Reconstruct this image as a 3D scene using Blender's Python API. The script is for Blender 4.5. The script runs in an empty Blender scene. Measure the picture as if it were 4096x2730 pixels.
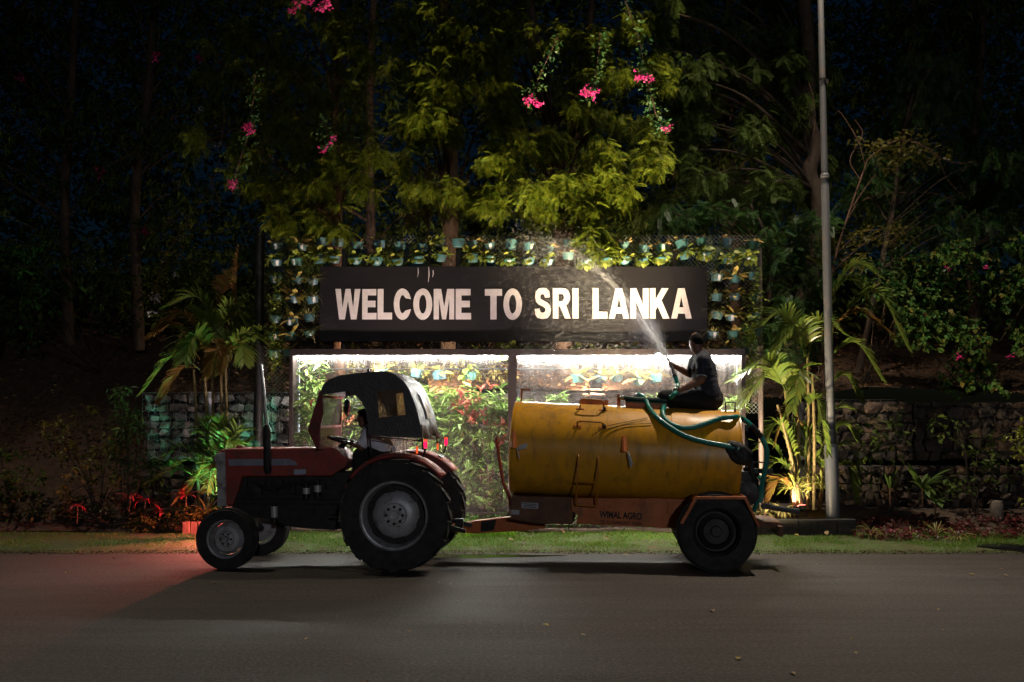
import bpy, bmesh, math, random
import numpy as np
from mathutils import Vector, Matrix, geometry, noise as mnoise

R = math.radians
rng = np.random.default_rng(11)
random.seed(5)
scene = bpy.context.scene
COL = scene.collection

# ------------------------------------------------------------------ camera
CAM_H, FPX, PITCH, SHIFT = 1.88, 3982.0, R(2.2), 142.0 / 4096.0
cam_data = bpy.data.cameras.new('camera')
cam = bpy.data.objects.new('camera', cam_data)
COL.objects.link(cam)
cam.location = (0, 0, CAM_H)
cam.rotation_euler = (R(90) + PITCH, 0, 0)
cam_data.sensor_width = 36.0
cam_data.lens = 36.0 * FPX / 4096.0
cam_data.shift_y = SHIFT
cam_data.clip_end = 2000
scene.camera = cam

# ------------------------------------------------------------------ night sky
world = bpy.data.worlds.new('World')
scene.world = world
world.use_nodes = True
wn = world.node_tree
wn.nodes.clear()
w_out = wn.nodes.new('ShaderNodeOutputWorld')
w_bg = wn.nodes.new('ShaderNodeBackground')
w_sky = wn.nodes.new('ShaderNodeTexSky')
w_sky.sky_type = 'NISHITA'
w_sky.sun_disc = False
w_sky.sun_elevation = R(4)
w_sky.sun_rotation = R(200)
w_sky.ozone_density = 4.5
w_sky.air_density = 1.0
w_bg.inputs['Strength'].default_value = 0.0042
wn.links.new(w_sky.outputs[0], w_bg.inputs[0])
wn.links.new(w_bg.outputs[0], w_out.inputs[0])

# faint moonlight
sun = bpy.data.lights.new('moon', 'SUN')
sun.energy = 0.004
sun.angle = R(0.5)
sun.color = (0.75, 0.85, 1.0)
sun_o = bpy.data.objects.new('moon', sun)
COL.objects.link(sun_o)
sun_o.rotation_euler = (R(50), 0, R(160))

# ------------------------------------------------------------------ exposure
vs = scene.view_settings
vs.view_transform = 'Standard'
vs.look = 'None'
vs.gamma = 1.0
vs.exposure = 0.0
vs.use_curve_mapping = False
scene.cycles.use_denoising = True
try:
    scene.cycles.denoiser = 'OPENIMAGEDENOISE'
    scene.cycles.denoising_input_passes = 'RGB_ALBEDO_NORMAL'
except Exception:
    pass
scene.cycles.use_adaptive_sampling = True
scene.cycles.adaptive_threshold = 0.022
scene.cycles.light_sampling_threshold = 0.01
scene.cycles.max_bounces = 3
scene.cycles.diffuse_bounces = 1
scene.cycles.glossy_bounces = 1
scene.cycles.transmission_bounces = 2
scene.cycles.transparent_max_bounces = 24
scene.cycles.sample_clamp_indirect = 3.0
scene.cycles.caustics_reflective = False
scene.cycles.caustics_refractive = False

# ------------------------------------------------------------------ where a line of sight meets a plane of the place
SP, CP = math.sin(PITCH), math.cos(PITCH)
EYE = Vector((0, 0, CAM_H))
def ray(px, py):
    x = (px - 2048.0) / FPX
    y = (1365.0 - py) / FPX + SHIFT * 4096.0 / FPX
    return Vector((x, CP - y * SP, y * CP + SP))
def PW(px, py, Y):
    d = ray(px, py)
    return EYE + d * (Y / d.y)
def PL(M, px, py, yl):
    Mi = M.inverted()
    o = Mi @ EYE
    d = Mi.to_3x3() @ ray(px, py)
    return o + d * ((yl - o.y) / d.y)

# ------------------------------------------------------------------ objects
def link(o):
    COL.objects.link(o)
    return o
def tag(o, label=None, cat=None, group=None, kind=None):
    if label: o['label'] = label
    if cat: o['category'] = cat
    if group: o['group'] = group
    if kind: o['kind'] = kind
    return o
def thing(name, label, cat, loc=(0, 0, 0), rot=(0, 0, 0), group=None):
    o = bpy.data.objects.new(name, None)
    o.empty_display_size = 0.1
    o.location = loc
    o.rotation_euler = rot
    link(o)
    return tag(o, label, cat, group)
def fast_mesh(name, V, F, smooth=False):
    """V (n,3) array, F (m,k) array of equal-sided faces"""
    me = bpy.data.meshes.new(name)
    V = np.asarray(V, dtype=np.float32).reshape(-1, 3)
    F = np.asarray(F, dtype=np.int32)
    m, k = F.shape
    me.vertices.add(len(V)); me.vertices.foreach_set('co', V.ravel())
    me.loops.add(m * k); me.loops.foreach_set('vertex_index', F.ravel())
    me.polygons.add(m)
    me.polygons.foreach_set('loop_start', np.arange(0, m * k, k, dtype=np.int32))
    me.polygons.foreach_set('loop_total', np.full(m, k, dtype=np.int32))
    if smooth:
        me.polygons.foreach_set('use_smooth', np.ones(m, dtype=bool))
    me.update(calc_edges=True)
    return me
def mesh_obj(name, me, mat, parent=None, rel=None):
    if rel is not None:
        me.transform(Matrix.Translation(-Vector(rel)))
    if mat and not me.materials: me.materials.append(mat)
    o = bpy.data.objects.new(name, me)
    link(o)
    if parent: o.parent = parent
    elif rel is not None: o.location = rel
    return o

class MB:
    def __init__(self):
        self.v, self.f = [], []
    def add(self, vs_, fs_):
        o = len(self.v)
        self.v.extend([tuple(p) for p in vs_])
        self.f.extend([[i + o for i in q] for q in fs_])
        return self
    def box(self, c, s, rot=None):
        c = Vector(c); h = Vector(s) / 2
        P = []
        for x in (-1, 1):
            for y in (-1, 1):
                for z in (-1, 1):
                    p = Vector((x * h.x, y * h.y, z * h.z))
                    if rot is not None: p = rot @ p
                    P.append(c + p)
        return self.add(P, [(0, 1, 3, 2), (4, 6, 7, 5), (0, 4, 5, 1), (2, 3, 7, 6), (0, 2, 6, 4), (1, 5, 7, 3)])
    def bar(self, p0, p1, w, h, up=(0, 0, 1)):
        p0, p1 = Vector(p0), Vector(p1)
        d = (p1 - p0).normalized(); u = Vector(up)
        s = d.cross(u)
        if s.length < 1e-4: s = d.cross(Vector((0, 1, 0)))
        s.normalize(); u = s.cross(d).normalized()
        P = []
        for p in (p0, p1):
            for a, b in ((-1, -1), (1, -1), (1, 1), (-1, 1)):
                P.append(p + s * (a * w / 2) + u * (b * h / 2))
        return self.add(P, [(0, 3, 2, 1), (4, 5, 6, 7), (0, 1, 5, 4), (1, 2, 6, 5), (2, 3, 7, 6), (3, 0, 4, 7)])
    def tube(self, path, r, n=8, cap=True):
        path = [Vector(p) for p in path]
        m = len(path)
        rs = r if isinstance(r, (list, tuple)) else [r] * m
        d0 = (path[1] - path[0]).normalized()
        u = d0.orthogonal().normalized()
        P, F = [], []
        for i, p in enumerate(path):
            d = (path[min(i + 1, m - 1)] - path[max(i - 1, 0)]).normalized()
            u = (u - d * u.dot(d))
            u = u.normalized() if u.length > 1e-6 else d.orthogonal().normalized()
            w = d.cross(u)
            for k in range(n):
                a = 2 * math.pi * k / n
                P.append(p + (u * math.cos(a) + w * math.sin(a)) * rs[i])
        for i in range(m - 1):
            for k in range(n):
                a, b = i * n + k, i * n + (k + 1) % n
                F.append((a, b, b + n, a + n))
        if cap:
            F.append(tuple(range(n - 1, -1, -1)))
            F.append(tuple((m - 1) * n + k for k in range(n)))
        return self.add(P, F)
    def lathe(self, prof, mapf, n=32, close=False):
        """prof: (radius, height); mapf(x, y, h) -> point"""
        P, F = [], []
        m = len(prof)
        for (r_, h) in prof:
            for k in range(n):
                a = 2 * math.pi * k / n
                P.append(mapf(r_ * math.cos(a), r_ * math.sin(a), h))
        for i in range(m if close else m - 1):
            j = (i + 1) % m
            for k in range(n):
                k2 = (k + 1) % n
                F.append((i * n + k, i * n + k2, j * n + k2, j * n + k))
        if not close:
            F.append(tuple(range(n - 1, -1, -1)))
            F.append(tuple((m - 1) * n + k for k in range(n)))
        return self.add(P, F)
    def plate(self, outer, holes, mapf, t):
        """flat outline with holes, thickness t; mapf(u, v, w) -> point"""
        loops = [outer] + list(holes)
        tris = geometry.tessellate_polygon([[Vector((a, b, 0)) for a, b in L] for L in loops])
        flat = [q for L in loops for q in L]
        n = len(flat)
        P = [mapf(a, b, 0) for a, b in flat] + [mapf(a, b, t) for a, b in flat]
        F = [tuple(q) for q in tris] + [tuple(i + n for i in reversed(q)) for q in tris]
        o = 0
        for L in loops:
            k = len(L)
            for i in range(k):
                a, b = o + i, o + (i + 1) % k
                F.append((a, b, b + n, a + n))
            o += k
        return self.add(P, F)
    def ellipsoid(self, c, r, nu=14, nv=9, rot=None):
        c = Vector(c)
        P = []
        for j in range(nv + 1):
            th = math.pi * j / nv
            for i in range(nu):
                ph = 2 * math.pi * i / nu
                p = Vector((r[0] * math.sin(th) * math.cos(ph), r[1] * math.sin(th) * math.sin(ph), r[2] * math.cos(th)))
                if rot is not None: p = rot @ p
                P.append(c + p)
        F = []
        for j in range(nv):
            for i in range(nu):
                a, b = j * nu + i, j * nu + (i + 1) % nu
                F.append((a, a + nu, b + nu, b))
        return self.add(P, F)
    def mesh(self, name, smooth=False, fix=True):
        me = bpy.data.meshes.new(name)
        me.from_pydata(self.v, [], self.f)
        if fix:
            bm = bmesh.new(); bm.from_mesh(me)
            bmesh.ops.remove_doubles(bm, verts=bm.verts, dist=1e-5)
            bmesh.ops.recalc_face_normals(bm, faces=bm.faces)
            bm.to_mesh(me); bm.free()
        if smooth:
            me.polygons.foreach_set('use_smooth', [True] * len(me.polygons))
            me.set_sharp_from_angle(angle=R(38))
        me.update()
        return me
    def build(self, name, mat, parent=None, smooth=False, rel=None, fix=True):
        return mesh_obj(name, self.mesh(name, smooth, fix), mat, parent, rel)

def bevel_mod(o, w=0.01, seg=2):
    b = o.modifiers.new('edge', 'BEVEL')
    b.width = w; b.segments = seg; b.limit_method = 'ANGLE'; b.angle_limit = R(40)
    return o

def spline(pts, n=8):
    """Catmull-Rom through points"""
    P = [Vector(p) for p in pts]
    P = [P[0] * 2 - P[1]] + P + [P[-1] * 2 - P[-2]]
    out = []
    for i in range(1, len(P) - 2):
        for k in range(n):
            t = k / n
            a, b, c, d = P[i - 1], P[i], P[i + 1], P[i + 2]
            out.append(0.5 * ((2 * b) + (c - a) * t + (2 * a - 5 * b + 4 * c - d) * t * t + (3 * b - a - 3 * c + d) * t ** 3))
    out.append(P[-2])
    return out

# ------------------------------------------------------------------ materials
MATS = {}
def _nt(name):
    m = bpy.data.materials.new(name)
    m.use_nodes = True
    nt = m.node_tree
    nt.nodes.clear()
    out = nt.nodes.new('ShaderNodeOutputMaterial')
    return m, nt, out
def N(nt, kind, **kw):
    n = nt.nodes.new(kind)
    for k, v in kw.items():
        if k in n.inputs: n.inputs[k].default_value = v
        else: setattr(n, k, v)
    return n
def ramp(nt, src, stops):
    r_ = nt.nodes.new('ShaderNodeValToRGB')
    el = r_.color_ramp.elements
    while len(el) < len(stops): el.new(0.5)
    for e, (p, c) in zip(el, stops):
        e.position = p
        e.color = (*c, 1) if len(c) == 3 else c
    nt.links.new(src, r_.inputs[0])
    return r_
def pmat(name, col, rough=0.6, metal=0.0, col2=None, scale=6.0, detail=5.0, bump=0.0, bscale=None, spec=0.5, coat=0.0, dirt=None, dscale=3.0, damt=0.5, stretch=None, drip=None):
    if name in MATS: return MATS[name]
    m, nt, out = _nt(name)
    L = nt.links
    b = N(nt, 'ShaderNodeBsdfPrincipled')
    b.inputs['Metallic'].default_value = metal
    b.inputs['Specular IOR Level'].default_value = spec
    b.inputs['Coat Weight'].default_value = coat
    tc = N(nt, 'ShaderNodeTexCoord')
    vec = tc.outputs['Object']
    if stretch:
        mp = N(nt, 'ShaderNodeMapping'); mp.inputs['Scale'].default_value = stretch
        L.new(vec, mp.inputs[0]); vec = mp.outputs[0]
    nz = N(nt, 'ShaderNodeTexNoise'); nz.inputs['Scale'].default_value = scale; nz.inputs['Detail'].default_value = detail
    nz.inputs['Roughness'].default_value = 0.65
    L.new(vec, nz.inputs['Vector'])
    c2 = col2 if col2 else tuple(x * 0.62 for x in col)
    cr = ramp(nt, nz.outputs['Fac'], [(0.32, c2), (0.68, col)])
    csrc = cr.outputs[0]
    if dirt:
        n2 = N(nt, 'ShaderNodeTexNoise'); n2.inputs['Scale'].default_value = dscale; n2.inputs['Detail'].default_value = 8.0
        n2.inputs['Roughness'].default_value = 0.75
        L.new(vec, n2.inputs['Vector'])
        fr = ramp(nt, n2.outputs['Fac'], [(1 - damt - 0.08, (0, 0, 0)), (1 - damt + 0.12, (1, 1, 1))])
        mx = N(nt, 'ShaderNodeMix', data_type='RGBA')
        L.new(fr.outputs[0], mx.inputs[0]); L.new(csrc, mx.inputs[6]); mx.inputs[7].default_value = (*dirt, 1)
        csrc = mx.outputs[2]
    if drip:
        # thin runs of grime down the sides
        m3 = N(nt, 'ShaderNodeMapping'); m3.inputs['Scale'].default_value = (9, 9, 0.55)
        L.new(tc.outputs['Object'], m3.inputs[0])
        n3 = N(nt, 'ShaderNodeTexNoise'); n3.inputs['Scale'].default_value = 1.3; n3.inputs['Detail'].default_value = 7; n3.inputs['Roughness'].default_value = 0.7
        L.new(m3.outputs[0], n3.inputs['Vector'])
        f3 = ramp(nt, n3.outputs['Fac'], [(0.54, (0, 0, 0)), (0.74, (0.75, 0.75, 0.75))])
        mx3 = N(nt, 'ShaderNodeMix', data_type='RGBA')
        L.new(f3.outputs[0], mx3.inputs[0]); L.new(csrc, mx3.inputs[6]); mx3.inputs[7].default_value = (*drip, 1)
        csrc = mx3.outputs[2]
    L.new(csrc, b.inputs['Base Color'])
    rr = ramp(nt, nz.outputs['Fac'], [(0.3, (min(1, rough + 0.14),) * 3), (0.7, (max(0.03, rough - 0.1),) * 3)])
    L.new(rr.outputs[0], b.inputs['Roughness'])
    if bump:
        bz = N(nt, 'ShaderNodeTexNoise'); bz.inputs['Scale'].default_value = bscale or scale * 4; bz.inputs['Detail'].default_value = 6
        L.new(vec, bz.inputs['Vector'])
        bp = N(nt, 'ShaderNodeBump'); bp.inputs['Strength'].default_value = bump; bp.inputs['Distance'].default_value = 0.02
        L.new(bz.outputs['Fac'], bp.inputs['Height']); L.new(bp.outputs[0], b.inputs['Normal'])
    L.new(b.outputs[0], out.inputs[0])
    MATS[name] = m
    return m
def leafmat(name, cols, transl=0.35, rough=0.45, spec=0.35):
    """leaves whose colour differs from leaf to leaf"""
    if name in MATS: return MATS[name]
    m, nt, out = _nt(name)
    L = nt.links
    g = N(nt, 'ShaderNodeNewGeometry')
    k = len(cols)
    cr = ramp(nt, g.outputs['Random Per Island'], [(i / max(1, k - 1), c) for i, c in enumerate(cols)])
    b = N(nt, 'ShaderNodeBsdfPrincipled')
    b.inputs['Roughness'].default_value = rough
    b.inputs['Specular IOR Level'].default_value = spec
    t = N(nt, 'ShaderNodeBsdfTranslucent')
    L.new(cr.outputs[0], b.inputs['Base Color']); L.new(cr.outputs[0], t.inputs['Color'])
    mx = N(nt, 'ShaderNodeMixShader'); mx.inputs[0].default_value = transl
    L.new(b.outputs[0], mx.inputs[1]); L.new(t.outputs[0], mx.inputs[2])
    L.new(mx.outputs[0], out.inputs[0])
    MATS[name] = m
    return m
def emat(name, col, strength):
    if name in MATS: return MATS[name]
    m, nt, out = _nt(name)
    e = N(nt, 'ShaderNodeEmission')
    e.inputs[0].default_value = (*col, 1); e.inputs[1].default_value = strength
    nt.links.new(e.outputs[0], out.inputs[0])
    MATS[name] = m
    return m
def glassmat(name, tint=(1, 1, 1), refl=0.06, dirt=0.0, dcol=(0.6, 0.6, 0.58), rough=0.03, streak=(9, 1, 0.6)):
    """thin pane: clear with a faint reflection and a film of dirt and dried drips"""
    if name in MATS: return MATS[name]
    m, nt, out = _nt(name)
    L = nt.links
    tr = N(nt, 'ShaderNodeBsdfTransparent'); tr.inputs[0].default_value = (*tint, 1)
    gl = N(nt, 'ShaderNodeBsdfGlossy'); gl.inputs['Roughness'].default_value = rough
    fr = N(nt, 'ShaderNodeLayerWeight'); fr.inputs[0].default_value = 0.25
    mp = N(nt, 'ShaderNodeMath', operation='MULTIPLY_ADD'); mp.inputs[1].default_value = 0.5; mp.inputs[2].default_value = refl
    L.new(fr.outputs['Fresnel'], mp.inputs[0])
    mx = N(nt, 'ShaderNodeMixShader')
    L.new(mp.outputs[0], mx.inputs[0]); L.new(tr.outputs[0], mx.inputs[1]); L.new(gl.outputs[0], mx.inputs[2])
    res = mx.outputs[0]
    if dirt > 0:
        tc = N(nt, 'ShaderNodeTexCoord')
        mpp = N(nt, 'ShaderNodeMapping'); mpp.inputs['Scale'].default_value = streak
        L.new(tc.outputs['Object'], mpp.inputs[0])
        nz = N(nt, 'ShaderNodeTexNoise'); nz.inputs['Scale'].default_value = 2.2; nz.inputs['Detail'].default_value = 7; nz.inputs['Roughness'].default_value = 0.7
        L.new(mpp.outputs[0], nz.inputs['Vector'])
        fac = ramp(nt, nz.outputs['Fac'], [(0.42, (dirt * 0.25,) * 3), (0.72, (dirt,) * 3)])
        d = N(nt, 'ShaderNodeBsdfDiffuse'); d.inputs[0].default_value = (*dcol, 1)
        t2 = N(nt, 'ShaderNodeBsdfTranslucent'); t2.inputs[0].default_value = (*dcol, 1)
        md = N(nt, 'ShaderNodeMixShader'); md.inputs[0].default_value = 0.5
        L.new(d.outputs[0], md.inputs[1]); L.new(t2.outputs[0], md.inputs[2])
        m2 = N(nt, 'ShaderNodeMixShader')
        L.new(fac.outputs[0], m2.inputs[0]); L.new(res, m2.inputs[1]); L.new(md.outputs[0], m2.inputs[2])
        res = m2.outputs[0]
    L.new(res, out.inputs[0])
    MATS[name] = m
    return m

RED = pmat('red_paint', (0.34, 0.048, 0.032), 0.6, 0, (0.24, 0.034, 0.024), 5, dirt=(0.10, 0.055, 0.04), dscale=6, damt=0.44, bump=0.08, drip=(0.09, 0.045, 0.035))
DRED = pmat('faded_red_paint', (0.24, 0.025, 0.02), 0.5, 0, (0.13, 0.014, 0.012), 6, dirt=(0.035, 0.025, 0.02), dscale=6, damt=0.45)
BLACKM = pmat('black_metal', (0.018, 0.017, 0.016), 0.5, 0.3, (0.008, 0.008, 0.008), 8, dirt=(0.03, 0.025, 0.02), dscale=9, damt=0.42)
ENGINE = pmat('oily_iron', (0.03, 0.028, 0.027), 0.55, 0.4, (0.012, 0.012, 0.012), 12, bump=0.2)
RUBBER = pmat('tyre_rubber', (0.022, 0.021, 0.02), 0.78, 0, (0.013, 0.012, 0.012), 9, dirt=(0.045, 0.038, 0.03), dscale=6, damt=0.38, bump=0.15)
SILVER = pmat('silver_paint', (0.50, 0.50, 0.52), 0.45, 0.3, (0.32, 0.32, 0.33), 6, dirt=(0.09, 0.075, 0.06), dscale=8, damt=0.42)
STEEL = pmat('worn_steel', (0.35, 0.34, 0.33), 0.35, 0.85, (0.16, 0.15, 0.14), 12)
CANVAS = pmat('black_canvas', (0.05, 0.047, 0.05), 0.48, 0, (0.03, 0.028, 0.03), 10, bump=0.3, bscale=35, spec=0.6)
YELLOW = pmat('yellow_tank_paint', (0.80, 0.395, 0.014), 0.36, 0, (0.66, 0.30, 0.011), 1.6, detail=9, dirt=(0.42, 0.21, 0.028), dscale=1.5, damt=0.44, coat=0.2, bump=0.06, bscale=3, stretch=(2.2, 2.2, 0.6), drip=(0.20, 0.105, 0.03))
ORANGE = pmat('orange_chassis_paint', (0.52, 0.135, 0.016), 0.5, 0, (0.36, 0.085, 0.012), 5, dirt=(0.14, 0.06, 0.02), dscale=4, damt=0.42)

# ================================================================== GROUND AND ROAD
def asphalt():
    m, nt, out = _nt('asphalt')
    L = nt.links
    b = N(nt, 'ShaderNodeBsdfPrincipled')
    tc = N(nt, 'ShaderNodeTexCoord')
    big = N(nt, 'ShaderNodeTexNoise'); big.inputs['Scale'].default_value = 0.55; big.inputs['Detail'].default_value = 6; big.inputs['Roughness'].default_value = 0.6
    mp = N(nt, 'ShaderNodeMapping'); mp.inputs['Scale'].default_value = (0.5, 1.6, 1)
    L.new(tc.outputs['Object'], mp.inputs[0]); L.new(mp.outputs[0], big.inputs['Vector'])
    fine = N(nt, 'ShaderNodeTexNoise'); fine.inputs['Scale'].default_value = 30; fine.inputs['Detail'].default_value = 3; fine.inputs['Roughness'].default_value = 0.8
    L.new(tc.outputs['Object'], fine.inputs['Vector'])
    vor = N(nt, 'ShaderNodeTexVoronoi'); vor.inputs['Scale'].default_value = 110
    L.new(tc.outputs['Object'], vor.inputs['Vector'])
    c1 = ramp(nt, big.outputs['Fac'], [(0.3, (0.026, 0.0212, 0.0182)), (0.55, (0.037, 0.0302, 0.026)), (0.75, (0.050, 0.0405, 0.034))])
    c2 = ramp(nt, fine.outputs['Fac'], [(0.33, (0.12, 0.12, 0.12)), (0.5, (0.85, 0.85, 0.85)), (0.66, (2.6, 2.5, 2.35))])
    mx = N(nt, 'ShaderNodeMix', data_type='RGBA', blend_type='MULTIPLY'); mx.inputs[0].default_value = 0.9
    L.new(c1.outputs[0], mx.inputs[6]); L.new(c2.outputs[0], mx.inputs[7])
    # worn wheel tracks and old patches, drawn out along the road
    mp2 = N(nt, 'ShaderNodeMapping'); mp2.inputs['Scale'].default_value = (0.16, 1.9, 1)
    L.new(tc.outputs['Object'], mp2.inputs[0])
    trk = N(nt, 'ShaderNodeTexNoise'); trk.inputs['Scale'].default_value = 2.0; trk.inputs['Detail'].default_value = 9; trk.inputs['Roughness'].default_value = 0.72
    L.new(mp2.outputs[0], trk.inputs['Vector'])
    c3_ = ramp(nt, trk.outputs['Fac'], [(0.36, (0.62, 0.62, 0.63)), (0.5, (1, 1, 1)), (0.66, (1.35, 1.32, 1.28))])
    mx2 = N(nt, 'ShaderNodeMix', data_type='RGBA', blend_type='MULTIPLY'); mx2.inputs[0].default_value = 0.9
    L.new(mx.outputs[2], mx2.inputs[6]); L.new(c3_.outputs[0], mx2.inputs[7])
    # pale chips in the surface
    v2 = N(nt, 'ShaderNodeTexVoronoi'); v2.inputs['Scale'].default_value = 26
    L.new(tc.outputs['Object'], v2.inputs['Vector'])
    chip = ramp(nt, v2.outputs['Distance'], [(0.05, (1, 1, 1)), (0.12, (0, 0, 0))])
    sel = N(nt, 'ShaderNodeMath', operation='GREATER_THAN'); sel.inputs[1].default_value = 0.62
    sepc = N(nt, 'ShaderNodeSeparateColor'); L.new(v2.outputs['Color'], sepc.inputs[0]); L.new(sepc.outputs[0], sel.inputs[0])
    cm = N(nt, 'ShaderNodeMath', operation='MULTIPLY'); L.new(chip.outputs[0], cm.inputs[0]); L.new(sel.outputs[0], cm.inputs[1])
    mx3 = N(nt, 'ShaderNodeMix', data_type='RGBA'); L.new(cm.outputs[0], mx3.inputs[0]); L.new(mx2.outputs[2], mx3.inputs[6]); mx3.inputs[7].default_value = (0.16, 0.145, 0.13, 1)
    L.new(mx3.outputs[2], b.inputs['Base Color'])
    rr = ramp(nt, big.outputs['Fac'], [(0.35, (0.62,) * 3), (0.7, (0.82,) * 3)])
    L.new(rr.outputs[0], b.inputs['Roughness'])
    bp = N(nt, 'ShaderNodeBump'); bp.inputs['Strength'].default_value = 0.55; bp.inputs['Distance'].default_value = 0.012
    ad = N(nt, 'ShaderNodeMath', operation='ADD')
    L.new(fine.outputs['Fac'], ad.inputs[0]); L.new(vor.outputs['Distance'], ad.inputs[1])
    L.new(ad.outputs[0], bp.inputs['Height']); L.new(bp.outputs[0], b.inputs['Normal'])
    L.new(b.outputs[0], out.inputs[0])
    return m
SOIL = pmat('dark_soil', (0.075, 0.045, 0.028), 0.9, 0, (0.03, 0.02, 0.014), 5, detail=8, bump=0.8, bscale=22)
TURF = pmat('turf_soil', (0.06, 0.11, 0.02), 0.95, 0, (0.05, 0.05, 0.018), 2.6, detail=8, bump=0.8, bscale=40, dirt=(0.09, 0.055, 0.03), dscale=3.5, damt=0.42)
LITTER = pmat('leaf_litter_soil', (0.10, 0.052, 0.027), 0.9, 0, (0.035, 0.02, 0.012), 9, detail=9, bump=1.0, bscale=30)

def grid_mesh(name, x0, x1, y0, y1, nx, ny, zf, edge=None):
    xs = np.linspace(x0, x1, nx + 1)
    V = np.zeros(((ny + 1), (nx + 1), 3))
    for j in range(ny + 1):
        for i, x in enumerate(xs):
            t = j / ny
            ya = y0 + (edge(x) if edge else 0)
            y = ya + (y1 - ya) * t
            V[j, i] = (x, y, zf(x, y, t))
    idx = np.arange((nx + 1) * (ny + 1)).reshape(ny + 1, nx + 1)
    F = np.stack([idx[:-1, :-1], idx[:-1, 1:], idx[1:, 1:], idx[1:, :-1]], -1).reshape(-1, 4)
    return fast_mesh(name, V, F, True)
nz3 = lambda x, y, s=1.0, o=0.0: mnoise.noise(Vector((x * s + o, y * s - o, o * 1.7)))

tag(mesh_obj('ground', grid_mesh('ground', -300, 300, -60, 400, 12, 12, lambda x, y, t: -0.03), SOIL), kind='structure')
tag(mesh_obj('road', grid_mesh('road', -80, 80, -25, 13.72, 8, 8, lambda x, y, t: 0.0), asphalt()), kind='structure')
def lawn_edge(x):
    return 0.05 * nz3(x, 0, 1.3) + 0.035 * nz3(x, 3, 5.0)
def lawn_z(x, y, t):
    return 0.004 + 0.045 * min(1, t * 7) + 0.02 * nz3(x, y, 1.1) * min(1, t * 4) + (0.05 * max(0, t - 0.6))
tag(mesh_obj('lawn', grid_mesh('lawn', -14, 14, 13.62, 15.5, 160, 16, lawn_z, lawn_edge), TURF), kind='structure')
def bed_z(x, y, t):
    return 0.07 + 0.20 * min(1, t * 3) + 0.05 * nz3(x, y, 0.9, 4) + (0.1 * t)
tag(mesh_obj('planting_bed', grid_mesh('planting_bed', -14, 14, 15.45, 17.3, 70, 12, bed_z), SOIL), kind='structure')
def hill_z(x, y, t=0):
    base = 2.27 + 0.30 * (min(y, 30) - 17.15) if y > 17.15 else 2.27
    return base + 0.16 * nz3(x, y, 0.45, 2) + 0.05 * nz3(x, y, 1.9, 7)
tag(mesh_obj('hillside', grid_mesh('hillside', -6.15, 45, 16.95, 60, 80, 90, hill_z), LITTER), kind='structure')

def bank_z(x, y, t=0):
    if y > 21.1: return hill_z(x, y)
    k = min(1.0, max(0.0, (y - 15.9) / 5.2))
    return 0.28 + (hill_z(x, 21.1) - 0.24) * k ** 0.9 + 0.10 * nz3(x, y, 0.7, 5) + 0.03 * nz3(x, y, 3, 8)
tag(mesh_obj('bank', grid_mesh('bank', -45, -6.15, 15.9, 60, 90, 110, bank_z), LITTER), kind='structure')
# shallow puddle by the lawn edge
PUD = pmat('puddle_water', (0.012, 0.011, 0.007), 0.06, 0, (0.02, 0.018, 0.01), 2, spec=0.6)
pts = []
c0 = PW(1880, 2228, 13.25); c0.z = 0
pc = Vector((-0.55, 13.33, 0.0))
mb = MB()
for k in range(40):
    a = 2 * math.pi * k / 40
    rr_ = 1 + 0.16 * math.sin(3 * a + 1) + 0.1 * math.sin(7 * a)
    pts.append((pc.x + 1.05 * rr_ * math.cos(a), pc.y + 0.17 * rr_ * math.sin(a)))
mb.add([(x, y, 0.004) for x, y in pts], [list(range(40))])
tag(mb.build('puddle', PUD), kind='structure')

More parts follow.
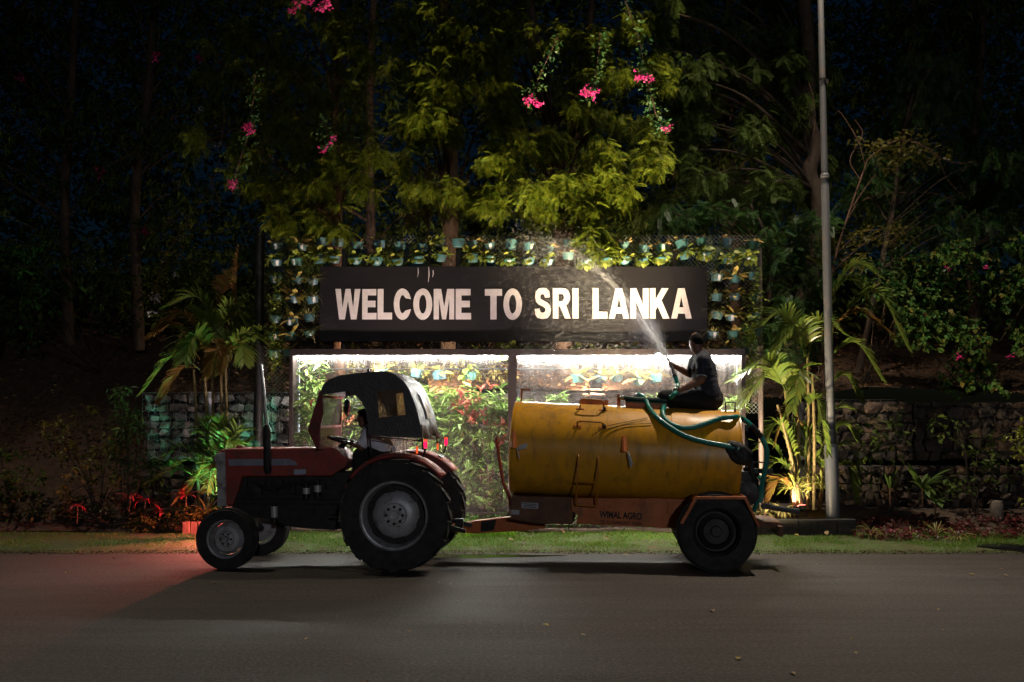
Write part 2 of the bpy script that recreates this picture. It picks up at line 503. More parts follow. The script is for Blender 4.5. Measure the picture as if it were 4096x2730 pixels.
# ================================================================== STREET LAMPS
POLEM = pmat('galvanised_pole', (0.15, 0.16, 0.165), 0.5, 0.25, (0.11, 0.115, 0.12), 3, dirt=(0.2, 0.15, 0.12), dscale=5, damt=0.38)
POLED = pmat('dark_pole_paint', (0.045, 0.05, 0.065), 0.45, 0, (0.03, 0.034, 0.045), 4, dirt=(0.06, 0.05, 0.045), dscale=6, damt=0.36)
LAMPG = emat('lamp_lens', (1.0, 0.86, 0.68), 30.0)
def street_lamp(x, y, label, energy, lean=(0, 0), tilt=-12, z0=0.0, rz=0.0, spread=100, col=(1.0, 0.84, 0.66)):
    t = thing('street_lamp', label, 'street lamp', (x, y, z0), (0, 0, rz), group='tall street lamps along the verge')
    def at(z): return Vector((lean[0] * z, lean[1] * z, z))
    mb = MB(); mb.tube([at(-0.2), at(1.40), at(1.43)], [0.103, 0.103, 0.085], 20); mb.build('base_sleeve', POLED, t, True)
    mb = MB(); mb.tube([at(1.42), at(1.76)], [0.07, 0.07], 20); mb.build('painted_band', POLED, t, True)
    mb = MB(); mb.tube([at(1.755), at(5.62), at(5.66)], [0.068, 0.062, 0.05], 20); mb.build('lower_pole', POLEM, t, True)
    mb = MB(); mb.tube([at(5.6), at(11.3)], [0.052, 0.042], 18); mb.build('upper_pole', POLEM, t, True)
    mb = MB(); mb.lathe([(0.064, 0), (0.074, 0.01), (0.074, 0.05), (0.064, 0.06)], lambda a, b, h: at(5.58 + h) + Vector((a, b, 0)), 20); mb.build('collar', POLEM, t, True)
    mb = MB(); mb.lathe([(0.05, 0), (0.062, 0.0), (0.062, 0.035), (0.05, 0.035)], lambda a, b, h: at(7.12 + h) + Vector((a, b, 0)), 16); mb.box(at(7.13) + Vector((0.06, -0.04, -0.03)), (0.04, 0.03, 0.07)); mb.build('clamp_band', BLACKM, t, True)
    top = at(11.25)
    arm = MB(); arm.tube(spline([top, top + Vector((0, -0.1, 0.35)), top + Vector((0, -0.5, 0.5))], 5), 0.03, 10); arm.build('arm', POLEM, t, True)
    hp = top + Vector((0, -0.72, 0.48))
    rot = Matrix.Rotation(R(tilt), 3, 'X')
    hd = MB(); hd.box(hp, (0.3, 0.62, 0.1), rot); h_ = hd.build('lamp_head', POLEM, t); bevel_mod(h_, 0.03, 3)
    ln = MB(); ln.box(hp + rot @ Vector((0, -0.03, -0.056)), (0.22, 0.42, 0.012), rot); ln.build('lens', LAMPG, h_)
    la = bpy.data.lights.new('street_light', 'AREA'); la.shape = 'RECTANGLE'; la.size = 0.22; la.size_y = 0.42
    la.spread = R(spread); la.energy = energy; la.color = col
    lo = bpy.data.objects.new('street_light', la); link(lo); lo.parent = t
    lo.location = hp + rot @ Vector((0, -0.03, -0.075)); lo.rotation_euler = (R(tilt), 0, 0)
    return t
p0 = PW(3333, 2075, 15.45)
street_lamp(p0.x, 15.45, 'tall grey lamp post with dark blue base among the palms beside the trailer', 360, lean=(-0.012, 0))
street_lamp(-8.9, 15.45, 'tall grey lamp post standing beyond the shrubs where the red lit verge ends', 190, tilt=-26)
street_lamp(11.0, -46.0, 'tall grey lamp post far across the road on the camera side', 205, tilt=-76, rz=math.pi + 0.17, spread=50, col=(0.92, 0.94, 1.0))

def spot(name, label, x, y, z, aim, col, energy, ang=95, blend=0.5, size=0.09, lensk=40, w=0.22):
    """small ground floodlight: yoke, housing, lens and its light"""
    t = thing(name, label, 'floodlight', (x, y, z))
    d = (Vector(aim) - Vector((x, y, z + 0.16))).normalized()
    q = d.to_track_quat('-Z', 'Y').to_matrix()
    c = Vector((0, 0, 0.16))
    h = MB(); h.box(c - d * 0.03, (w, 0.16, 0.07), q); hh = h.build('housing', BLACKM, t); bevel_mod(hh, 0.012)
    l = MB(); l.box(c + d * 0.008, (w * 0.85, 0.13, 0.004), q)
    l.build('lens', emat(name + '_lens_%d' % int(lensk), col, lensk), hh)
    b = MB(); b.bar((-w / 2 - 0.012, 0, 0), (-w / 2 - 0.012, 0, 0.18), 0.012, 0.03); b.bar((w / 2 + 0.012, 0, 0), (w / 2 + 0.012, 0, 0.18), 0.012, 0.03)
    b.box((0, 0, 0.006), (w + 0.04, 0.06, 0.012)); b.build('bracket', BLACKM, t)
    s = bpy.data.lights.new(name + '_light', 'SPOT'); s.energy = energy; s.color = col; s.spot_size = R(ang); s.spot_blend = blend; s.shadow_soft_size = size
    so = bpy.data.objects.new(name + '_light', s); link(so); so.parent = t
    so.location = c + d * 0.03; so.rotation_euler = d.to_track_quat('-Z', 'Y').to_euler()
    return t
WARMP = (1.0, 0.78, 0.75)
spot('floodlight', 'black floodlight on the lawn behind the trailer wheel aimed at the sign', 2.86, 13.95, 0.05, (1.7, 15.9, 4.0), WARMP, 560, 165, 0.6)
spot('floodlight', 'black floodlight on the lawn behind the big tractor wheel aimed at the sign', -1.66, 13.95, 0.05, (-1.6, 15.9, 3.8), WARMP, 820, 165, 0.6)
TREEC = (1.0, 0.80, 0.46)
spot('floodlight', 'added unseen floodlight behind the trailer wheel, aimed up into the trees', 2.62, 13.82, 0.05, (0.95, 15.35, 5.9), TREEC, 9500, 50, 1.0)  # unseen lamp, added to brighten the sprays over the sign
spot('floodlight', 'added unseen floodlight behind the big tractor wheel, aimed up into the trees', -1.32, 13.82, 0.05, (-1.9, 15.0, 7.2), TREEC, 900, 66, 1.0)  # weaker unseen lamp, added to lift the foliage further left
spot('garden_spotlight', 'small red spotlight on the grass behind the small front tractor wheel', -3.85, 14.95, 0.40, (-7.6, 12.6, 0.0), (1.0, 0.17, 0.13), 800, 140, 0.6, 0.05, 12, 0.14)
spot('garden_spotlight', 'small green spotlight at the foot of the palm clump near the tractor nose', -4.22, 14.85, 0.30, (-4.60, 15.6, 1.30), (0.22, 1.0, 0.60), 420, 78, 0.7, 0.04, 2, 0.10)
spot('garden_spotlight', 'added unseen warm spotlight behind the small front tractor wheel, aimed at the palm clump', -4.15, 14.75, 0.06, (-4.85, 15.75, 3.3), (1.0, 0.72, 0.36), 900, 52, 1.0, 0.05, 1, 0.12)  # fill lamp added out of sight to brighten the tall palm
spot('garden_spotlight', 'added unseen warm spotlight behind the trailer fender, aimed at the palm by the lamp post', 3.45, 14.5, 0.06, (4.9, 15.8, 2.9), (1.0, 0.78, 0.46), 1150, 115, 0.9, 0.05, 10, 0.12)  # extra fill added behind the wheel to brighten the arching fronds
spot('garden_spotlight', 'small warm spotlight glowing among the palm stems beside the lamp post', 4.55, 15.75, 0.28, (4.45, 16.3, 2.2), (1.0, 0.74, 0.42), 330, 130, 0.7, 0.04, 12, 0.11)

spot('floodlight', 'small floodlight silhouetted against the glowing orange slope behind the glass', PW(2382, 1560, 16.75).x, 16.75, 2.25, (0.75 + 0.65, 18.2, 2.5), (1.0, 0.66, 0.42), 600, 150, 0.5, 0.05, 8, 0.2)
spot('floodlight', 'small floodlight on the slope hidden behind the tractor canopy', PW(1690, 1560, 16.75).x, 16.75, 2.25, (-1.4, 18.2, 2.5), (1.0, 0.70, 0.46), 650, 150, 0.5, 0.05, 8, 0.2)

# ================================================================== GLAZED FRAME WITH LED STRIPS
FY = 15.50
FRAMEM = pmat('dark_bronze_frame', (0.055, 0.04, 0.038), 0.4, 0.5, (0.03, 0.022, 0.02), 5, dirt=(0.12, 0.095, 0.085), dscale=9, damt=0.36)
LED = emat('led_strip', (1.0, 0.95, 0.90), 560.0)
LEDV = emat('led_side_strip', (0.86, 0.92, 1.0), 1.6)
fl = PW(1158, 1410, FY).x; fr_ = PW(2981, 1410, FY).x; fm0 = PW(2032, 1500, FY).x; fm1 = PW(2066, 1500, FY).x
ft = PW(2048, 1396, FY).z; fb = PW(2048, 1423, FY).z
gf = thing('glass_screen', 'long dark framed glass screen with a glowing white strip, below the welcome sign', 'glass screen', (0, FY, 0.1))
def fbox(name, x0, x1, y0, y1, z0, z1, mat, par=gf):
    mb = MB(); mb.box(((x0 + x1) / 2, (y0 + y1) / 2 - FY, (z0 + z1) / 2 - 0.1), (x1 - x0, y1 - y0, z1 - z0)); o = mb.build(name, mat, par)
    return o
DEP = 0.5
bevel_mod(fbox('top_rail', fl, fr_, FY, FY + DEP, fb, ft, FRAMEM), 0.006)
for a, b in ((fl, fl + 0.055), (fr_ - 0.055, fr_)):
    bevel_mod(fbox('post', a, b, FY + 0.003, FY + DEP - 0.003, 0.1, fb - 0.001, FRAMEM), 0.005)
bevel_mod(fbox('mullion', fm0, fm1, FY + 0.003, FY + 0.06, 0.1, fb - 0.001, FRAMEM), 0.005)
bevel_mod(fbox('bottom_rail', fl + 0.056, fr_ - 0.056, FY + 0.062, FY + 0.16, 0.28, 0.36, FRAMEM), 0.005)
GLASS = glassmat('wet_glass', (0.97, 0.99, 0.98), 0.01, 0.07, (0.62, 0.58, 0.53))
MISTY = glassmat('misted_glass', (0.95, 0.97, 0.96), 0.02, 0.24, (0.62, 0.58, 0.55))
for a, b, gm in ((fl + 0.058, fm0 - 0.003, GLASS), (fm1 + 0.003, fr_ - 0.058, MISTY)):
    fbox('glass_pane', a, b, FY + 0.026, FY + 0.032, 0.362, fb - 0.003, gm)
    fbox('led_strip', a + 0.05, b - 0.03, FY + 0.04, FY + 0.085, fb - 0.028, fb - 0.006, LED)
fbox('led_strip', fl + 0.06, fl + 0.068, FY + 0.44, FY + 0.46, 1.6, fb - 0.01, LEDV)
fbox('led_strip', fr_ - 0.068, fr_ - 0.06, FY + 0.30, FY + 0.33, 2.35, fb - 0.01, LEDV)
# dried drips hanging below the strips
DRIP = pmat('water_drip', (0.75, 0.77, 0.78), 0.2, 0, (0.6, 0.62, 0.62), 10)
mb = MB()
for k in range(150):
    x = fl + 0.3 + random.random() * (fr_ - fl - 0.5)
    if fm0 - 0.05 < x < fm1 + 0.05: continue
    l = 0.02 + 0.16 * random.random() ** 2.2
    mb.box((x, 0.022, fb - 0.03 - l / 2 - 0.1), (0.004 + 0.004 * random.random(), 0.003, l))
d_ = mb.build('water_drips', DRIP, gf); d_['kind'] = 'stuff'
# bright spot lamp on the rail, behind the jet
bp_ = PW(2632, 1424, 15.4)
t = thing('led_spotlight', 'dazzling white spotlight on the glass screen rail behind the water jet', 'spotlight', bp_)
mb = MB(); mb.box((0, 0.0, 0.03), (0.12, 0.08, 0.06)); bevel_mod(mb.build('housing', BLACKM, t), 0.01)
mb = MB(); mb.lathe([(0.004, -0.012), (0.045, -0.006), (0.05, 0.0)], lambda a, b, h: Vector((a, -0.045 + h, b - 0.012)), 18); mb.build('lens', emat('spot_lens', (0.95, 0.97, 1.0), 160.0), t)
s = bpy.data.lights.new('led_spot_beam', 'SPOT'); s.energy = 80; s.spot_size = R(140); s.spot_blend = 0.6; s.shadow_soft_size = 0.04; s.color = (0.95, 0.97, 1)
so = bpy.data.objects.new('led_spot_beam', s); link(so); so.parent = t; so.location = (0, -0.07, -0.01)
so.rotation_euler = Vector((-0.1, -0.8, 0.5)).to_track_quat('-Z', 'Y').to_euler()

# ================================================================== WELCOME SIGN
SY = 15.68
SIGNM = pmat('black_sign_board', (0.011, 0.0095, 0.011), 0.5, 0, (0.007, 0.006, 0.007), 1.2, dirt=(0.030, 0.025, 0.028), dscale=1.3, damt=0.34, stretch=(0.7, 1, 1.6), spec=0.25)
LETM = pmat('white_lettering', (0.58, 0.54, 0.545), 0.5, 0, (0.48, 0.44, 0.445), 14)
s_tl = PW(1279, 1066, SY); s_br = PW(2830, 1368, SY)
sg = thing('welcome_sign', 'long black board with white letters reading WELCOME TO SRI LANKA', 'sign', ((s_tl.x + s_br.x) / 2, SY, s_br.z))
def sx(px, py): q = PW(px, py, SY); return q - Vector(sg.location)
mb = MB(); c = (sx(1279, 1066) + sx(2830, 1368)) / 2
mb.box((c.x, 0.025, c.z), (s_br.x - s_tl.x, 0.05, s_tl.z - s_br.z)); bevel_mod(mb.build('board', SIGNM, sg), 0.006)
# bold condensed capitals, drawn in a unit box (u 0..w, v 0..1)
def arc(cx, cy, rx, ry, a0, a1, n=14):
    return [(cx + rx * math.cos(R(a0 + (a1 - a0) * i / n)), cy + ry * math.sin(R(a0 + (a1 - a0) * i / n))) for i in range(n + 1)]
def glyph(ch):
    """outer loop, holes in a 1 x 1 box"""
    if ch == 'E': return [(0, 0), (1, 0), (1, .21), (.37, .21), (.37, .40), (.92, .40), (.92, .61), (.37, .61), (.37, .79), (.97, .79), (.97, 1), (0, 1)], []
    if ch == 'L': return [(0, 0), (1, 0), (1, .22), (.40, .22), (.40, 1), (0, 1)], []
    if ch == 'T': return [(.32, 0), (.68, 0), (.68, .78), (1, .78), (1, 1), (0, 1), (0, .78), (.32, .78)], []
    if ch == 'I': return [(0, 0), (1, 0), (1, 1), (0, 1)], []
    if ch == 'W': return [(.16, 0), (.38, 0), (.505, .62), (.63, 0), (.85, 0), (1, 1), (.78, 1), (.715, .36), (.60, 1), (.41, 1), (.29, .36), (.215, 1), (0, 1)], []
    if ch == 'M': return [(0, 0), (.25, 0), (.25, .70), (.41, 0), (.60, 0), (.76, .70), (.76, 0), (1, 0), (1, 1), (.66, 1), (.51, .40), (.36, 1), (0, 1)], []
    if ch == 'N': return [(0, 0), (.31, 0), (.31, .56), (.70, 0), (1, 0), (1, 1), (.69, 1), (.69, .45), (.32, 1), (0, 1)], []
    if ch == 'A': return [(0, 0), (.28, 0), (.335, .165), (.665, .165), (.72, 0), (1, 0), (.66, 1), (.34, 1)], [[(.395, .37), (.5, .72), (.605, .37)]]
    if ch == 'K': return [(0, 0), (.29, 0), (.29, .26), (.40, .40), (.67, 0), (1, 0), (.60, .60), (.97, 1), (.62, 1), (.29, .62), (.29, 1), (0, 1)], []
    if ch == 'O': return arc(.5, .5, .5, .515, 0, 352, 30), [arc(.5, .5, .195, .31, 0, 350, 24)]
    if ch == 'C':
        o = arc(.5, .5, .5, .515, 40, 320, 28)
        i = arc(.5, .5, .185, .30, 312, 48, 22)
        return o + [(.97, .335)] + [(.67, .29)] + i[1:-1] + [(.66, .70)] + [(.975, .66)], []
    if ch == 'R':
        o = [(0, 0), (.31, 0), (.31, .40), (.40, .40), (.68, 0), (1, 0), (.74, .43)] + arc(.60, .71, .37, .29, -45, 90, 12) + [(0, 1)]
        return o, [[(.31, .57), (.31, .81)] + arc(.52, .69, .10, .12, 90, -90, 8)]
    if ch == 'S':
        sp = [(.93, .70), (.90, .90), (.70, 1.0), (.48, 1.015), (.24, .985), (.07, .87), (.03, .71), (.09, .56), (.25, .465), (.50, .40), (.64, .345), (.67, .27), (.60, .205), (.48, .19), (.36, .215), (.305, .33)]
        sp2 = [(0, .31), (.04, .13), (.18, .02), (.48, -.015), (.78, .015), (.95, .12), (1, .28), (.95, .42), (.80, .52), (.52, .60), (.38, .65), (.345, .72), (.39, .79), (.49, .81), (.59, .79), (.63, .69)]
        return sp + sp2, []
EXT = [('W', 730, 945, 0), ('E', 960, 1084, 0), ('L', 1092, 1217, 0), ('C', 1230, 1382, 0), ('O', 1397, 1560, 0), ('M', 1572, 1748, 0), ('E', 1760, 1892, 0), ('T', 2010, 2157, 0), ('O', 2168, 2327, 0),
       ('S', 296, 435, 1), ('R', 452, 604, 1), ('I', 620, 670, 1), ('L', 793, 917, 1), ('A', 932, 1103, 1), ('N', 1116, 1270, 1), ('K', 1282, 1447, 1), ('A', 1465, 1637, 1)]
for ch, a, b, k in EXT:
    ox = 1000 + 1000 * k
    yt, yb = (1157, 1278.5) if k == 0 else (1154, 1275)
    A = sx(ox + a * .4675, yb); B = sx(ox + b * .4675, yt)
    outer, holes = glyph(ch)
    mb = MB(); mb.plate(outer, holes, lambda u, v, w: Vector((A.x + (B.x - A.x) * u, -0.012 + w, A.z + (B.z - A.z) * v)), 0.0115)
    mb.build('letter_' + ch.lower(), LETM, sg)
for (px, py, ln) in ((1672, 1072, 38), (1715, 1068, 62), (1732, 1082, 28)):
    a = sx(px, py); b = sx(px - 2, py + ln)
    mb = MB(); mb.tube([(a.x, -0.004, a.z), (a.x + 0.006, -0.004, (a.z + b.z) / 2), (b.x, -0.004, b.z)], [0.006, 0.008, 0.003], 6); mb.build('paint_drip', LETM, sg)

# ================================================================== CHAIN LINK FENCE
FNY = 15.86
FENCEM = pmat('galvanised_wire', (0.13, 0.14, 0.135), 0.45, 0.4, (0.22, 0.22, 0.22), 8)
POSTM = pmat('fence_post', (0.16, 0.12, 0.11), 0.6, 0, (0.09, 0.07, 0.065), 6)
f_l = PW(1040, 1000, FNY).x; f_r = PW(3045, 1000, FNY).x; f_t = PW(2048, 925, FNY).z; f_b = 0.3
fc = thing('chain_link_fence', 'chain link fence on round posts carrying the pots around the sign', 'fence', ((f_l + f_r) / 2, FNY, 0.2))
def frel(p): return Vector(p) - Vector(fc.location)
mb = MB(); mb.tube([frel((f_l, FNY, 0.1)), frel((f_l, FNY, f_t + 0.05))], 0.075, 12); mb.build('corner_post', BLACKM, fc, True)
for px in (1375, 1832, 2300, 2700, 3040):
    x = PW(px, 1000, FNY).x
    mb = MB(); mb.tube([frel((x, FNY + 0.05, ft if fl < x < fr_ else 0.1)), frel((x, FNY + 0.05, f_t - 0.28))], 0.04, 12); mb.build('post', POSTM, fc, True)
V, F = [], []
pitch = 0.068
nx = int((f_r - f_l) / pitch); nzr = int((f_t - 1.9) / pitch * 1.0)
w = 0.003
segs = []
for i in range(nx):
    x = f_l + i * pitch
    sag = 0.05 * math.sin(i * 0.21) + 0.04 * random.random()
    ztop = f_t - max(0, sag)
    for j in range(nzr):
        z = 1.9 + j * pitch
        if z > ztop: break
        # hidden behind the sign board: skip
        if z > s_br.z + 0.1 and z < s_tl.z - 0.1 and x > s_tl.x + 0.1 and x < s_br.x - 0.1: continue
        if z < ft and fl < x < fr_: continue
        a = (x, FNY, z); m1 = (x + pitch / 2, FNY - 0.012, z + pitch / 2); c_ = (x, FNY, z + pitch)
        segs.append((a, m1)); segs.append((m1, c_))
        segs.append(((x + pitch, FNY, z), (x + pitch / 2, FNY + 0.008, z + pitch / 2)))
        segs.append(((x + pitch / 2, FNY + 0.008, z + pitch / 2), (x + pitch, FNY, z + pitch)))
def wire_mesh(name, segs, w):
    A = np.array([s_[0] for s_ in segs], float); B = np.array([s_[1] for s_ in segs], float)
    D = B - A; D /= np.linalg.norm(D, axis=1)[:, None] + 1e-9
    U = np.cross(D, np.array([0.0, 1.0, 0.001])); U /= np.linalg.norm(U, axis=1)[:, None] + 1e-9
    W_ = np.cross(D, U)
    n = len(A); V = np.zeros((n, 6, 3))
    for k in range(3):
        a = 2 * math.pi * k / 3
        o = U * (w * math.cos(a)) + W_ * (w * math.sin(a))
        V[:, k] = A + o; V[:, 3 + k] = B + o
    base = (np.arange(n) * 6)[:, None]
    F = np.concatenate([base + np.array([[k, (k + 1) % 3, 3 + (k + 1) % 3, 3 + k]]) for k in range(3)])
    return fast_mesh(name, V, F)
me = wire_mesh('wire_mesh', segs, w); me.transform(Matrix.Translation(-Vector(fc.location)))
o = mesh_obj('wire_mesh', me, FENCEM, fc); o['kind'] = 'stuff'

# ================================================================== GABION BASKETS AND RUBBLE WALL
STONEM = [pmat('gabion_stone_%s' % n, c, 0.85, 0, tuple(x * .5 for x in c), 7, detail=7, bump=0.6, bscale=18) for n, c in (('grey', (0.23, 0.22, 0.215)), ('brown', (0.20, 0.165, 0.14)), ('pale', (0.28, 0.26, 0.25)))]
def stone_mesh(seed, name='stone'):
    rnd = random.Random(seed)
    bm = bmesh.new()
    for i in range(15):
        v = Vector((rnd.uniform(-1, 1), rnd.uniform(-1, 1), rnd.uniform(-1, 1)))
        m_ = max(abs(v.x), abs(v.y), abs(v.z)); v = v * (0.5 * rnd.uniform(0.86, 1.0) / m_)
        bm.verts.new(v)
    r_ = bmesh.ops.convex_hull(bm, input=bm.verts)
    bmesh.ops.delete(bm, geom=[e for e in r_['geom_interior'] if isinstance(e, bmesh.types.BMVert)], context='VERTS')
    me = bpy.data.meshes.new(name); bm.to_mesh(me); bm.free()
    return me
DSTONEM = [pmat('shaded_stone_%s' % n, c, 0.9, 0, tuple(x * .5 for x in c), 7, detail=7, bump=0.6, bscale=18) for n, c in (('brown', (0.085, 0.062, 0.048)), ('dark', (0.06, 0.05, 0.044)), ('rust', (0.11, 0.07, 0.05)))]  # brown stone made darker in colour so these walls read as dimly lit
DSTONES = []
for i in range(9):
    me = stone_mesh(40 + i); me.materials.append(DSTONEM[i % 3]); DSTONES.append(me)
STONES = []
for i in range(9):
    me = stone_mesh(i); me.materials.append(STONEM[i % 3]); STONES.append(me)
def fill_stones(parent, x0, x1, z0, z1, y, size, rnd, depth=0.16, off=0.0, pool=None):
    """rough courses of unlike stones, joints left open"""
    z = z0
    while z < z1 - size * 0.4:
        h = min(size * rnd.uniform(0.7, 1.2), z1 - z)
        x = x0 + rnd.uniform(-0.06, 0.03)
        while x < x1 - 0.03:
            wd = min(size * rnd.uniform(0.8, 1.75), x1 - x)
            o = bpy.data.objects.new('stone', rnd.choice(pool or STONES)); link(o); o.parent = parent
            o.location = (x + wd / 2, y + rnd.uniform(-0.03, 0.03), z + h / 2)
            o.scale = (wd * 1.0, depth * rnd.uniform(1.1, 1.6), h * 1.03)
            o.rotation_euler = (rnd.choice((0, math.pi)), rnd.uniform(-0.09, 0.09), rnd.choice((0, math.pi)) + rnd.uniform(-0.1, 0.1))
            x += wd * 0.99
        z += h * 0.98
COREM = pmat('dark_rubble_fill', (0.035, 0.032, 0.03), 0.95, 0, (0.015, 0.014, 0.013), 8)
WIREM = pmat('gabion_wire', (0.42, 0.43, 0.46), 0.4, 0.7, (0.3, 0.3, 0.32), 8)
def gabion(x0, x1, z0, z1, y, label, seed, hexw=0.105, pool=None):
    wm = WIREM if pool is None else pmat('shaded_gabion_wire', (0.12, 0.10, 0.09), 0.6, 0.4)  # darker copy of the wire; dimness of that netting is in its colour
    t = thing('gabion_basket', label, 'gabion', ((x0 + x1) / 2, y, z0), group='gabion baskets along the foot of the slope')
    rnd = random.Random(seed)
    W_ = x1 - x0; H = z1 - z0
    mb = MB(); mb.box((0, 0.27, H / 2), (W_ - 0.04, 0.36, H - 0.06)); mb.build('rubble_core', COREM, t)
    fill_stones(t, -W_ / 2 + 0.02, W_ / 2 - 0.02, 0.01, H, 0.06, 0.185, rnd, pool=pool)
    # hexagonal twisted wire
    segs = []
    hw = hexw; ht = hexw * 0.62; side = hexw * 0.62
    row = 0; z = 0.0
    while z < H:
        xo = (hw / 2) if row % 2 else 0
        x = -W_ / 2 + xo
        while x < W_ / 2:
            j = lambda: rnd.uniform(-0.006, 0.006)
            yy = -0.075
            segs.append(((x, yy, z), (x, yy, min(H, z + side))))
            if z + side < H:
                segs.append(((x, yy, z + side), (max(-W_ / 2, x - hw / 2), yy, min(H, z + side + ht * .5))))
                segs.append(((x, yy, z + side), (min(W_ / 2, x + hw / 2), yy, min(H, z + side + ht * .5))))
            x += hw
        z += side + ht * .5; row += 1
    for a, b in (((-W_ / 2, -0.075, H), (W_ / 2, -0.075, H)), ((-W_ / 2, -0.075, 0), (-W_ / 2, -0.075, H)), ((W_ / 2, -0.075, 0), (W_ / 2, -0.075, H))):
        segs.append((a, b))
    me = wire_mesh('wire_netting', segs, 0.0026)
    o = mesh_obj('wire_netting', me, wm, t); o['kind'] = 'stuff'
    return t
gz0, gz1, GY = 1.08, 2.25, 16.82
gx = PW(1150, 1600, GY).x
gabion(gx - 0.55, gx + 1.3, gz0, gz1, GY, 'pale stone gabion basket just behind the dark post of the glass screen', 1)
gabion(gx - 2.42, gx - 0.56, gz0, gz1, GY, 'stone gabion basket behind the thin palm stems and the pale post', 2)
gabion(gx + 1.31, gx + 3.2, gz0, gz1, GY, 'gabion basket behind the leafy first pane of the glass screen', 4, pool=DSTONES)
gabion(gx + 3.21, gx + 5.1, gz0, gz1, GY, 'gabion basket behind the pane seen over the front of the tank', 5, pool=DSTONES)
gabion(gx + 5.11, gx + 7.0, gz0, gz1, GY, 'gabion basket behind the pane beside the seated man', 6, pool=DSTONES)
rx0 = PW(3385, 1700, GY).x
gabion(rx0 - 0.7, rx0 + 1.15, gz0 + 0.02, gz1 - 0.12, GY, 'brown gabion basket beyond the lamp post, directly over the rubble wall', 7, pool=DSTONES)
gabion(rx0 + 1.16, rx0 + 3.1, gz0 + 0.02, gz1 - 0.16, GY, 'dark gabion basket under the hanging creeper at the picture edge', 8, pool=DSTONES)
rw = thing('rubble_wall', 'low wall of rough brown rubble stones beyond the lamp post', 'wall', (rx0 + 1.2, 16.62, 0.25))
mb = MB(); mb.box((0, 0.26, 0.4), (3.9, 0.4, 0.74)); mb.build('rubble_core', COREM, rw)
fill_stones(rw, -1.95, 1.95, 0.0, 0.82, 0.06, 0.13, random.Random(21), 0.2, pool=DSTONES)
lw = thing('rubble_wall', 'low rubble wall in the dark behind the bushes near the palm clump', 'wall', (gx - 0.7, 16.66, 0.25))
mb = MB(); mb.box((0, 0.26, 0.4), (3.4, 0.4, 0.74)); mb.build('rubble_core', COREM, lw)
fill_stones(lw, -1.7, 1.7, 0.0, 0.82, 0.06, 0.2, random.Random(22), 0.2, pool=DSTONES)

# pale post behind the palm
pp = PW(838, 1568, 16.3)
mb = MB(); mb.box((0, 0, pp.z / 2 - 0.1), (0.12, 0.1, pp.z - 0.2))
o = mb.build('marker_post', pmat('pale_blue_post', (0.45, 0.47, 0.52), 0.6, 0, (0.36, 0.36, 0.4), 5)); o.location = (pp.x, 16.3, 0.2); bevel_mod(o, 0.008)
tag(o, 'pale bluish square post among the thin palm stems', 'post')
# edging bricks by the front wheel and dark kerb under the palms
BRICKM = pmat('pink_edging_block', (0.40, 0.20, 0.16), 0.8, 0, (0.30, 0.14, 0.11), 12, bump=0.3)
eb = thing('edging_kerb', 'pinkish block edging at the lawn beside the small front tractor wheel', 'kerb', (-4.9, 15.25, 0.0))
for k in range(5):
    a = PW(732 + 31.5 * k, 2150, 15.25)
    mb = MB(); mb.box((a.x + 0.056 + 4.9, 0.02 * (k % 2) * 0.4, 0.125), (0.108, 0.09, 0.25)); bevel_mod(mb.build('block', BRICKM, eb), 0.008)
KERBM = pmat('dark_kerb_stone', (0.03, 0.028, 0.027), 0.9, 0, (0.016, 0.015, 0.015), 9, bump=0.4)
ek = thing('edging_kerb', 'dark stone block kerb holding the bed under the lamp post', 'kerb', (3.9, 15.12, 0.0))
x = PW(2960, 2100, 15.12).x; k = 0
while x < PW(3345, 2100, 15.12).x:
    mb = MB(); mb.box((x + 0.145 - 3.9, 0, 0.15), (0.285, 0.12, 0.30 + 0.006 * (k % 3))); bevel_mod(mb.build('block', KERBM, ek), 0.01)
    x += 0.29; k += 1
# low stone bollard and drain grating at the far right
bo = PW(3988, 2085, 15.9)
mb = MB(); mb.lathe([(0.09, 0), (0.10, 0.05), (0.095, 0.24), (0.07, 0.30), (0.02, 0.32)], lambda a, b, h: Vector((a, b, h)), 16)
o = mb.build('stone_bollard', STONEM[1], None, True); o.location = (bo.x, 15.9, 0.2); tag(o, 'short round stone bollard beside the red ground cover', 'bollard')
dg_ = PW(4030, 2205, 13.75)
dr = thing('drain_grating', 'dark steel bar drain grating at the lawn corner past the spider plants', 'grating', (7.25, 13.85, 0.03), (0, 0, R(-24)))
mb = MB(); mb.box((0, 0, -0.01), (1.5, 0.62, 0.02)); mb.build('pit', COREM, dr)
for k in range(9):
    mb = MB(); mb.box((0, -0.28 + 0.07 * k, 0.012), (1.5, 0.022, 0.024)); mb.build('bar', BLACKM, dr)

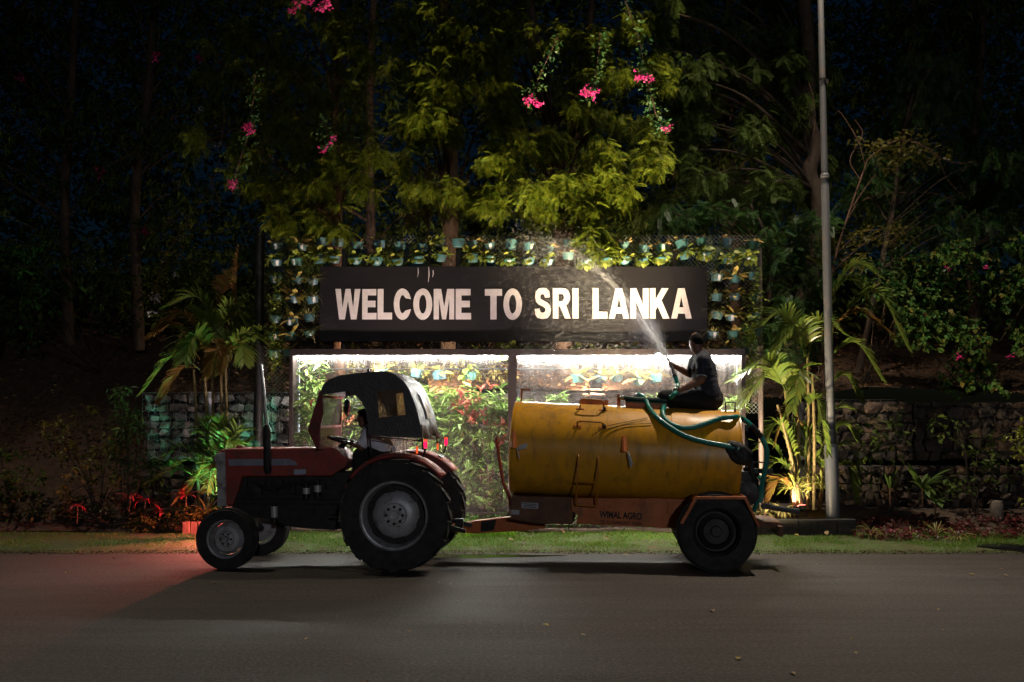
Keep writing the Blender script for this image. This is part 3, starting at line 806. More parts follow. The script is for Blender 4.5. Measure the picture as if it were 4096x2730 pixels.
# ================================================================== LEAF BLADES
class LB:
    """collects leaf blades as quads"""
    def __init__(self): self.V, self.F = [], []
    def blade(self, base, az, el, Ln, W, droop=0.6, ns=3, prof='lance', twist=0.0, fold=0.0):
        base = Vector(base)
        o = len(self.V)
        p = base.copy()
        for i in range(ns + 1):
            t = i / ns
            e = el - droop * t
            d = Vector((math.cos(az) * math.cos(e), math.sin(az) * math.cos(e), math.sin(e)))
            if i: p = p + d * (Ln / ns)
            if prof == 'lance': wd = W * (0.18 + 0.82 * math.sin(math.pi * min(1, t * 0.92 + 0.04)) ** 0.8) if t < 1 else W * 0.04
            elif prof == 'round': wd = W * (0.25, 1.0, 0.95, 0.25)[min(3, int(t * 3 + 0.01))] if ns == 3 else W * math.sin(math.pi * (0.08 + 0.86 * t)) ** 0.55
            else: wd = W * (1 - t * 0.93)
            s = Vector((-math.sin(az), math.cos(az), 0))
            if twist:
                s = Matrix.Rotation(twist, 3, d) @ s
            s = s * (wd / 2)
            self.V += [tuple(p - s), tuple(p + s)]
        for i in range(ns):
            a = o + 2 * i
            self.F.append((a, a + 1, a + 3, a + 2))
    def mesh(self, name): return fast_mesh(name, np.array(self.V), np.array(self.F), True)
    def build(self, name, mat, parent=None, rel=None): return mesh_obj(name, self.mesh(name), mat, parent, rel)

# ================================================================== HANGING POTS
POTM = [pmat('pot_plastic_%d' % i, c, 0.42, 0, tuple(x * .75 for x in c), 6, spec=0.5, dirt=(0.10, 0.09, 0.07), dscale=9, damt=0.42) for i, c in enumerate(((0.055, 0.165, 0.175), (0.055, 0.145, 0.18), (0.045, 0.17, 0.135), (0.075, 0.19, 0.20), (0.04, 0.12, 0.13)))]
LABM = pmat('white_tape', (0.62, 0.62, 0.62), 0.5, 0, (0.5, 0.5, 0.5), 8)
GRV = pmat('pot_groove', (0.03, 0.08, 0.085), 0.6, 0, (0.02, 0.05, 0.055), 8)
def pot_mesh(kind, mat):
    mb = MB(); n = 24
    if kind == 0: prof = [(0.0, 0.0), (0.078, 0.0), (0.082, 0.008), (0.097, 0.105), (0.106, 0.107), (0.107, 0.125), (0.098, 0.125), (0.09, 0.10), (0.0, 0.10)]
    else: prof = [(0.0, 0.0), (0.035, 0.004), (0.066, 0.022), (0.088, 0.056), (0.097, 0.10), (0.106, 0.102), (0.107, 0.12), (0.098, 0.12), (0.09, 0.09), (0.0, 0.09)]
    prof = [(max(r_, 0.001), h) for r_, h in prof]
    mb.lathe(prof, lambda a, b, h: Vector((a, b, h)), n)
    # raised ribs down the wall
    for k in range(12):
        a = 2 * math.pi * (k + 0.5) / 12
        if kind == 0:
            p0 = Vector((0.083 * math.cos(a), 0.083 * math.sin(a), 0.01)); p1 = Vector((0.098 * math.cos(a), 0.098 * math.sin(a), 0.104))
            mb.bar(p0, p1, 0.006, 0.006, (-math.sin(a), math.cos(a), 0))
    me = mb.mesh('pot', True); me.materials.append(mat)
    return me
POTS = {(k, i): pot_mesh(k, POTM[i]) for k in (0, 1) for i in range(5)}
mb = MB()
for k in range(4):
    a0 = R(-104 + 7 * k)
    a1 = R(-104 + 7 * (k + 1))
    mb.add([(0.085 * math.cos(a0), 0.085 * math.sin(a0), 0.012), (0.085 * math.cos(a1), 0.085 * math.sin(a1), 0.012), (0.104 * math.cos(a1), 0.104 * math.sin(a1), 0.104), (0.104 * math.cos(a0), 0.104 * math.sin(a0), 0.104)], [(0, 1, 2, 3)])
LABEL_ME = mb.mesh('label_strip'); LABEL_ME.materials.append(LABM)
LEAF_GREEN = leafmat('pot_leaf_green', [(0.16, 0.22, 0.03), (0.24, 0.30, 0.045), (0.12, 0.18, 0.025), (0.34, 0.34, 0.06)], 0.35)
LEAF_YEL = leafmat('pot_leaf_yellow', [(0.38, 0.32, 0.06), (0.46, 0.34, 0.10), (0.34, 0.24, 0.08), (0.30, 0.30, 0.06)], 0.3)
LEAF_DRY = leafmat('pot_leaf_dry', [(0.40, 0.25, 0.10), (0.30, 0.18, 0.08), (0.30, 0.24, 0.06)], 0.3)
LEAF_SPI = leafmat('pot_leaf_narrow', [(0.24, 0.22, 0.07), (0.34, 0.30, 0.12), (0.16, 0.17, 0.04)], 0.3)
def plant_mesh(kind, seed):
    rnd = random.Random(seed); L_ = LB()
    if kind == 'broad':
        for k in range(22):
            az = rnd.uniform(0, 6.28); r0 = rnd.uniform(0, 0.09); h = rnd.uniform(0.0, 0.11)
            L_.blade((r0 * math.cos(az), r0 * math.sin(az), 0.09 + h), az + rnd.uniform(-.5, .5), rnd.uniform(-0.5, 0.9), rnd.uniform(0.06, 0.115), rnd.uniform(0.045, 0.075), rnd.uniform(0.3, 1.2), 3, 'round', rnd.uniform(-.6, .6))
        for k in range(7):
            az = rnd.uniform(-2.8, -0.3)
            L_.blade((0.1 * math.cos(az), 0.1 * math.sin(az), 0.10), az, rnd.uniform(-0.9, 0.2), rnd.uniform(0.06, 0.11), rnd.uniform(0.045, 0.07), 0.8, 3, 'round', rnd.uniform(-.5, .5))
        m_ = LEAF_GREEN
    elif kind == 'rosette':
        for k in range(20):
            az = rnd.uniform(0, 6.28); el = rnd.uniform(-0.1, 1.3)
            L_.blade((0.02 * math.cos(az), 0.02 * math.sin(az), 0.10), az, el, rnd.uniform(0.13, 0.23), rnd.uniform(0.05, 0.08), rnd.uniform(0.3, 1.1), 4, 'lance', rnd.uniform(-.5, .5))
        m_ = LEAF_YEL
    elif kind == 'spider':
        for k in range(46):
            az = rnd.uniform(0, 6.28)
            L_.blade((0.03 * math.cos(az), 0.03 * math.sin(az), 0.10), az, rnd.uniform(0.3, 1.4), rnd.uniform(0.12, 0.24), 0.014, rnd.uniform(0.6, 2.2), 4, 'taper')
        m_ = LEAF_SPI
    elif kind == 'sparse':
        for k in range(9):
            az = rnd.uniform(0, 6.28); h = rnd.uniform(0, 0.05)
            L_.blade((0.05 * math.cos(az), 0.05 * math.sin(az), 0.09 + h), az, rnd.uniform(0.0, 1.3), rnd.uniform(0.05, 0.10), rnd.uniform(0.02, 0.04), 0.6, 3, 'lance', rnd.uniform(-.8, .8))
        for k in range(5):
            az = rnd.uniform(0, 6.28)
            L_.blade((0.03, 0.0, 0.09), az, rnd.uniform(0.7, 1.5), rnd.uniform(0.08, 0.16), 0.006, 0.3, 2, 'taper')
        m_ = LEAF_DRY
    else:  # trailing
        for s in range(5):
            az = rnd.uniform(-2.9, -0.2); p = Vector((0.09 * math.cos(az), 0.09 * math.sin(az), 0.11))
            ln = rnd.uniform(0.2, 0.5)
            for k in range(14):
                q = p + Vector((rnd.uniform(-.04, .04), rnd.uniform(-.03, .0) - 0.01, -ln * k / 14))
                L_.blade(q, rnd.uniform(0, 6.28), rnd.uniform(-.6, .6), rnd.uniform(0.035, 0.06), 0.035, 0.6, 2, 'lance')
        for k in range(14):
            az = rnd.uniform(0, 6.28)
            L_.blade((0.04 * math.cos(az), 0.04 * math.sin(az), 0.1 + rnd.uniform(0, .08)), az, rnd.uniform(0, 1), 0.07, 0.045, 0.6, 3, 'round')
        m_ = LEAF_GREEN
    me = L_.mesh('plant'); me.materials.append(m_)
    return me
PLANTS = {k: [plant_mesh(k, 100 * i + j) for j in range(4)] for i, k in enumerate(('broad', 'rosette', 'spider', 'sparse', 'trailing'))}
ORD = ['first', 'second', 'third', 'fourth', 'fifth', 'sixth', 'seventh', 'eighth', 'ninth', 'tenth', 'eleventh', 'twelfth', 'thirteenth', 'fourteenth', 'fifteenth', 'sixteenth', 'seventeenth', 'eighteenth', 'nineteenth', 'twentieth', 'twenty-first', 'twenty-second', 'twenty-third', 'twenty-fourth', 'twenty-fifth', 'twenty-sixth']
WIREK = pmat('hanging_wire', (0.05, 0.05, 0.05), 0.5, 0.5)
mb = MB(); mb.tube([(-0.1, 0.0, 0.118), (-0.05, 0.1, 0.15), (0.05, 0.1, 0.15), (0.1, 0.0, 0.118)], 0.003, 5); HANGER_ME = mb.mesh('hanger'); HANGER_ME.materials.append(WIREK)
def hanging_pot(px, py, Y, shape, plant, label, group, strip=False, sc=1.0, tilt=0.0):
    """px,py: middle of the rim"""
    q = PW(px, py, Y)
    rz = random.uniform(-0.5, 0.5); sc = sc * random.uniform(0.82, 1.02); px += random.uniform(-5, 5); py += random.uniform(-4, 4)
    t = thing('hanging_pot', label, 'plant pot', (q.x, Y, q.z - 0.12 * sc), (R(random.uniform(-6, 16)), tilt if tilt else R(random.uniform(-11, 11)), 0), group)
    t.scale = (sc, sc, sc)
    def child(nm, me, rz_=0.0):
        o = bpy.data.objects.new(nm, me); link(o); o.parent = t; o.rotation_euler = (0, 0, rz_)
        return o
    child('pot', POTS[(shape, random.choice((0, 0, 1, 1, 2, 3, 4)))], rz)
    child('hanger', HANGER_ME)
    if strip: child('label_strip', LABEL_ME, random.uniform(-0.4, 0.5))
    if plant:
        pl_ = child('plant', random.choice(PLANTS[plant]), random.uniform(-0.6, 0.6)); k_ = random.uniform(1.0, 1.5); pl_.scale = (k_, k_, k_); pl_['kind'] = 'stuff'; pl_.location = (0, 0, -0.1 * (k_ - 1)); pl_.rotation_euler = (R(random.uniform(0, 16)), R(random.uniform(-12, 12)), pl_.rotation_euler[2])
PY = 15.70
def c3(x, y): return (1000 + x * .4675, 880 + y * .4675)
def c4(x, y): return (2000 + x * .4675, 880 + y * .4675)
up = [c3(240, 205), c3(443, 205), c3(615, 160), c3(750, 162), c3(920, 190), c3(1108, 178), c3(1287, 195), c3(1470, 210), c3(1630, 175), c3(1783, 170), c3(1900, 185), c3(2057, 195), c3(2228, 178),
      c4(255, 200), c4(405, 235), c4(583, 175), c4(730, 215), c4(1065, 195), c4(1225, 225), c4(1385, 215), c4(1565, 180), c4(1730, 160), c4(1945, 170), c4(2155, 190)]
for i, (x, y) in enumerate(up):
    pl = 'broad' if i in (8,) else ('rosette' if i in (1, 16) else 'sparse')
    hanging_pot(x, y, PY, 0, pl, '%s teal pot from the left in the sparse upper row above the sign' % ORD[i], 'teal pots in the upper row above the sign', i in (0, 1, 11, 13, 15, 16, 19, 22))
lo_ = [c3(228, 335), c3(400, 335), c3(595, 310), c3(720, 312), c3(910, 330), c3(1085, 330), c3(1275, 335), c3(1445, 318), c3(1627, 302), c3(1905, 300), c3(2058, 315), c3(2220, 330),
       c4(253, 330), c4(408, 335), c4(580, 280), c4(740, 335), c4(920, 335), c4(1068, 325), c4(1228, 335), c4(1375, 325), c4(1582, 280), c4(1753, 285), c4(1950, 320), c4(2135, 320)]
for i, (x, y) in enumerate(lo_):
    hanging_pot(x, y, PY - 0.03, 1 if i in (4, 5, 6, 10, 11, 12, 13, 15, 16, 17, 18, 19) else 0, 'sparse' if i == 14 else 'broad', '%s leafy teal pot from the left in the lower row directly above the sign' % ORD[i], 'teal pots in the lower row above the sign', i in (0, 1, 10, 11, 12, 13, 15, 16, 21, 22, 23))
lcol = [[c3(220, 485), c3(230, 640), c3(215, 820), c3(210, 965), c3(215, 1115)], [c3(400, 485), c3(378, 645), c3(365, 840), c3(345, 970), c3(330, 1110)], [c3(540, 500), c3(540, 655), c3(510, 815), c3(515, 950)]]
rcol = [[c4(1852, 460), c4(1852, 640), c4(1850, 790), c4(1820, 960), c4(1770, 1105)], [c4(2010, 480), c4(2008, 630), c4(1980, 800), c4(1995, 955), c4(1920, 1095)], [c4(2170, 455), c4(2175, 640), c4(2175, 800), c4(2190, 935), c4(2130, 1090)]]
WHERE_L = ['outer column before the W', 'middle column before the W', 'inner column before the W']
WHERE_R = ['inner column after the last A', 'middle column after the last A', 'outer column after the last A']
for cols, wh, kinds, gname in ((lcol, WHERE_L, ('trailing', 'rosette', 'spider'), 'teal pots in columns at the start of the sign'), (rcol, WHERE_R, ('spider', 'rosette', 'trailing'), 'teal pots in columns at the end of the sign')):
    for k, col in enumerate(cols):
        for j, (x, y) in enumerate(col):
            nm = {'trailing': 'trailing', 'rosette': 'yellow leaved', 'spider': 'narrow leaved'}[kinds[k]]
            hanging_pot(x, y, PY - 0.01 * (j % 3), 0, kinds[k], '%s teal pot down with %s plant in the %s' % (ORD[j], nm, wh[k]), gname, (j + k) % 3 == 0)
ins = [(2312, 1500, 'rosette'), (2404, 1500, 'rosette'), (2470, 1498, 'rosette'), (2555, 1508, 'rosette'), (2625, 1500, 'rosette'), (1530, 1478, 'rosette'), (1665, 1480, 'rosette'), (1760, 1484, 'rosette'), (1880, 1488, 'broad')]
ins.sort()
for i, (x, y, k) in enumerate(ins):
    hanging_pot(x, y, 16.05 + 0.05 * (i % 2), 0, k, '%s teal pot from the left hanging behind the glass screen' % ORD[i], 'teal pots behind the glass screen', False, 1.15)
mb = MB(); mb.tube([(fl + 0.1, 16.1, 2.62), (fr_ - 0.1, 16.1, 2.62)], 0.012, 8)
o = mb.build('hanging_rail', BLACKM); tag(o, 'thin dark rail holding the pots behind the glass', 'rail')
low = [(1225, 'spider'), (1310, 'spider'), (1425, 'broad'), (1480, 'sparse'), (1560, 'sparse'), (1640, 'sparse'), (1905, 'broad'), (1990, 'broad'), (2056, 'broad'), (2120, 'broad'), (2180, 'broad'), (2290, 'broad'), (2385, 'broad'), (2465, 'broad'), (2545, 'broad'), (2680, 'broad')]
for i, (x, k) in enumerate(low):
    hanging_pot(x, 1410 - (6 if k == 'broad' else 0), 15.74, 0, k, '%s plant from the left peeping between the sign and the glass screen rail' % ORD[i], 'pots between the sign and the glass screen', False)

# ================================================================== TRACTOR
TYAW = R(180 - 4.5)
axy = (-1.395 + 0.675 * math.sin(R(4.5)), 12.0 + 0.675 * math.cos(R(4.5)))
TM = Matrix.Translation((axy[0], axy[1], 0)) @ Matrix.Rotation(TYAW, 4, 'Z')
tr = thing('tractor', 'old red tractor with a black canvas canopy parked before the sign', 'tractor', (axy[0], axy[1], 0), (0, 0, TYAW))
def T2(px, py, y=0.3):
    q = PL(TM, px, py, y); return (q.x, q.z)
def T3(px, py, y=0.3): return PL(TM, px, py, y)
def lugs(mb, cx, cz, cy, Rr, W, n, h, lean=0.33, half=True):
    """chevron tread bars"""
    for s in (-1, 1):
        for k in range(n):
            a0 = 2 * math.pi * (k + (0.5 if s > 0 else 0)) / n
            P = []
            for (yy, da) in ((0.02, lean), (W * 0.515, 0.0)):
                for w_ in (-0.5, 0.5):
                    a = a0 + da * 0.62 + w_ * (0.24 * 2 * math.pi / n * 1.6)
                    edge = 1.0 if yy < 0.1 else 0.975
                    for rr_ in (Rr * edge - h * 1.4, Rr * edge):
                        a2 = a
                        P.append((cx + rr_ * math.cos(a2), cy + s * yy, cz + rr_ * math.sin(a2)))
            mb.add(P, [(0, 1, 3, 2), (4, 6, 7, 5), (0, 4, 5, 1), (2, 3, 7, 6), (1, 5, 7, 3), (0, 2, 6, 4)])
def wheel(parent, c, Rr, W, rim, out, style, name='wheel'):
    """c centre (local), axle along y, out = +1/-1 side that faces outward"""
    cx, cy, cz = c
    mp = lambda a, b, h: Vector((cx + a, cy + out * h, cz + b))
    # hub / disc is the wheel part, tyre and rim its sub-parts
    hb = MB()
    if style == 'rear':
        hb.lathe([(0.002, 0.10), (0.055, 0.105), (0.06, 0.085), (0.135, 0.08), (0.145, 0.055), (0.20, 0.05), (0.265, 0.005), (0.285, -0.02), (0.285, -0.03), (0.002, -0.03)], mp, 48)
    elif style == 'front':
        hb.lathe([(0.002, 0.11), (0.03, 0.11), (0.038, 0.085), (0.042, 0.06), (0.085, 0.055), (0.095, 0.035), (0.15, 0.03), (0.175, 0.0), (0.19, -0.02), (0.002, -0.02)], mp, 36)
    else:
        hb.lathe([(0.002, 0.06), (0.06, 0.06), (0.07, 0.03), (0.15, 0.03), (0.17, 0.06), (0.21, 0.04), (0.21, 0.0), (0.002, 0.0)], mp, 36)
    hub = hb.build(name, SILVER if style != 'trailer' else BLACKM, parent, True)
    t = MB()
    w2 = W / 2
    kb = 0.935 if style == 'rear' else 0.975
    t.lathe([(rim, -w2 * 0.72), (rim * 1.06, -w2 * 0.9), (rim + (Rr - rim) * 0.55, -w2 * 1.04), (rim + (Rr - rim) * 0.85, -w2 * 0.99), (Rr * kb * 0.982, -w2 * 0.86), (Rr * kb * 0.997, -w2 * 0.4), (Rr * kb, 0),
             (Rr * kb * 0.997, w2 * 0.4), (Rr * kb * 0.982, w2 * 0.86), (rim + (Rr - rim) * 0.85, w2 * 0.99), (rim + (Rr - rim) * 0.55, w2 * 1.04), (rim * 1.06, w2 * 0.9), (rim, w2 * 0.72)], mp, 64, close=True)
    if style == 'rear': lugs(t, cx, cz, cy, Rr, W, 18, 0.05)
    elif style == 'front':
        for yy in (-0.06, -0.02, 0.02, 0.06):
            t.lathe([(Rr * 0.95, yy - 0.012), (Rr, yy - 0.01), (Rr, yy + 0.01), (Rr * 0.95, yy + 0.012)], lambda a, b, h: Vector((cx + a, cy + h, cz + b)), 64, close=True)
    else:
        for yy in (-0.07, 0.0, 0.07):
            t.lathe([(Rr * 0.95, yy - 0.025), (Rr, yy - 0.022), (Rr, yy + 0.022), (Rr * 0.95, yy + 0.025)], lambda a, b, h: Vector((cx + a, cy + h, cz + b)), 64, close=True)
    t.build('tyre', RUBBER, hub, True)
    r_ = MB()
    r_.lathe([(rim * 1.05, w2 * 0.92), (rim * 1.05, w2 * 0.80), (rim * 0.97, w2 * 0.72), (rim * 0.93, w2 * 0.30), (rim * 0.90, 0), (rim * 0.90, -w2 * 0.8), (rim * 1.0, -w2 * 0.8), (rim * 1.0, w2 * 0.7)], mp, 56, close=True)
    r_.build('rim', SILVER if style != 'trailer' else BLACKM, hub, True)
    if style == 'rear':
        for k in range(8):
            a = 2 * math.pi * k / 8
            b = MB(); b.lathe([(0.019, 0.076), (0.019, 0.098), (0.003, 0.100)], lambda u, v, h, a=a: mp(0.10 * math.cos(a) + u, 0.10 * math.sin(a) + v, h), 10); b.build('wheel_nut', BLACKM, hub, True)
        for k in range(6):
            a = 2 * math.pi * (k + 0.3) / 6
            b = MB(); b.bar(mp(0.27 * math.cos(a), 0.27 * math.sin(a), -0.015), mp(0.385 * math.cos(a), 0.385 * math.sin(a), -0.02), 0.09, 0.02, (0, 1, 0)); b.build('rim_bracket', BLACKM, hub)
        d_ = MB(); d_.lathe([(0.002, -0.05), (rim * 0.9, -0.05), (rim * 0.9, -0.07), (0.002, -0.07)], mp, 40); d_.build('wheel_back', BLACKM, hub)
    if style == 'trailer':
        d_ = MB(); d_.lathe([(0.002, -0.01), (rim * 0.91, -0.01), (rim * 0.91, -0.03), (0.002, -0.03)], mp, 40); d_.build('wheel_back', BLACKM, hub)
    elif style == 'front':
        for k in range(6):
            a = 2 * math.pi * k / 6
            b = MB(); b.lathe([(0.013, 0.05), (0.013, 0.072), (0.002, 0.074)], lambda u, v, h, a=a: mp(0.066 * math.cos(a) + u, 0.066 * math.sin(a) + v, h), 8); b.build('wheel_nut', BLACKM, hub, True)
    return hub
RW = 0.30
wheel(tr, (0, 0.675, 0.682), 0.682, RW, 0.395, 1, 'rear')
wheel(tr, (0, -0.675, 0.682), 0.682, RW, 0.395, -1, 'rear')
FX = 2.085
wheel(tr, (FX, 0.625, 0.372), 0.372, 0.18, 0.225, 1, 'front')
wheel(tr, (FX, -0.625, 0.372), 0.372, 0.18, 0.225, -1, 'front')

def xplate(pts, y0, y1, holes=()):
    mb = MB(); mb.plate(pts, holes, lambda u, v, w: Vector((u, y0 + w, v)), y1 - y0); return mb
HB = 0.27
hood = [T2(x, y, HB) for x, y in ((872, 1812), (884, 1800), (905, 1795), (1265, 1792), (1330, 1790), (1355, 1800), (1392, 1842), (1380, 1870), (1322, 1906), (967, 1908), (955, 1955), (931, 2022), (872, 2026))]
o = xplate(hood, -HB, HB).build('hood', RED, tr); bevel_mod(o, 0.035, 3)
gr = [T2(x, y, HB) for x, y in ((865, 1815), (901, 1807), (906, 2024), (871, 2030))]
bevel_mod(xplate(gr, -HB - 0.008, HB + 0.008).build('grille_surround', SILVER, tr), 0.012)
gx_ = T2(866, 1900, HB)[0]
for k in range(9):
    mb = MB(); mb.box((gx_ + 0.012, 0, 0.98 + 0.045 * k), (0.02, 0.44, 0.02)); mb.build('grille_bar', BLACKM, tr)
for s in (-1, 1):
    mb = MB(); mb.lathe([(0.004, 0.05), (0.06, 0.045), (0.07, 0.03), (0.06, -0.02)], lambda a, b, h, s=s: Vector((gx_ + 0.02 + h, s * 0.15 + a, 1.30 + b)), 18); mb.build('headlight', STEEL, tr, True)
STRIPE = pmat('silver_blue_stripe', (0.30, 0.32, 0.40), 0.45, 0.3, (0.22, 0.24, 0.32), 8, dirt=(0.16, 0.08, 0.07), dscale=12, damt=0.4)
for ys, ye in ((HB + 0.001, HB + 0.005), (-HB - 0.005, -HB - 0.001)):
    st = [T2(x, y, HB) for x, y in ((912, 1838), (1155, 1836), (1180, 1845), (1192, 1862), (918, 1864))]
    xplate(st, ys, ye).build('hood_stripe', STRIPE, tr)
bd = [T2(x, y, HB) for x, y in ((1176, 1879), (1223, 1877), (1224, 1898), (1177, 1900))]
bevel_mod(xplate(bd, HB + 0.001, HB + 0.006).build('name_badge', pmat('badge', (0.42, 0.44, 0.55), 0.5, 0, (0.3, 0.32, 0.42), 20), tr), 0.002)
mb = MB(); q = T3(960, 1792, 0.0); mb.lathe([(0.045, -0.02), (0.05, 0.01), (0.04, 0.03), (0.01, 0.035)], lambda a, b, h: Vector((q.x + a, b, q.z + h)), 16); mb.build('radiator_cap', DRED, tr, True)
# engine, gearbox, axle housings
eng = [T2(x, y, 0.2) for x, y in ((955, 1900), (1390, 1890), (1560, 1880), (1660, 1960), (1660, 2090), (1560, 2115), (1380, 2112), (1340, 2122), (1250, 2118), (1140, 2105), (1090, 2080), (930, 2060), (930, 1990))]
bevel_mod(xplate(eng, -0.19, 0.19).build('engine_block', ENGINE, tr), 0.02)
mb = MB()
for k in range(14):
    a = T3(985 + 24 * k, 1930 + (k % 3) * 14, 0.2)
    mb.box((a.x, 0.215, a.z), (0.05, 0.06, 0.10 - 0.02 * (k % 2)))
mb.bar(T3(950, 1985, 0.22), T3(1380, 1990, 0.22), 0.04, 0.05)
mb.bar(T3(920, 2012, 0.24), T3(1390, 2014, 0.24), 0.015, 0.02)
mb.tube([T3(1000, 1935, 0.22), T3(1080, 1960, 0.26), T3(1180, 1935, 0.24), T3(1260, 1930, 0.22)], 0.02, 8)
mb.lathe([(0.02, 0.2), (0.10, 0.21), (0.10, 0.25), (0.02, 0.26)], lambda a, b, h: Vector((T3(1010, 1960).x + a, h, T3(1010, 1970).z + b)), 20)
mb.build('engine_fittings', ENGINE, tr)
mb = MB(); mb.tube([(FX, -0.6, 0.36), (FX, -0.3, 0.44), (FX, 0.3, 0.44), (FX, 0.6, 0.36)], 0.05, 10); mb.box((FX, 0, 0.58), (0.22, 0.3, 0.26)); mb.build('front_axle', BLACKM, tr)
mb = MB(); mb.tube([(0, -0.55, 0.68), (0, -0.2, 0.68), (0, 0.2, 0.68), (0, 0.55, 0.68)], [0.10, 0.16, 0.16, 0.10], 16); mb.build('rear_axle', BLACKM, tr, True)
FILT = pmat('filter_tin', (0.55, 0.52, 0.50), 0.4, 0.3, (0.42, 0.40, 0.38), 14)
for (a, b, c_, d) in ((1211, 1952, 1240, 1976), (1256, 1942, 1286, 1968), (1084, 2026, 1111, 2070)):
    p0 = T3((a + c_) / 2, b, 0.27); p1 = T3((a + c_) / 2, d, 0.27); r_ = abs(T3(a, b, .27).x - T3(c_, b, .27).x) / 2
    mb = MB(); mb.tube([p0, p1], r_, 16); mb.build('fuel_filter' if b < 2000 else 'oil_filter', FILT, tr, True)
    mb = MB(); mb.tube([p1, p1 - Vector((0, 0, 0.06))], r_ * 0.95, 14); mb.tube([p0, p0 + Vector((0, 0, 0.04))], r_ * 0.7, 14); mb.build('filter_cap', BLACKM, tr, True)
# exhaust
mb = MB(); mb.tube([T3(1074, 1895, 0.3), T3(1070, 1880, 0.3), T3(1068, 1720, 0.3), T3(1067, 1700, 0.3)], [0.035, 0.05, 0.05, 0.03], 18)
ex = mb.build('muffler', ENGINE, tr, True)
mb = MB(); mb.tube([T3(1067, 1705, 0.3), T3(1055, 1560, 0.3), T3(1043, 1460, 0.3)], [0.022, 0.02, 0.02], 14); mb.build('exhaust_pipe', STEEL, ex, True)
# dashboard, steering
ic = T3(1338, 1812, 0.0)
rot = Matrix.Rotation(R(-40), 3, 'Y')
mb = MB(); mb.lathe([(0.20, -0.05), (0.21, 0.0), (0.19, 0.012), (0.005, 0.012)], lambda a, b, h: ic + rot @ Vector((a * 0.85, b, h)) , 28); ip = mb.build('instrument_panel', pmat('dash_grey', (0.22, 0.2, 0.2), 0.5), tr, True)
for (a, b) in ((0.06, 0.07), (0.06, -0.07), (-0.05, 0.1), (-0.05, -0.1), (-0.06, 0)):
    mb = MB(); mb.lathe([(0.038, 0.010), (0.04, 0.018), (0.005, 0.018)], lambda u, v, h, a=a, b=b: ic + rot @ Vector((a + u, b + v, h + .003)), 14); mb.build('dial', BLACKM, ip, True)
sc_ = T3(1384, 1766, 0.0)
tilt = Matrix.Rotation(R(-15), 3, 'Y')
mb = MB()
for k in range(40):
    pass
ring = [sc_ + tilt @ Vector((0.215 * math.cos(2 * math.pi * k / 36), 0.215 * math.sin(2 * math.pi * k / 36), 0)) for k in range(37)]
mb.tube(ring, 0.019, 8, False); sw = mb.build('steering_wheel', BLACKM, tr, True)
for k in range(3):
    a = 2 * math.pi * k / 3 + 0.5
    mb = MB(); mb.bar(sc_ + tilt @ Vector((0, 0, -0.03)), sc_ + tilt @ Vector((0.21 * math.cos(a), 0.21 * math.sin(a), 0)), 0.03, 0.012); mb.build('spoke', BLACKM, sw)
mb = MB(); mb.tube([sc_ + tilt @ Vector((0, 0, -0.01)), ic + Vector((-0.02, 0, 0.0))], [0.035, 0.045], 12); mb.build('steering_column', BLACKM, tr, True)
# windscreen: two wide red posts, bar, glass
for s in (1, -1):
    yy = 0.52 * s
    if s > 0: pl = ((1283, 1560), (1272, 1590), (1232, 1720), (1267, 1797), (1277, 1790), (1283, 1705), (1293, 1655), (1291, 1590))
    else: pl = ((1366, 1575), (1358, 1600), (1330, 1660), (1321, 1702), (1340, 1735), (1347, 1780), (1362, 1785), (1368, 1650))
    o = xplate([T2(x, y, yy) for x, y in pl], yy - 0.012, yy + 0.012).build('windscreen_post', DRED, tr)
a0 = T3(1284, 1587, 0.52); a1 = T3(1275, 1708, 0.52); a2 = T3(1277, 1793, 0.52)
def mir(p): return Vector((p.x, -p.y, p.z))
mb = MB(); mb.bar(a1, mir(a1), 0.03, 0.03); mb.bar(a0, mir(a0), 0.03, 0.03); mb.build('windscreen_bar', RED, tr)
WSG = glassmat('dusty_windscreen', (0.82, 0.82, 0.80), 0.05, 0.22, (0.5, 0.46, 0.42), 0.08, (3, 3, 2))
e = Vector((0.004, 0, 0))
mb = MB(); mb.add([a0, mir(a0), mir(a1), a1, a0 + e, mir(a0) + e, mir(a1) + e, a1 + e], [(0, 1, 2, 3), (7, 6, 5, 4), (0, 4, 5, 1), (1, 5, 6, 2), (2, 6, 7, 3), (3, 7, 4, 0)]); mb.build('windscreen', WSG, tr)
WSP = glassmat('pink_reflection_pane', (0.72, 0.55, 0.53), 0.06, 0.45, (0.5, 0.3, 0.28), 0.1, (3, 3, 2))  # pink reflection in the lower pane, put into its tint and film
mb = MB(); mb.add([a1 - e * 3, mir(a1) - e * 3, mir(a2) - e * 3, a2 - e * 3, a1, mir(a1), mir(a2), a2], [(0, 1, 2, 3), (7, 6, 5, 4), (0, 4, 5, 1), (1, 5, 6, 2), (2, 6, 7, 3), (3, 7, 4, 0)]); mb.build('lower_screen', WSP, tr)
mb = MB(); wq = T3(1322, 1592, 0.0); mb.tube([wq, wq + Vector((-0.02, 0, -0.05))], 0.008, 6); mb.build('wiper', BLACKM, tr)
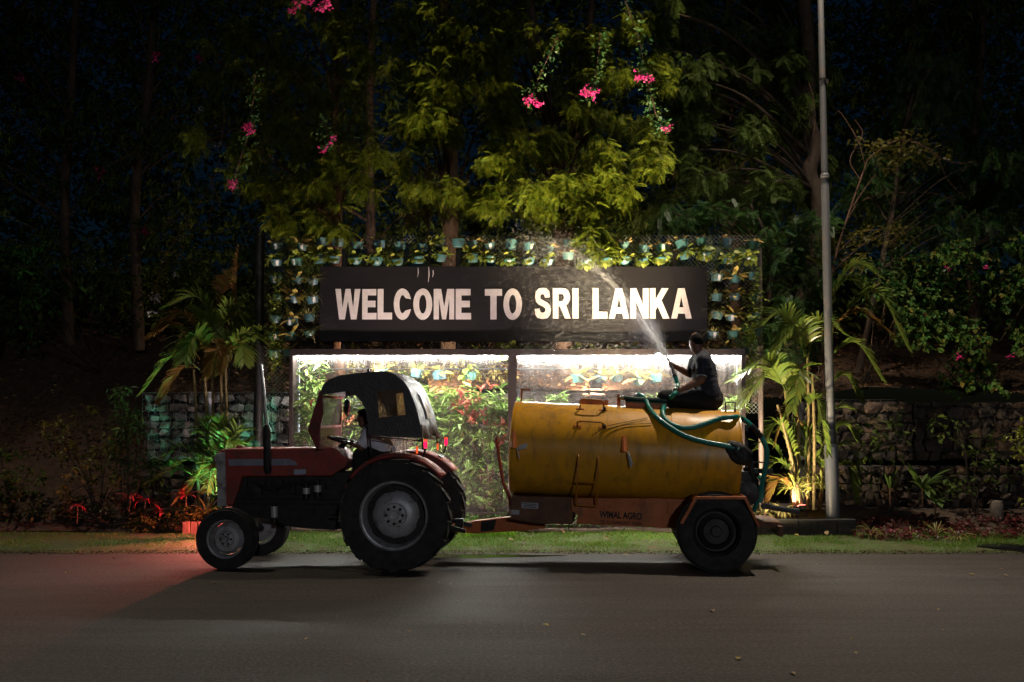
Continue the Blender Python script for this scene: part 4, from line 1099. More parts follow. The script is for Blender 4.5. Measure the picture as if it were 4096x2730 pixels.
# canopy
CW = 0.60
prof_px = [(1283, 1580), (1286, 1556), (1296, 1536), (1316, 1518), (1361, 1503), (1438, 1493), (1500, 1488), (1546, 1487), (1580, 1499), (1616, 1527), (1640, 1565), (1657, 1610), (1671, 1651), (1681, 1700), (1688, 1752)]
prof = [T2(x, y, CW) for x, y in prof_px]
NYC = 26
V, F = [], []
for i, (x, z) in enumerate(prof):
    for j in range(NYC + 1):
        y = -CW + 2 * CW * j / NYC
        t_ = i / (len(prof) - 1)
        sag = 0.018 * math.cos(math.pi * y / CW * 0.5) * (1 if i < 9 else 0.4)
        wr = 0.012 * math.sin(y * 30 + 0.7 * math.sin(i)) * max(0, t_ - 0.45) * 2.0 + 0.008 * nz3(x * 3, y * 6, 2.0)
        out_ = Vector((0, 0, 1)) if i < 8 else Vector((-0.9, 0, 0.35))
        p = Vector((x, y, z)) + out_ * (wr + sag * 0.6)
        if i == len(prof) - 1: p += Vector((-0.03 * math.sin(y * 9), 0, 0.03 * math.sin(y * 14)))
        V.append(tuple(p))
F = [(i * (NYC + 1) + j, i * (NYC + 1) + j + 1, (i + 1) * (NYC + 1) + j + 1, (i + 1) * (NYC + 1) + j) for i in range(len(prof) - 1) for j in range(NYC)]
me = fast_mesh('canopy', np.array(V), np.array(F), True)
cn = mesh_obj('canopy', me, CANVAS, tr)
so_ = cn.modifiers.new('cloth', 'SOLIDIFY'); so_.thickness = 0.006
side_px = prof_px + [(1640, 1752), (1560, 1748), (1487, 1738), (1473, 1737), (1470, 1690), (1464, 1651), (1458, 1630), (1447, 1609), (1434, 1594), (1418, 1581), (1403, 1571), (1387, 1566), (1366, 1569), (1330, 1574)]
win_px = [(1507, 1567), (1610, 1556), (1623, 1660), (1517, 1672)]
for s in (1, -1):
    pts = [T2(x, y, CW) for x, y in side_px]; hole = [T2(x, y, CW) for x, y in win_px]
    o = xplate(pts, s * CW - 0.003, s * CW + 0.003, [hole]).build('side_curtain', CANVAS, tr)
    xplate(hole, s * CW - 0.001, s * CW + 0.001).build('side_window', glassmat('clear_vinyl', (0.72, 0.64, 0.54), 0.03, 0.35, (0.5, 0.42, 0.34), 0.15, (2, 2, 2)), o)
# rear vinyl windows, lying on the rear cloth
def on_rear(v, y):
    i = int(v); f = v - i
    a, b = prof[i], prof[min(i + 1, len(prof) - 1)]
    return Vector((a[0] + (b[0] - a[0]) * f - 0.03, y, a[1] + (b[1] - a[1]) * f + 0.012))
for (y0, y1) in ((-0.02, 0.14), (-0.20, -0.04)):
    mb = MB()
    mb.add([on_rear(v, y) for v in (9.8, 10.8, 11.8, 12.6) for y in (y0 + (12.6 - v) * 0.02, y1 + (12.6 - v) * 0.02)], [(0, 1, 3, 2), (2, 3, 5, 4), (4, 5, 7, 6)])
    mb.build('rear_window', pmat('cloudy_vinyl', (0.40, 0.34, 0.28), 0.3, 0, (0.32, 0.27, 0.22), 6), cn)
mb = MB(); q = T3(1473, 1488, 0.4); mb.box(q + Vector((0, 0, 0.012)), (0.03, 0.03, 0.05)); mb.build('canopy_knob', BLACKM, tr)
for (x0, y0, x1, y1, y) in ((1474, 1700, 1485, 1818, 0.57), (1684, 1700, 1692, 1800, 0.57)):
    for s in (1, -1):
        a, b = T3(x0, y0, y), T3(x1, y1, y)
        mb = MB(); mb.tube([Vector((a.x, s * y, a.z)), Vector((b.x, s * y, b.z))], 0.011, 8); mb.build('canopy_rod', BLACKM, tr)
a, b = T3(1478, 1746, 0.57), T3(1690, 1764, 0.57)
mb = MB(); mb.tube([a, b], 0.008, 6); mb.build('canopy_rod', BLACKM, tr)
# mirror on the far side
q = T3(1388, 1632, -0.72)
mb = MB(); mb.ellipsoid((0, 0, 0), (0.02, 0.075, 0.115), 16, 10, Matrix.Rotation(R(55), 3, 'Z'))
o = mb.build('mirror', pmat('mirror_glass', (0.7, 0.7, 0.72), 0.06, 1.0, (0.65, 0.65, 0.67), 3), tr, True); o.location = q
mb = MB(); mb.tube([Vector((0, 0, 0)), Vector((0.10, 0.2, 0.14))], 0.008, 6); mb.build('mirror_arm', BLACKM, o)
# fenders
def fender(yc, wd):
    Rf = 0.715; V, P = [], []
    prof_ = []
    n = 22
    mb = MB()
    P, F = [], []
    secs = ((-wd / 2, 0.0), (-wd / 2 + 0.03, 0.02), (0, 0.03), (wd / 2 - 0.03, 0.02), (wd / 2, 0.0), (wd / 2, -0.03))
    for i in range(n + 1):
        a = R(38 + (140 - 38) * i / n)   # 0 = forward, 90 up, 180 rear
        for (yy, dr_) in secs:
            rr_ = Rf + dr_
            P.append((rr_ * math.cos(a), yc + yy, 0.682 + rr_ * math.sin(a)))
    m_ = len(secs)
    for i in range(n):
        for j in range(m_ - 1):
            F.append((i * m_ + j, i * m_ + j + 1, (i + 1) * m_ + j + 1, (i + 1) * m_ + j))
    mb.add(P, F)
    o = mb.build('fender', RED, tr, True)
    sd = o.modifiers.new('sheet', 'SOLIDIFY'); sd.thickness = 0.006
    s = 1 if yc > 0 else -1
    # inner side skirt
    ar = [(0.715 * math.cos(R(a)), 0.682 + 0.715 * math.sin(R(a))) for a in range(40, 141, 6)]
    ar2 = [(0.50 * math.cos(R(a)), 0.682 + 0.50 * math.sin(R(a))) for a in range(138, 40, -6)]
    yy = yc - s * (wd / 2)
    xplate(ar + ar2, yy - 0.003, yy + 0.003).build('fender_skirt', DRED, o)
    return o
fn = fender(0.50, 0.36); ff = fender(-0.60, 0.36)
mb = MB(); q = T3(1790, 1832, -0.6); mb.box((-0.715 * math.sin(R(30)), -0.60, 0.682 + 0.75 * math.cos(R(30))), (0.05, 0.3, 0.012), Matrix.Rotation(R(-30), 3, 'Y')); mb.build('fender_strap', BLACKM, ff)
# lamps at the rear, and reflectors that are given a glow
TLR = emat('tail_lamp_red', (1.0, 0.015, 0.10), 1.5)
TLO = emat('rear_orange_glow', (1.0, 0.11, 0.03), 1.0)
for (px, py, y, h) in ((1702, 1776, 0.62, 0.10), (1784, 1766, -0.62, 0.10)):
    q = T3(px, py, y)
    mb = MB(); mb.tube([q + Vector((0, 0, -0.055)), q + Vector((0, 0, -0.02)), q + Vector((0, 0, 0.03))], [0.016, 0.023, 0.021], 14); o = mb.build('tail_light', TLR, tr, True)
    mb = MB(); mb.tube([q + Vector((0, 0, 0.0305)), q + Vector((0, 0, 0.055))], [0.026, 0.02], 14); mb.build('indicator_lens', TLO, o, True)
    mb = MB(); mb.tube([q + Vector((0.0, 0, -0.056)), q + Vector((0.03, 0, -0.16))], 0.012, 8); mb.build('lamp_stalk', BLACKM, o)
for (px, py, y) in ((1668, 1801, 0.52), (1751, 1788, -0.5)):
    q = T3(px, py, y)
    mb = MB(); mb.box(q, (0.022, 0.03, 0.085)); mb.build('rear_reflector', TLO if y > 0 else emat('reflector_glow', (1.0, 0.15, 0.03), 0.9), tr)  # reflectors are no lamps; emission stands in for their shine
mb = MB(); mb.bar(T3(1680, 1762, 0.6), T3(1680, 1762, 0.6) - Vector((0, 1.25, 0)), 0.02, 0.03); mb.build('lamp_bar', BLACKM, tr)
# seat and foot plate, drawbar
mb = MB(); q = T3(1545, 1830, 0.0); mb.box((q.x, 0, q.z - 0.08), (0.42, 0.42, 0.08)); mb.box((q.x - 0.25, 0, q.z), (0.05, 0.36, 0.16)); bevel_mod(mb.build('seat', BLACKM, tr), 0.03, 3)
mb = MB(); mb.box((-0.35, 0, 0.46), (0.75, 0.09, 0.05)); mb.box((-0.68, 0, 0.52), (0.1, 0.09, 0.1)); mb.build('drawbar', BLACKM, tr)
for s in (-1, 1):
    mb = MB(); mb.bar((-0.1, s * 0.3, 0.62), (-0.8, s * 0.34, 0.45), 0.03, 0.05); mb.build('lift_arm', BLACKM, tr)
mb = MB(); mb.box((0.62, 0.33, 0.62), (0.5, 0.26, 0.02)); mb.box((0.62, -0.33, 0.62), (0.5, 0.26, 0.02)); mb.build('foot_plate', BLACKM, tr)

# ================================================================== WATER TRAILER
YW = R(6.0); PT = R(2.5)
wq = PW(2864, 2134, 12.05)
HT = 0.70                               # half track
axw = (wq.x + HT * math.sin(YW), 12.05 + HT * math.cos(YW))
MT = Matrix.Translation((axw[0], axw[1], 0.475)) @ Matrix.Rotation(math.pi - YW, 4, 'Z') @ Matrix.Rotation(-PT, 4, 'Y') @ Matrix.Translation((0, 0, -0.475))
tl = thing('water_trailer', 'yellow water tank trailer hitched behind the red tractor', 'trailer')
tl.matrix_world = MT
def A3(px, py, y): return PL(MT, px, py, y)
def A2(px, py, y):
    q = PL(MT, px, py, y); return (q.x, q.z)
TZ, TA, TBv = 1.345, 0.615, 0.60
MTi = MT.inverted()
def on_tank(px, py, lift=0.0):
    o = MTi @ EYE; d = MTi.to_3x3() @ ray(px, py)
    a_, b_ = TA + lift, TBv + lift
    A = (d.y / a_) ** 2 + (d.z / b_) ** 2
    B = 2 * (o.y * d.y / a_ ** 2 + (o.z - TZ) * d.z / b_ ** 2)
    C = (o.y / a_) ** 2 + ((o.z - TZ) / b_) ** 2 - 1
    D = B * B - 4 * A * C
    if D < 0: t_ = -B / (2 * A)
    else: t_ = (-B - math.sqrt(D)) / (2 * A)
    return o + d * t_
x_f = A2(2036, 1850, TA * 0.95)[0]; x_r = A2(2967, 1850, TA * 0.95)[0]
mb = MB()
tp = []
for (x, k) in ((x_f + 0.012, 0.02), (x_f + 0.02, 0.5), (x_f + 0.012, 0.9), (x_f - 0.004, 0.985), (x_f - 0.02, 1.0)): tp.append((k, x))
NS = 70
for i in range(1, NS): tp.append((1.0, x_f - 0.02 + (x_r + 0.04 - x_f) * i / NS))
for (x, k) in ((x_r + 0.02, 1.0), (x_r + 0.004, 0.985), (x_r - 0.012, 0.9), (x_r - 0.02, 0.5), (x_r - 0.012, 0.02)): tp.append((k, x))
def dent(a, b, h):
    k = 1 + (0.006 * mnoise.noise(Vector((h * 2.2, a * 2.4, b * 2.4))) + 0.003 * mnoise.noise(Vector((h * 6, a * 6, b * 6)))) * min(1, (a * a + b * b))
    return Vector((h, a * TA * k, TZ + b * TBv * k))
mb.lathe(tp, dent, 96)
tank = mb.build('tank', YELLOW, tl, True)
for x in (x_f - 0.008, x_r + 0.008):
    mb = MB(); mb.lathe([(1.0, x - 0.008), (1.012, x - 0.008), (1.012, x + 0.008), (1.0, x + 0.008)], lambda a, b, h: Vector((h, a * TA, TZ + b * TBv)), 96, close=True); mb.build('end_rim', YELLOW, tank, True)
for f in (0.36, 0.7):
    x = x_f + (x_r - x_f) * f
    mb = MB(); mb.lathe([(0.999, x - 0.006), (1.003, x), (0.999, x + 0.006)], lambda a, b, h: Vector((h, a * TA, TZ + b * TBv)), 96); mb.build('weld_seam', YELLOW, tank, True)
# chassis boxes under the tank
cy = 0.40
fr_pts = [A2(x, y, cy) for x, y in ((2040, 1990), (2770, 1990), (2770, 2112), (2700, 2115), (2300, 2098), (2295, 2090), (2160, 2122), (2040, 2090))]
bevel_mod(xplate([A2(x, y, cy) for x, y in ((2042, 1985), (2295, 1990), (2290, 2098), (2150, 2096), (2042, 2078))], -cy, cy).build('chassis_frame', DRED if False else pmat('brown_chassis_paint', (0.16, 0.055, 0.012), 0.6, 0, (0.08, 0.03, 0.01), 6, dirt=(0.04, 0.025, 0.015), dscale=5, damt=0.45), tl), 0.008)
bevel_mod(xplate([A2(x, y, cy + 0.02) for x, y in ((2283, 1994), (2640, 1994), (2770, 2000), (2800, 2112), (2700, 2114), (2305, 2096), (2310, 2060), (2285, 2044))], -cy - 0.02, cy + 0.02).build('side_box', ORANGE, tl), 0.008)
mb = MB(); mb.box((A2(2720, 2030, .42)[0], cy + 0.025, A2(2720, 2036, .42)[1]), (0.30, 0.012, 0.15)); bevel_mod(mb.build('side_box_door', ORANGE, tl), 0.004)
def text_obj(body, x0, z0, x1, z1, y, mat, nm, parent, slope=0.0, off=0.0):
    cu = bpy.data.curves.new(nm, 'FONT'); cu.body = body; cu.size = 1.0; cu.offset = off; cu.extrude = 0.0; cu.resolution_u = 3
    tmp = bpy.data.objects.new('tmp', cu); link(tmp)
    dg = bpy.context.evaluated_depsgraph_get()
    me = bpy.data.meshes.new_from_object(tmp.evaluated_get(dg))
    bpy.data.objects.remove(tmp)
    n = len(me.vertices); co = np.zeros(n * 3); me.vertices.foreach_get('co', co); co = co.reshape(-1, 3)
    mn, mx = co.min(0), co.max(0)
    u = (co[:, 0] - mn[0]) / (mx[0] - mn[0]); v = (co[:, 1] - mn[1]) / (mx[1] - mn[1])
    new = np.stack([x0 + (x1 - x0) * u, np.full(n, y), z0 + (z1 - z0) * v], -1)
    me.vertices.foreach_set('co', new.astype(np.float32).ravel()); me.update()
    me.name = nm; me.materials.clear()
    return mesh_obj(nm, me, mat, parent)
BLK = pmat('black_stencil', (0.012, 0.010, 0.010), 0.7)
ty = cy + 0.0245
a = A2(2397, 2076, ty); b = A2(2568, 2046, ty)
text_obj('WIMAL AGRO', a[0], (A2(2397, 2074, ty)[1] + A2(2568, 2080, ty)[1]) / 2, b[0], (A2(2397, 2045, ty)[1] + A2(2568, 2051, ty)[1]) / 2, ty, BLK, 'lettering', tl, off=0.035)
text_obj('TEL 031-2244460/0777 347694', A2(2400, 2090, ty)[0], A2(2480, 2099, ty)[1], A2(2566, 2090, ty)[0], A2(2480, 2085, ty)[1], ty, BLK, 'lettering', tl, off=0.015)
PLT = pmat('grey_number_plate', (0.42, 0.42, 0.46), 0.5, 0, (0.3, 0.3, 0.34), 30)
a = A2(2087, 2010, cy); b = A2(2153, 2037, cy)
mb = MB(); mb.box(((a[0] + b[0]) / 2, cy + 0.006, (a[1] + b[1]) / 2), (abs(a[0] - b[0]), 0.006, abs(a[1] - b[1]))); bevel_mod(mb.build('rating_plate', PLT, tl), 0.002)
for k in range(3):
    z = a[1] - (k + 0.9) * abs(a[1] - b[1]) / 4
    mb = MB(); mb.box(((a[0] + b[0]) / 2, cy + 0.0105, z), (abs(a[0] - b[0]) * (0.8 - 0.15 * (k % 2)), 0.002, 0.008)); mb.build('plate_print', BLK, tl)
a = A2(2045, 2040, cy); b = A2(2077, 2060, cy)
mb = MB(); mb.box(((a[0] + b[0]) / 2, cy + 0.006, (a[1] + b[1]) / 2), (abs(a[0] - b[0]), 0.006, abs(a[1] - b[1]))); mb.build('reflector_plate', PLT, tl)
# drawbar
d0 = [A2(x, y, 0.06) for x, y in ((1805, 2100), (1900, 2084), (2040, 2068), (2180, 2075), (2180, 2115), (2090, 2124), (1900, 2136), (1812, 2130))]
bevel_mod(xplate(d0, -0.06, 0.06).build('drawbar', ORANGE, tl), 0.008)
d1 = [A2(x, y, 0.064) for x, y in ((1925, 2086), (1985, 2080), (1975, 2122), (1922, 2128))]
xplate(d1, 0.0605, 0.064).build('warning_band', BLK, tl)
mb = MB(); mb.tube([A3(1985, 1752, 0.3), A3(1996, 1830, 0.3), A3(2012, 1930, 0.28), A3(2036, 1985, 0.25), A3(2050, 2060, 0.2)], 0.022, 8); mb.build('jack_lever', RED, tl, True)
# ladder
mb_l = thing
L0, L1 = on_tank(2313, 1830), on_tank(2393, 1838)
yo = TA + 0.05
la0, la1 = A3(2304, 2021, 0.50), A3(2386, 2027, 0.50)
lm0, lm1 = A3(2308, 1927, yo), A3(2390, 1932, yo)
lt0, lt1 = A3(2313, 1832, yo), A3(2393, 1838, yo)
mb = MB()
rl = 0.011
mb.tube(spline([L0 + Vector((0, -0.01, 0.02)), lt0, lm0, la0], 5), rl, 8); mb.tube(spline([L1 + Vector((0, -0.01, 0.02)), lt1, lm1, la1], 5), rl, 8)
LADM = pmat('ladder_orange', (0.55, 0.20, 0.02), 0.45)
ld = mb.build('ladder', LADM, tl, True)
for a, b in ((lm0, lm1), (la0, la1)):
    mb = MB(); mb.tube([a, b], rl, 8); mb.build('rung', LADM, ld, True)
# grab handles standing off the tank
for (f0, f1, t0, t1, lab) in (((2311, 1637), (2423, 1642), (2321, 1611), (2417, 1615), 0), ((2300, 1707), (2421, 1713), (2312, 1687), (2408, 1693), 1)):
    b0, b1 = on_tank(*f0), on_tank(*f1)
    st = 0.14 if lab == 0 else 0.13
    nrm = Vector((0, b0.y / TA ** 2, (b0.z - TZ) / TBv ** 2)).normalized()
    o_ = nrm * st
    x0, x1 = b0.x - 0.03, b1.x + 0.03
    y0_, z0_ = b0.y, b0.z
    u0, u1 = Vector((x0, b0.y, b0.z)), Vector((x1, b1.y, b1.z))
    mb = MB(); mb.tube([u0, u0 + o_ * 0.85, u0 + o_ + Vector((-0.03, 0, 0)), u1 + o_ + Vector((0.03, 0, 0)), u1 + o_ * 0.85, u1], 0.0115, 8)
    h = mb.build('grab_handle', LADM, tl, True)
    for b in (u0, u1):
        mb = MB(); mb.bar(b + Vector((0.05, 0, 0)) + nrm * 0.004, b - Vector((0.05, 0, 0)) + nrm * 0.004, 0.03, 0.008, nrm); mb.build('foot_plate', ORANGE, h)
a = on_tank(2378, 1620)
pa, pb = A3(2321, 1601, -0.1), A3(2434, 1607, -0.1)
zt = TZ + TBv
mb = MB(); mb.box(((pa.x + pb.x) / 2, -0.1, (pa.z + zt) / 2 - 0.02), (abs(pa.x - pb.x), 0.012, pa.z - zt + 0.06)); mb.build('hatch_flange', ORANGE, tl)
q = A3(2087, 1562, 0.0)
mb = MB(); mb.box((q.x, 0, (q.z + zt) / 2 - 0.01), (0.024, 0.024, q.z - zt + 0.04)); mb.box((q.x - 0.05, 0, q.z + 0.012), (0.125, 0.024, 0.024)); mb.build('hook_bracket', ORANGE, tl)
q = A3(2476, 1580, 0.0)
mb = MB(); mb.box((q.x, 0, (q.z + zt) / 2 - 0.01), (0.045, 0.045, q.z - zt + 0.03)); mb.build('top_post', ORANGE, tl)
q = A3(2935, 1632, 0.0)
mb = MB(); mb.tube([(q.x, 0.15, zt - 0.04), (q.x, 0.15, zt + 0.10), (q.x + 0.12, 0.15, zt + 0.10), (q.x + 0.12, 0.15, zt - 0.03)], 0.011, 8); mb.build('rear_handle', BLACKM, tl)
# tapered sockets with tied strips
STRIPW = pmat('white_rag', (0.6, 0.6, 0.6), 0.7, 0, (0.45, 0.45, 0.45), 9)
for (xt, yt_, yb_, nm) in ((2055, 1724, 1792, 0), (2496, 1745, 1808, 1)):
    b0, b1 = on_tank(xt, yt_), on_tank(xt, yb_)
    n_ = Vector((0, b1.y / TA ** 2, (b1.z - TZ) / TBv ** 2)).normalized()
    mb = MB()
    P = []
    for (b, w2, o2) in ((b0, 0.024, 0.012), (b1, 0.047, 0.085)):
        for k in range(7):
            a = math.pi * k / 6
            P.append(b + Vector((w2 * math.cos(a), 0, 0)) + n_ * (o2 * math.sin(a)))
    mb.add(P, [(k, k + 1, k + 8, k + 7) for k in range(6)] + [(0, 1, 2, 3, 4, 5, 6)])
    sk = mb.build('hose_socket', ORANGE, tl); sk.modifiers.new('sheet', 'SOLIDIFY').thickness = 0.004
    pts = ((0.0, 0.0), (0.05, 0.04), (0.13, 0.07), (0.12, 0.0), (0.04, -0.02)) if nm == 0 else ((0.0, 0.0), (0.03, -0.03), (0.07, -0.14), (0.04, -0.20), (0.01, -0.08))
    b1 = b1 + n_ * 0.085
    mb = MB(); mb.plate([(-u, v) for u, v in pts], [], lambda u, v, w: b1 + Vector((u - 0.045, w + 0.012 * math.sin(v * 40), v)), 0.004); mb.build('tied_rag', STRIPW, tl)
    mb = MB(); mb.tube(spline([b1 + Vector((-0.05, 0.0, 0)), b1 + Vector((-0.07, 0.02, -0.06)), b1 + Vector((-0.085, 0.01, -0.13))], 4), [0.008] * 8 + [0.005], 5); mb.build('tied_rag', STRIPW, tl)
# rope along the tank
mb = MB(); ra = on_tank(2421, 1706, 0.02); rb = on_tank(2500, 1690, 0.012); rc = on_tank(2590, 1672, 0.012); mb.tube(spline([ra, rb, rc], 6), 0.004, 5)
ra2 = on_tank(2424, 1717, 0.02); rb2 = on_tank(2510, 1700, 0.012); rc2 = on_tank(2608, 1694, 0.012); mb.tube(spline([ra2, rb2, rc2], 6), 0.004, 5); mb.build('tie_rope', BLACKM, tl)
for (px, py) in ((2418, 1636), (2417, 1706)):
    q = on_tank(px, py, 0.03); mb = MB(); mb.ellipsoid(q, (0.022, 0.02, 0.03), 10, 7); mb.tube(spline([q, q + Vector((0.05, 0.03, -0.05)), q + Vector((0.14, 0.06, -0.12))], 4), 0.004, 5); mb.build('rope_knot', BLACKM, tl)
# wheel arch fender
fy = HT + 0.17
o_pts = [(2720, 2094), (2781, 1987), (2985, 1987), (3041, 2107)]
i_pts = [(3031, 2109), (2977, 1999), (2789, 1999), (2732, 2098)]
for s in (1, -1):
    pts = [A2(x, y, fy) for x, y in o_pts]; ip = [A2(x, y, fy) for x, y in i_pts]
    y0, y1 = (HT - 0.24, fy) if s > 0 else (-fy, -HT + 0.24)
    mb = MB()
    k = [Vector((0, 0, 0))]
    loop = pts + ip
    mb.plate(loop, [], lambda u, v, w: Vector((u, y0 + w, v)), y1 - y0)
    bevel_mod(mb.build('wheel_fender', ORANGE, tl), 0.005)
wheel(tl, (0, HT, 0.478), 0.478, 0.26, 0.27, 1, 'trailer')
wheel(tl, (0, -HT, 0.478), 0.478, 0.26, 0.27, -1, 'trailer')
mb = MB(); mb.tube([(0, -HT, 0.478), (0, HT, 0.478)], 0.05, 10); mb.box((0, 0, 0.62), (0.5, 0.7, 0.14)); mb.build('axle', BLACKM, tl)
# pump and pipes at the rear
mb = MB(); q = A3(3000, 1960, 0.0)
mb.box((x_r - 0.10, 0, 0.98), (0.16, 0.34, 0.4)); mb.lathe([(0.02, 0), (0.15, 0.01), (0.15, 0.10), (0.02, 0.12)], lambda a, b, h: Vector((x_r - 0.12 + a, 0.18 + h, 0.92 + b)), 24); mb.build('pump', BLACKM, tl)
mb = MB(); p0 = A3(3047, 2024, 0.1); p1 = A3(3185, 2046, 0.0); mb.tube([p0, p1], 0.035, 14); mb.tube([p1, p1 + (p1 - p0) * 0.06], 0.045, 14); mb.build('suction_pipe', pmat('dull_pipe', (0.12, 0.13, 0.14), 0.35, 0.7), tl, True)
mb = MB(); mb.bar(A3(2990, 1850, -0.1), A3(3090, 1850, -0.1), 0.025, 0.02); mb.bar(A3(2985, 1882, 0.0), A3(3090, 1886, 0.0), 0.06, 0.06); mb.box(A3(2985, 1882, 0.0), (0.07, 0.07, 0.08)); mb.bar(A3(2985, 1700, -0.15), A3(2990, 2080, -0.15), 0.03, 0.04); mb.build('rear_pipework', BLACKM, tl)
mb = MB(); mb.box((x_r - 0.25, 0, 0.56), (0.55, 0.8, 0.07)); mb.box((x_r - 0.5, 0, 0.50), (0.05, 1.1, 0.12)); mb.build('rear_step', pmat('brown_chassis_paint', (0.1, 0.05, 0.02)), tl)

# ------------------------------------------------------------------ things lying on the tank
HOSE = pmat('green_hose', (0.010, 0.23, 0.185), 0.28, 0, (0.008, 0.18, 0.15), 12, bump=0.15, bscale=60, coat=0.3)
TAPE = pmat('black_tape', (0.014, 0.014, 0.015), 0.6, 0, (0.008, 0.008, 0.008), 12, bump=0.4)
def world_on_tank(px, py, lift): return MT @ on_tank(px, py, lift)
hr = 0.0315
pA = [PW(2706, 1570, 12.62), PW(2690, 1584, 12.56), world_on_tank(2667, 1606, 0.07), world_on_tank(2652, 1639, 0.036), world_on_tank(2655, 1669, 0.034), world_on_tank(2678, 1693, 0.034), world_on_tank(2718, 1710, 0.034), world_on_tank(2766, 1711, 0.034),
      world_on_tank(2821, 1696, 0.034), world_on_tank(2878, 1676, 0.04), world_on_tank(2936, 1669, 0.05), PW(2966, 1674, 12.52), PW(3001, 1700, 12.5), PW(3043, 1746, 12.5), PW(3066, 1803, 12.5), PW(3062, 1864, 12.52), PW(3047, 1941, 12.58), PW(3028, 2010, 12.65), PW(3016, 2045, 12.72)]
hs = thing('water_hose', 'thick green hose looping from the man over the rear of the tank', 'hose', pA[0])
rel = Vector(hs.location)
sp_ = spline(pA, 8)
mb = MB(); mb.tube([p - rel for p in sp_], hr, 14); mb.build('hose_pipe', HOSE, hs, True)
kk = len(sp_)
tp_ = [p - rel for p in spline([PW(3003, 1702, 12.5), PW(3025, 1724, 12.5), PW(3045, 1749, 12.5)], 5)]
mb = MB(); mb.tube(tp_, hr + 0.006, 12); mb.build('tape_wrap', TAPE, hs, True)
q = PW(2957, 1676, 12.51)
mb = MB(); mb.ellipsoid(q - rel, (0.055, 0.05, 0.055), 12, 8); mb.build('tie', TAPE, hs, True)
# nozzle end held by the man
nz0 = PW(2684, 1457, 12.86); nz1 = PW(2710, 1540, 12.74)
mb = MB(); mb.tube([nz0 - rel, nz0.lerp(nz1, 0.3) - rel, nz0.lerp(nz1, 0.6) - rel], [0.017, 0.02, 0.027], 12); nzl = mb.build('nozzle', STEEL, hs, True)
mb = MB(); mb.tube([nz0.lerp(nz1, 0.55) - rel, nz0.lerp(nz1, 0.64) - rel], 0.034, 12); mb.build('hose_clamp', TAPE, hs, True)
mb = MB(); mb.tube(spline([p - rel for p in (nz0.lerp(nz1, 0.6), nz0.lerp(nz1, 0.85), nz1, PW(2708, 1558, 12.66), pA[0])], 5), hr * 0.97, 12); mb.build('hose_tail', HOSE, hs, True)
pB = [PW(2560, 1590, 12.86), PW(2556, 1580, 12.82), PW(2580, 1598, 12.72), world_on_tank(2599, 1636, 0.036), world_on_tank(2630, 1673, 0.034), world_on_tank(2687, 1715, 0.034), world_on_tank(2744, 1746, 0.034), world_on_tank(2821, 1769, 0.034), world_on_tank(2912, 1786, 0.034), world_on_tank(2955, 1800, 0.036)]
h2 = thing('water_hose', 'dark green hose crossing the tank side down to the black bundle', 'hose', pB[-1]); rel = Vector(h2.location)
mb = MB(); mb.tube([p - rel for p in spline(pB, 8)], hr, 14); mb.build('hose_pipe', HOSE, h2, True)
mb = MB(); mb.tube([p - rel for p in (PW(2532, 1592, 12.82), PW(2548, 1578, 12.82))], 0.016, 10); mb.build('coupling', STEEL, h2, True)
mb = MB(); mb.tube([p - rel for p in spline([world_on_tank(2955, 1800, 0.036), PW(2995, 1830, 12.5), PW(3008, 1900, 12.55), PW(3018, 1960, 12.62), PW(3026, 2030, 12.7)], 6)], hr * 1.15, 12); mb.build('hose_tail', TAPE, h2, True)
mb = MB(); mb.tube([p - rel for p in spline([PW(3036, 1905, 12.8), PW(3046, 1930, 12.75), PW(3050, 1975, 12.75), PW(3040, 2012, 12.75)], 6)], 0.025, 10); mb.build('hose_tail', HOSE, h2, True)
# black wrapped bundle
q = MT @ on_tank(2950, 1805, 0.05)
bm = bmesh.new(); bmesh.ops.create_icosphere(bm, subdivisions=4, radius=1.0)
for v in bm.verts:
    p = v.co; k = 1 + 0.22 * mnoise.noise(p * 1.6) + 0.05 * mnoise.noise(p * 5)
    v.co = Vector((p.x * 0.185, p.y * 0.075, p.z * 0.12)) * k
me = bpy.data.meshes.new('black_bundle'); bm.to_mesh(me); bm.free()
me.polygons.foreach_set('use_smooth', [True] * len(me.polygons))
o = mesh_obj('black_bundle', me, TAPE); o.location = PW(2958, 1815, 12.13); o.rotation_euler = (0, R(38), 0)
tag(o, 'lumpy black wrapped bundle hanging at the rear edge of the tank', 'bundle')
# orange tray with coiled hose and green board
q0, q1 = A3(2500, 1636, 0.0), A3(2664, 1640, 0.0)
tx0, tx1 = q0.x, q1.x
tb = thing('orange_tray', 'shallow orange tray on top of the tank under the green hose', 'tray'); tb.matrix_world = MT @ Matrix.Translation(((tx0 + tx1) / 2, 0, zt - 0.03))
wd = abs(tx1 - tx0)
mb = MB(); mb.box((0, 0.0, 0.04), (wd, 0.34, 0.08)); bevel_mod(mb.build('tray_body', ORANGE, tb), 0.01)
mb = MB(); mb.box((0, 0.0, 0.083), (wd * 1.0, 0.36, 0.012)); mb.build('tray_rim', pmat('green_board', (0.012, 0.09, 0.05), 0.4), tb)
ch = thing('coiled_hose', 'short length of dark green hose lying along the orange tray', 'hose'); ch.matrix_world = MT @ Matrix.Translation(((tx0 + tx1) / 2, 0, zt + 0.06))
mb = MB(); mb.tube(spline([(wd / 2 + 0.04, 0.12, 0.045), (wd * 0.2, 0.13, 0.03), (-wd * 0.2, 0.12, 0.035), (-wd / 2, 0.12, 0.03)], 6), 0.032, 12); mb.tube(spline([(wd / 2, -0.02, 0.03), (0, 0.0, 0.03), (-wd / 2, -0.03, 0.03)], 6), 0.03, 12); mb.build('hose_pipe', pmat('dark_hose', (0.012, 0.06, 0.045), 0.4), ch, True)
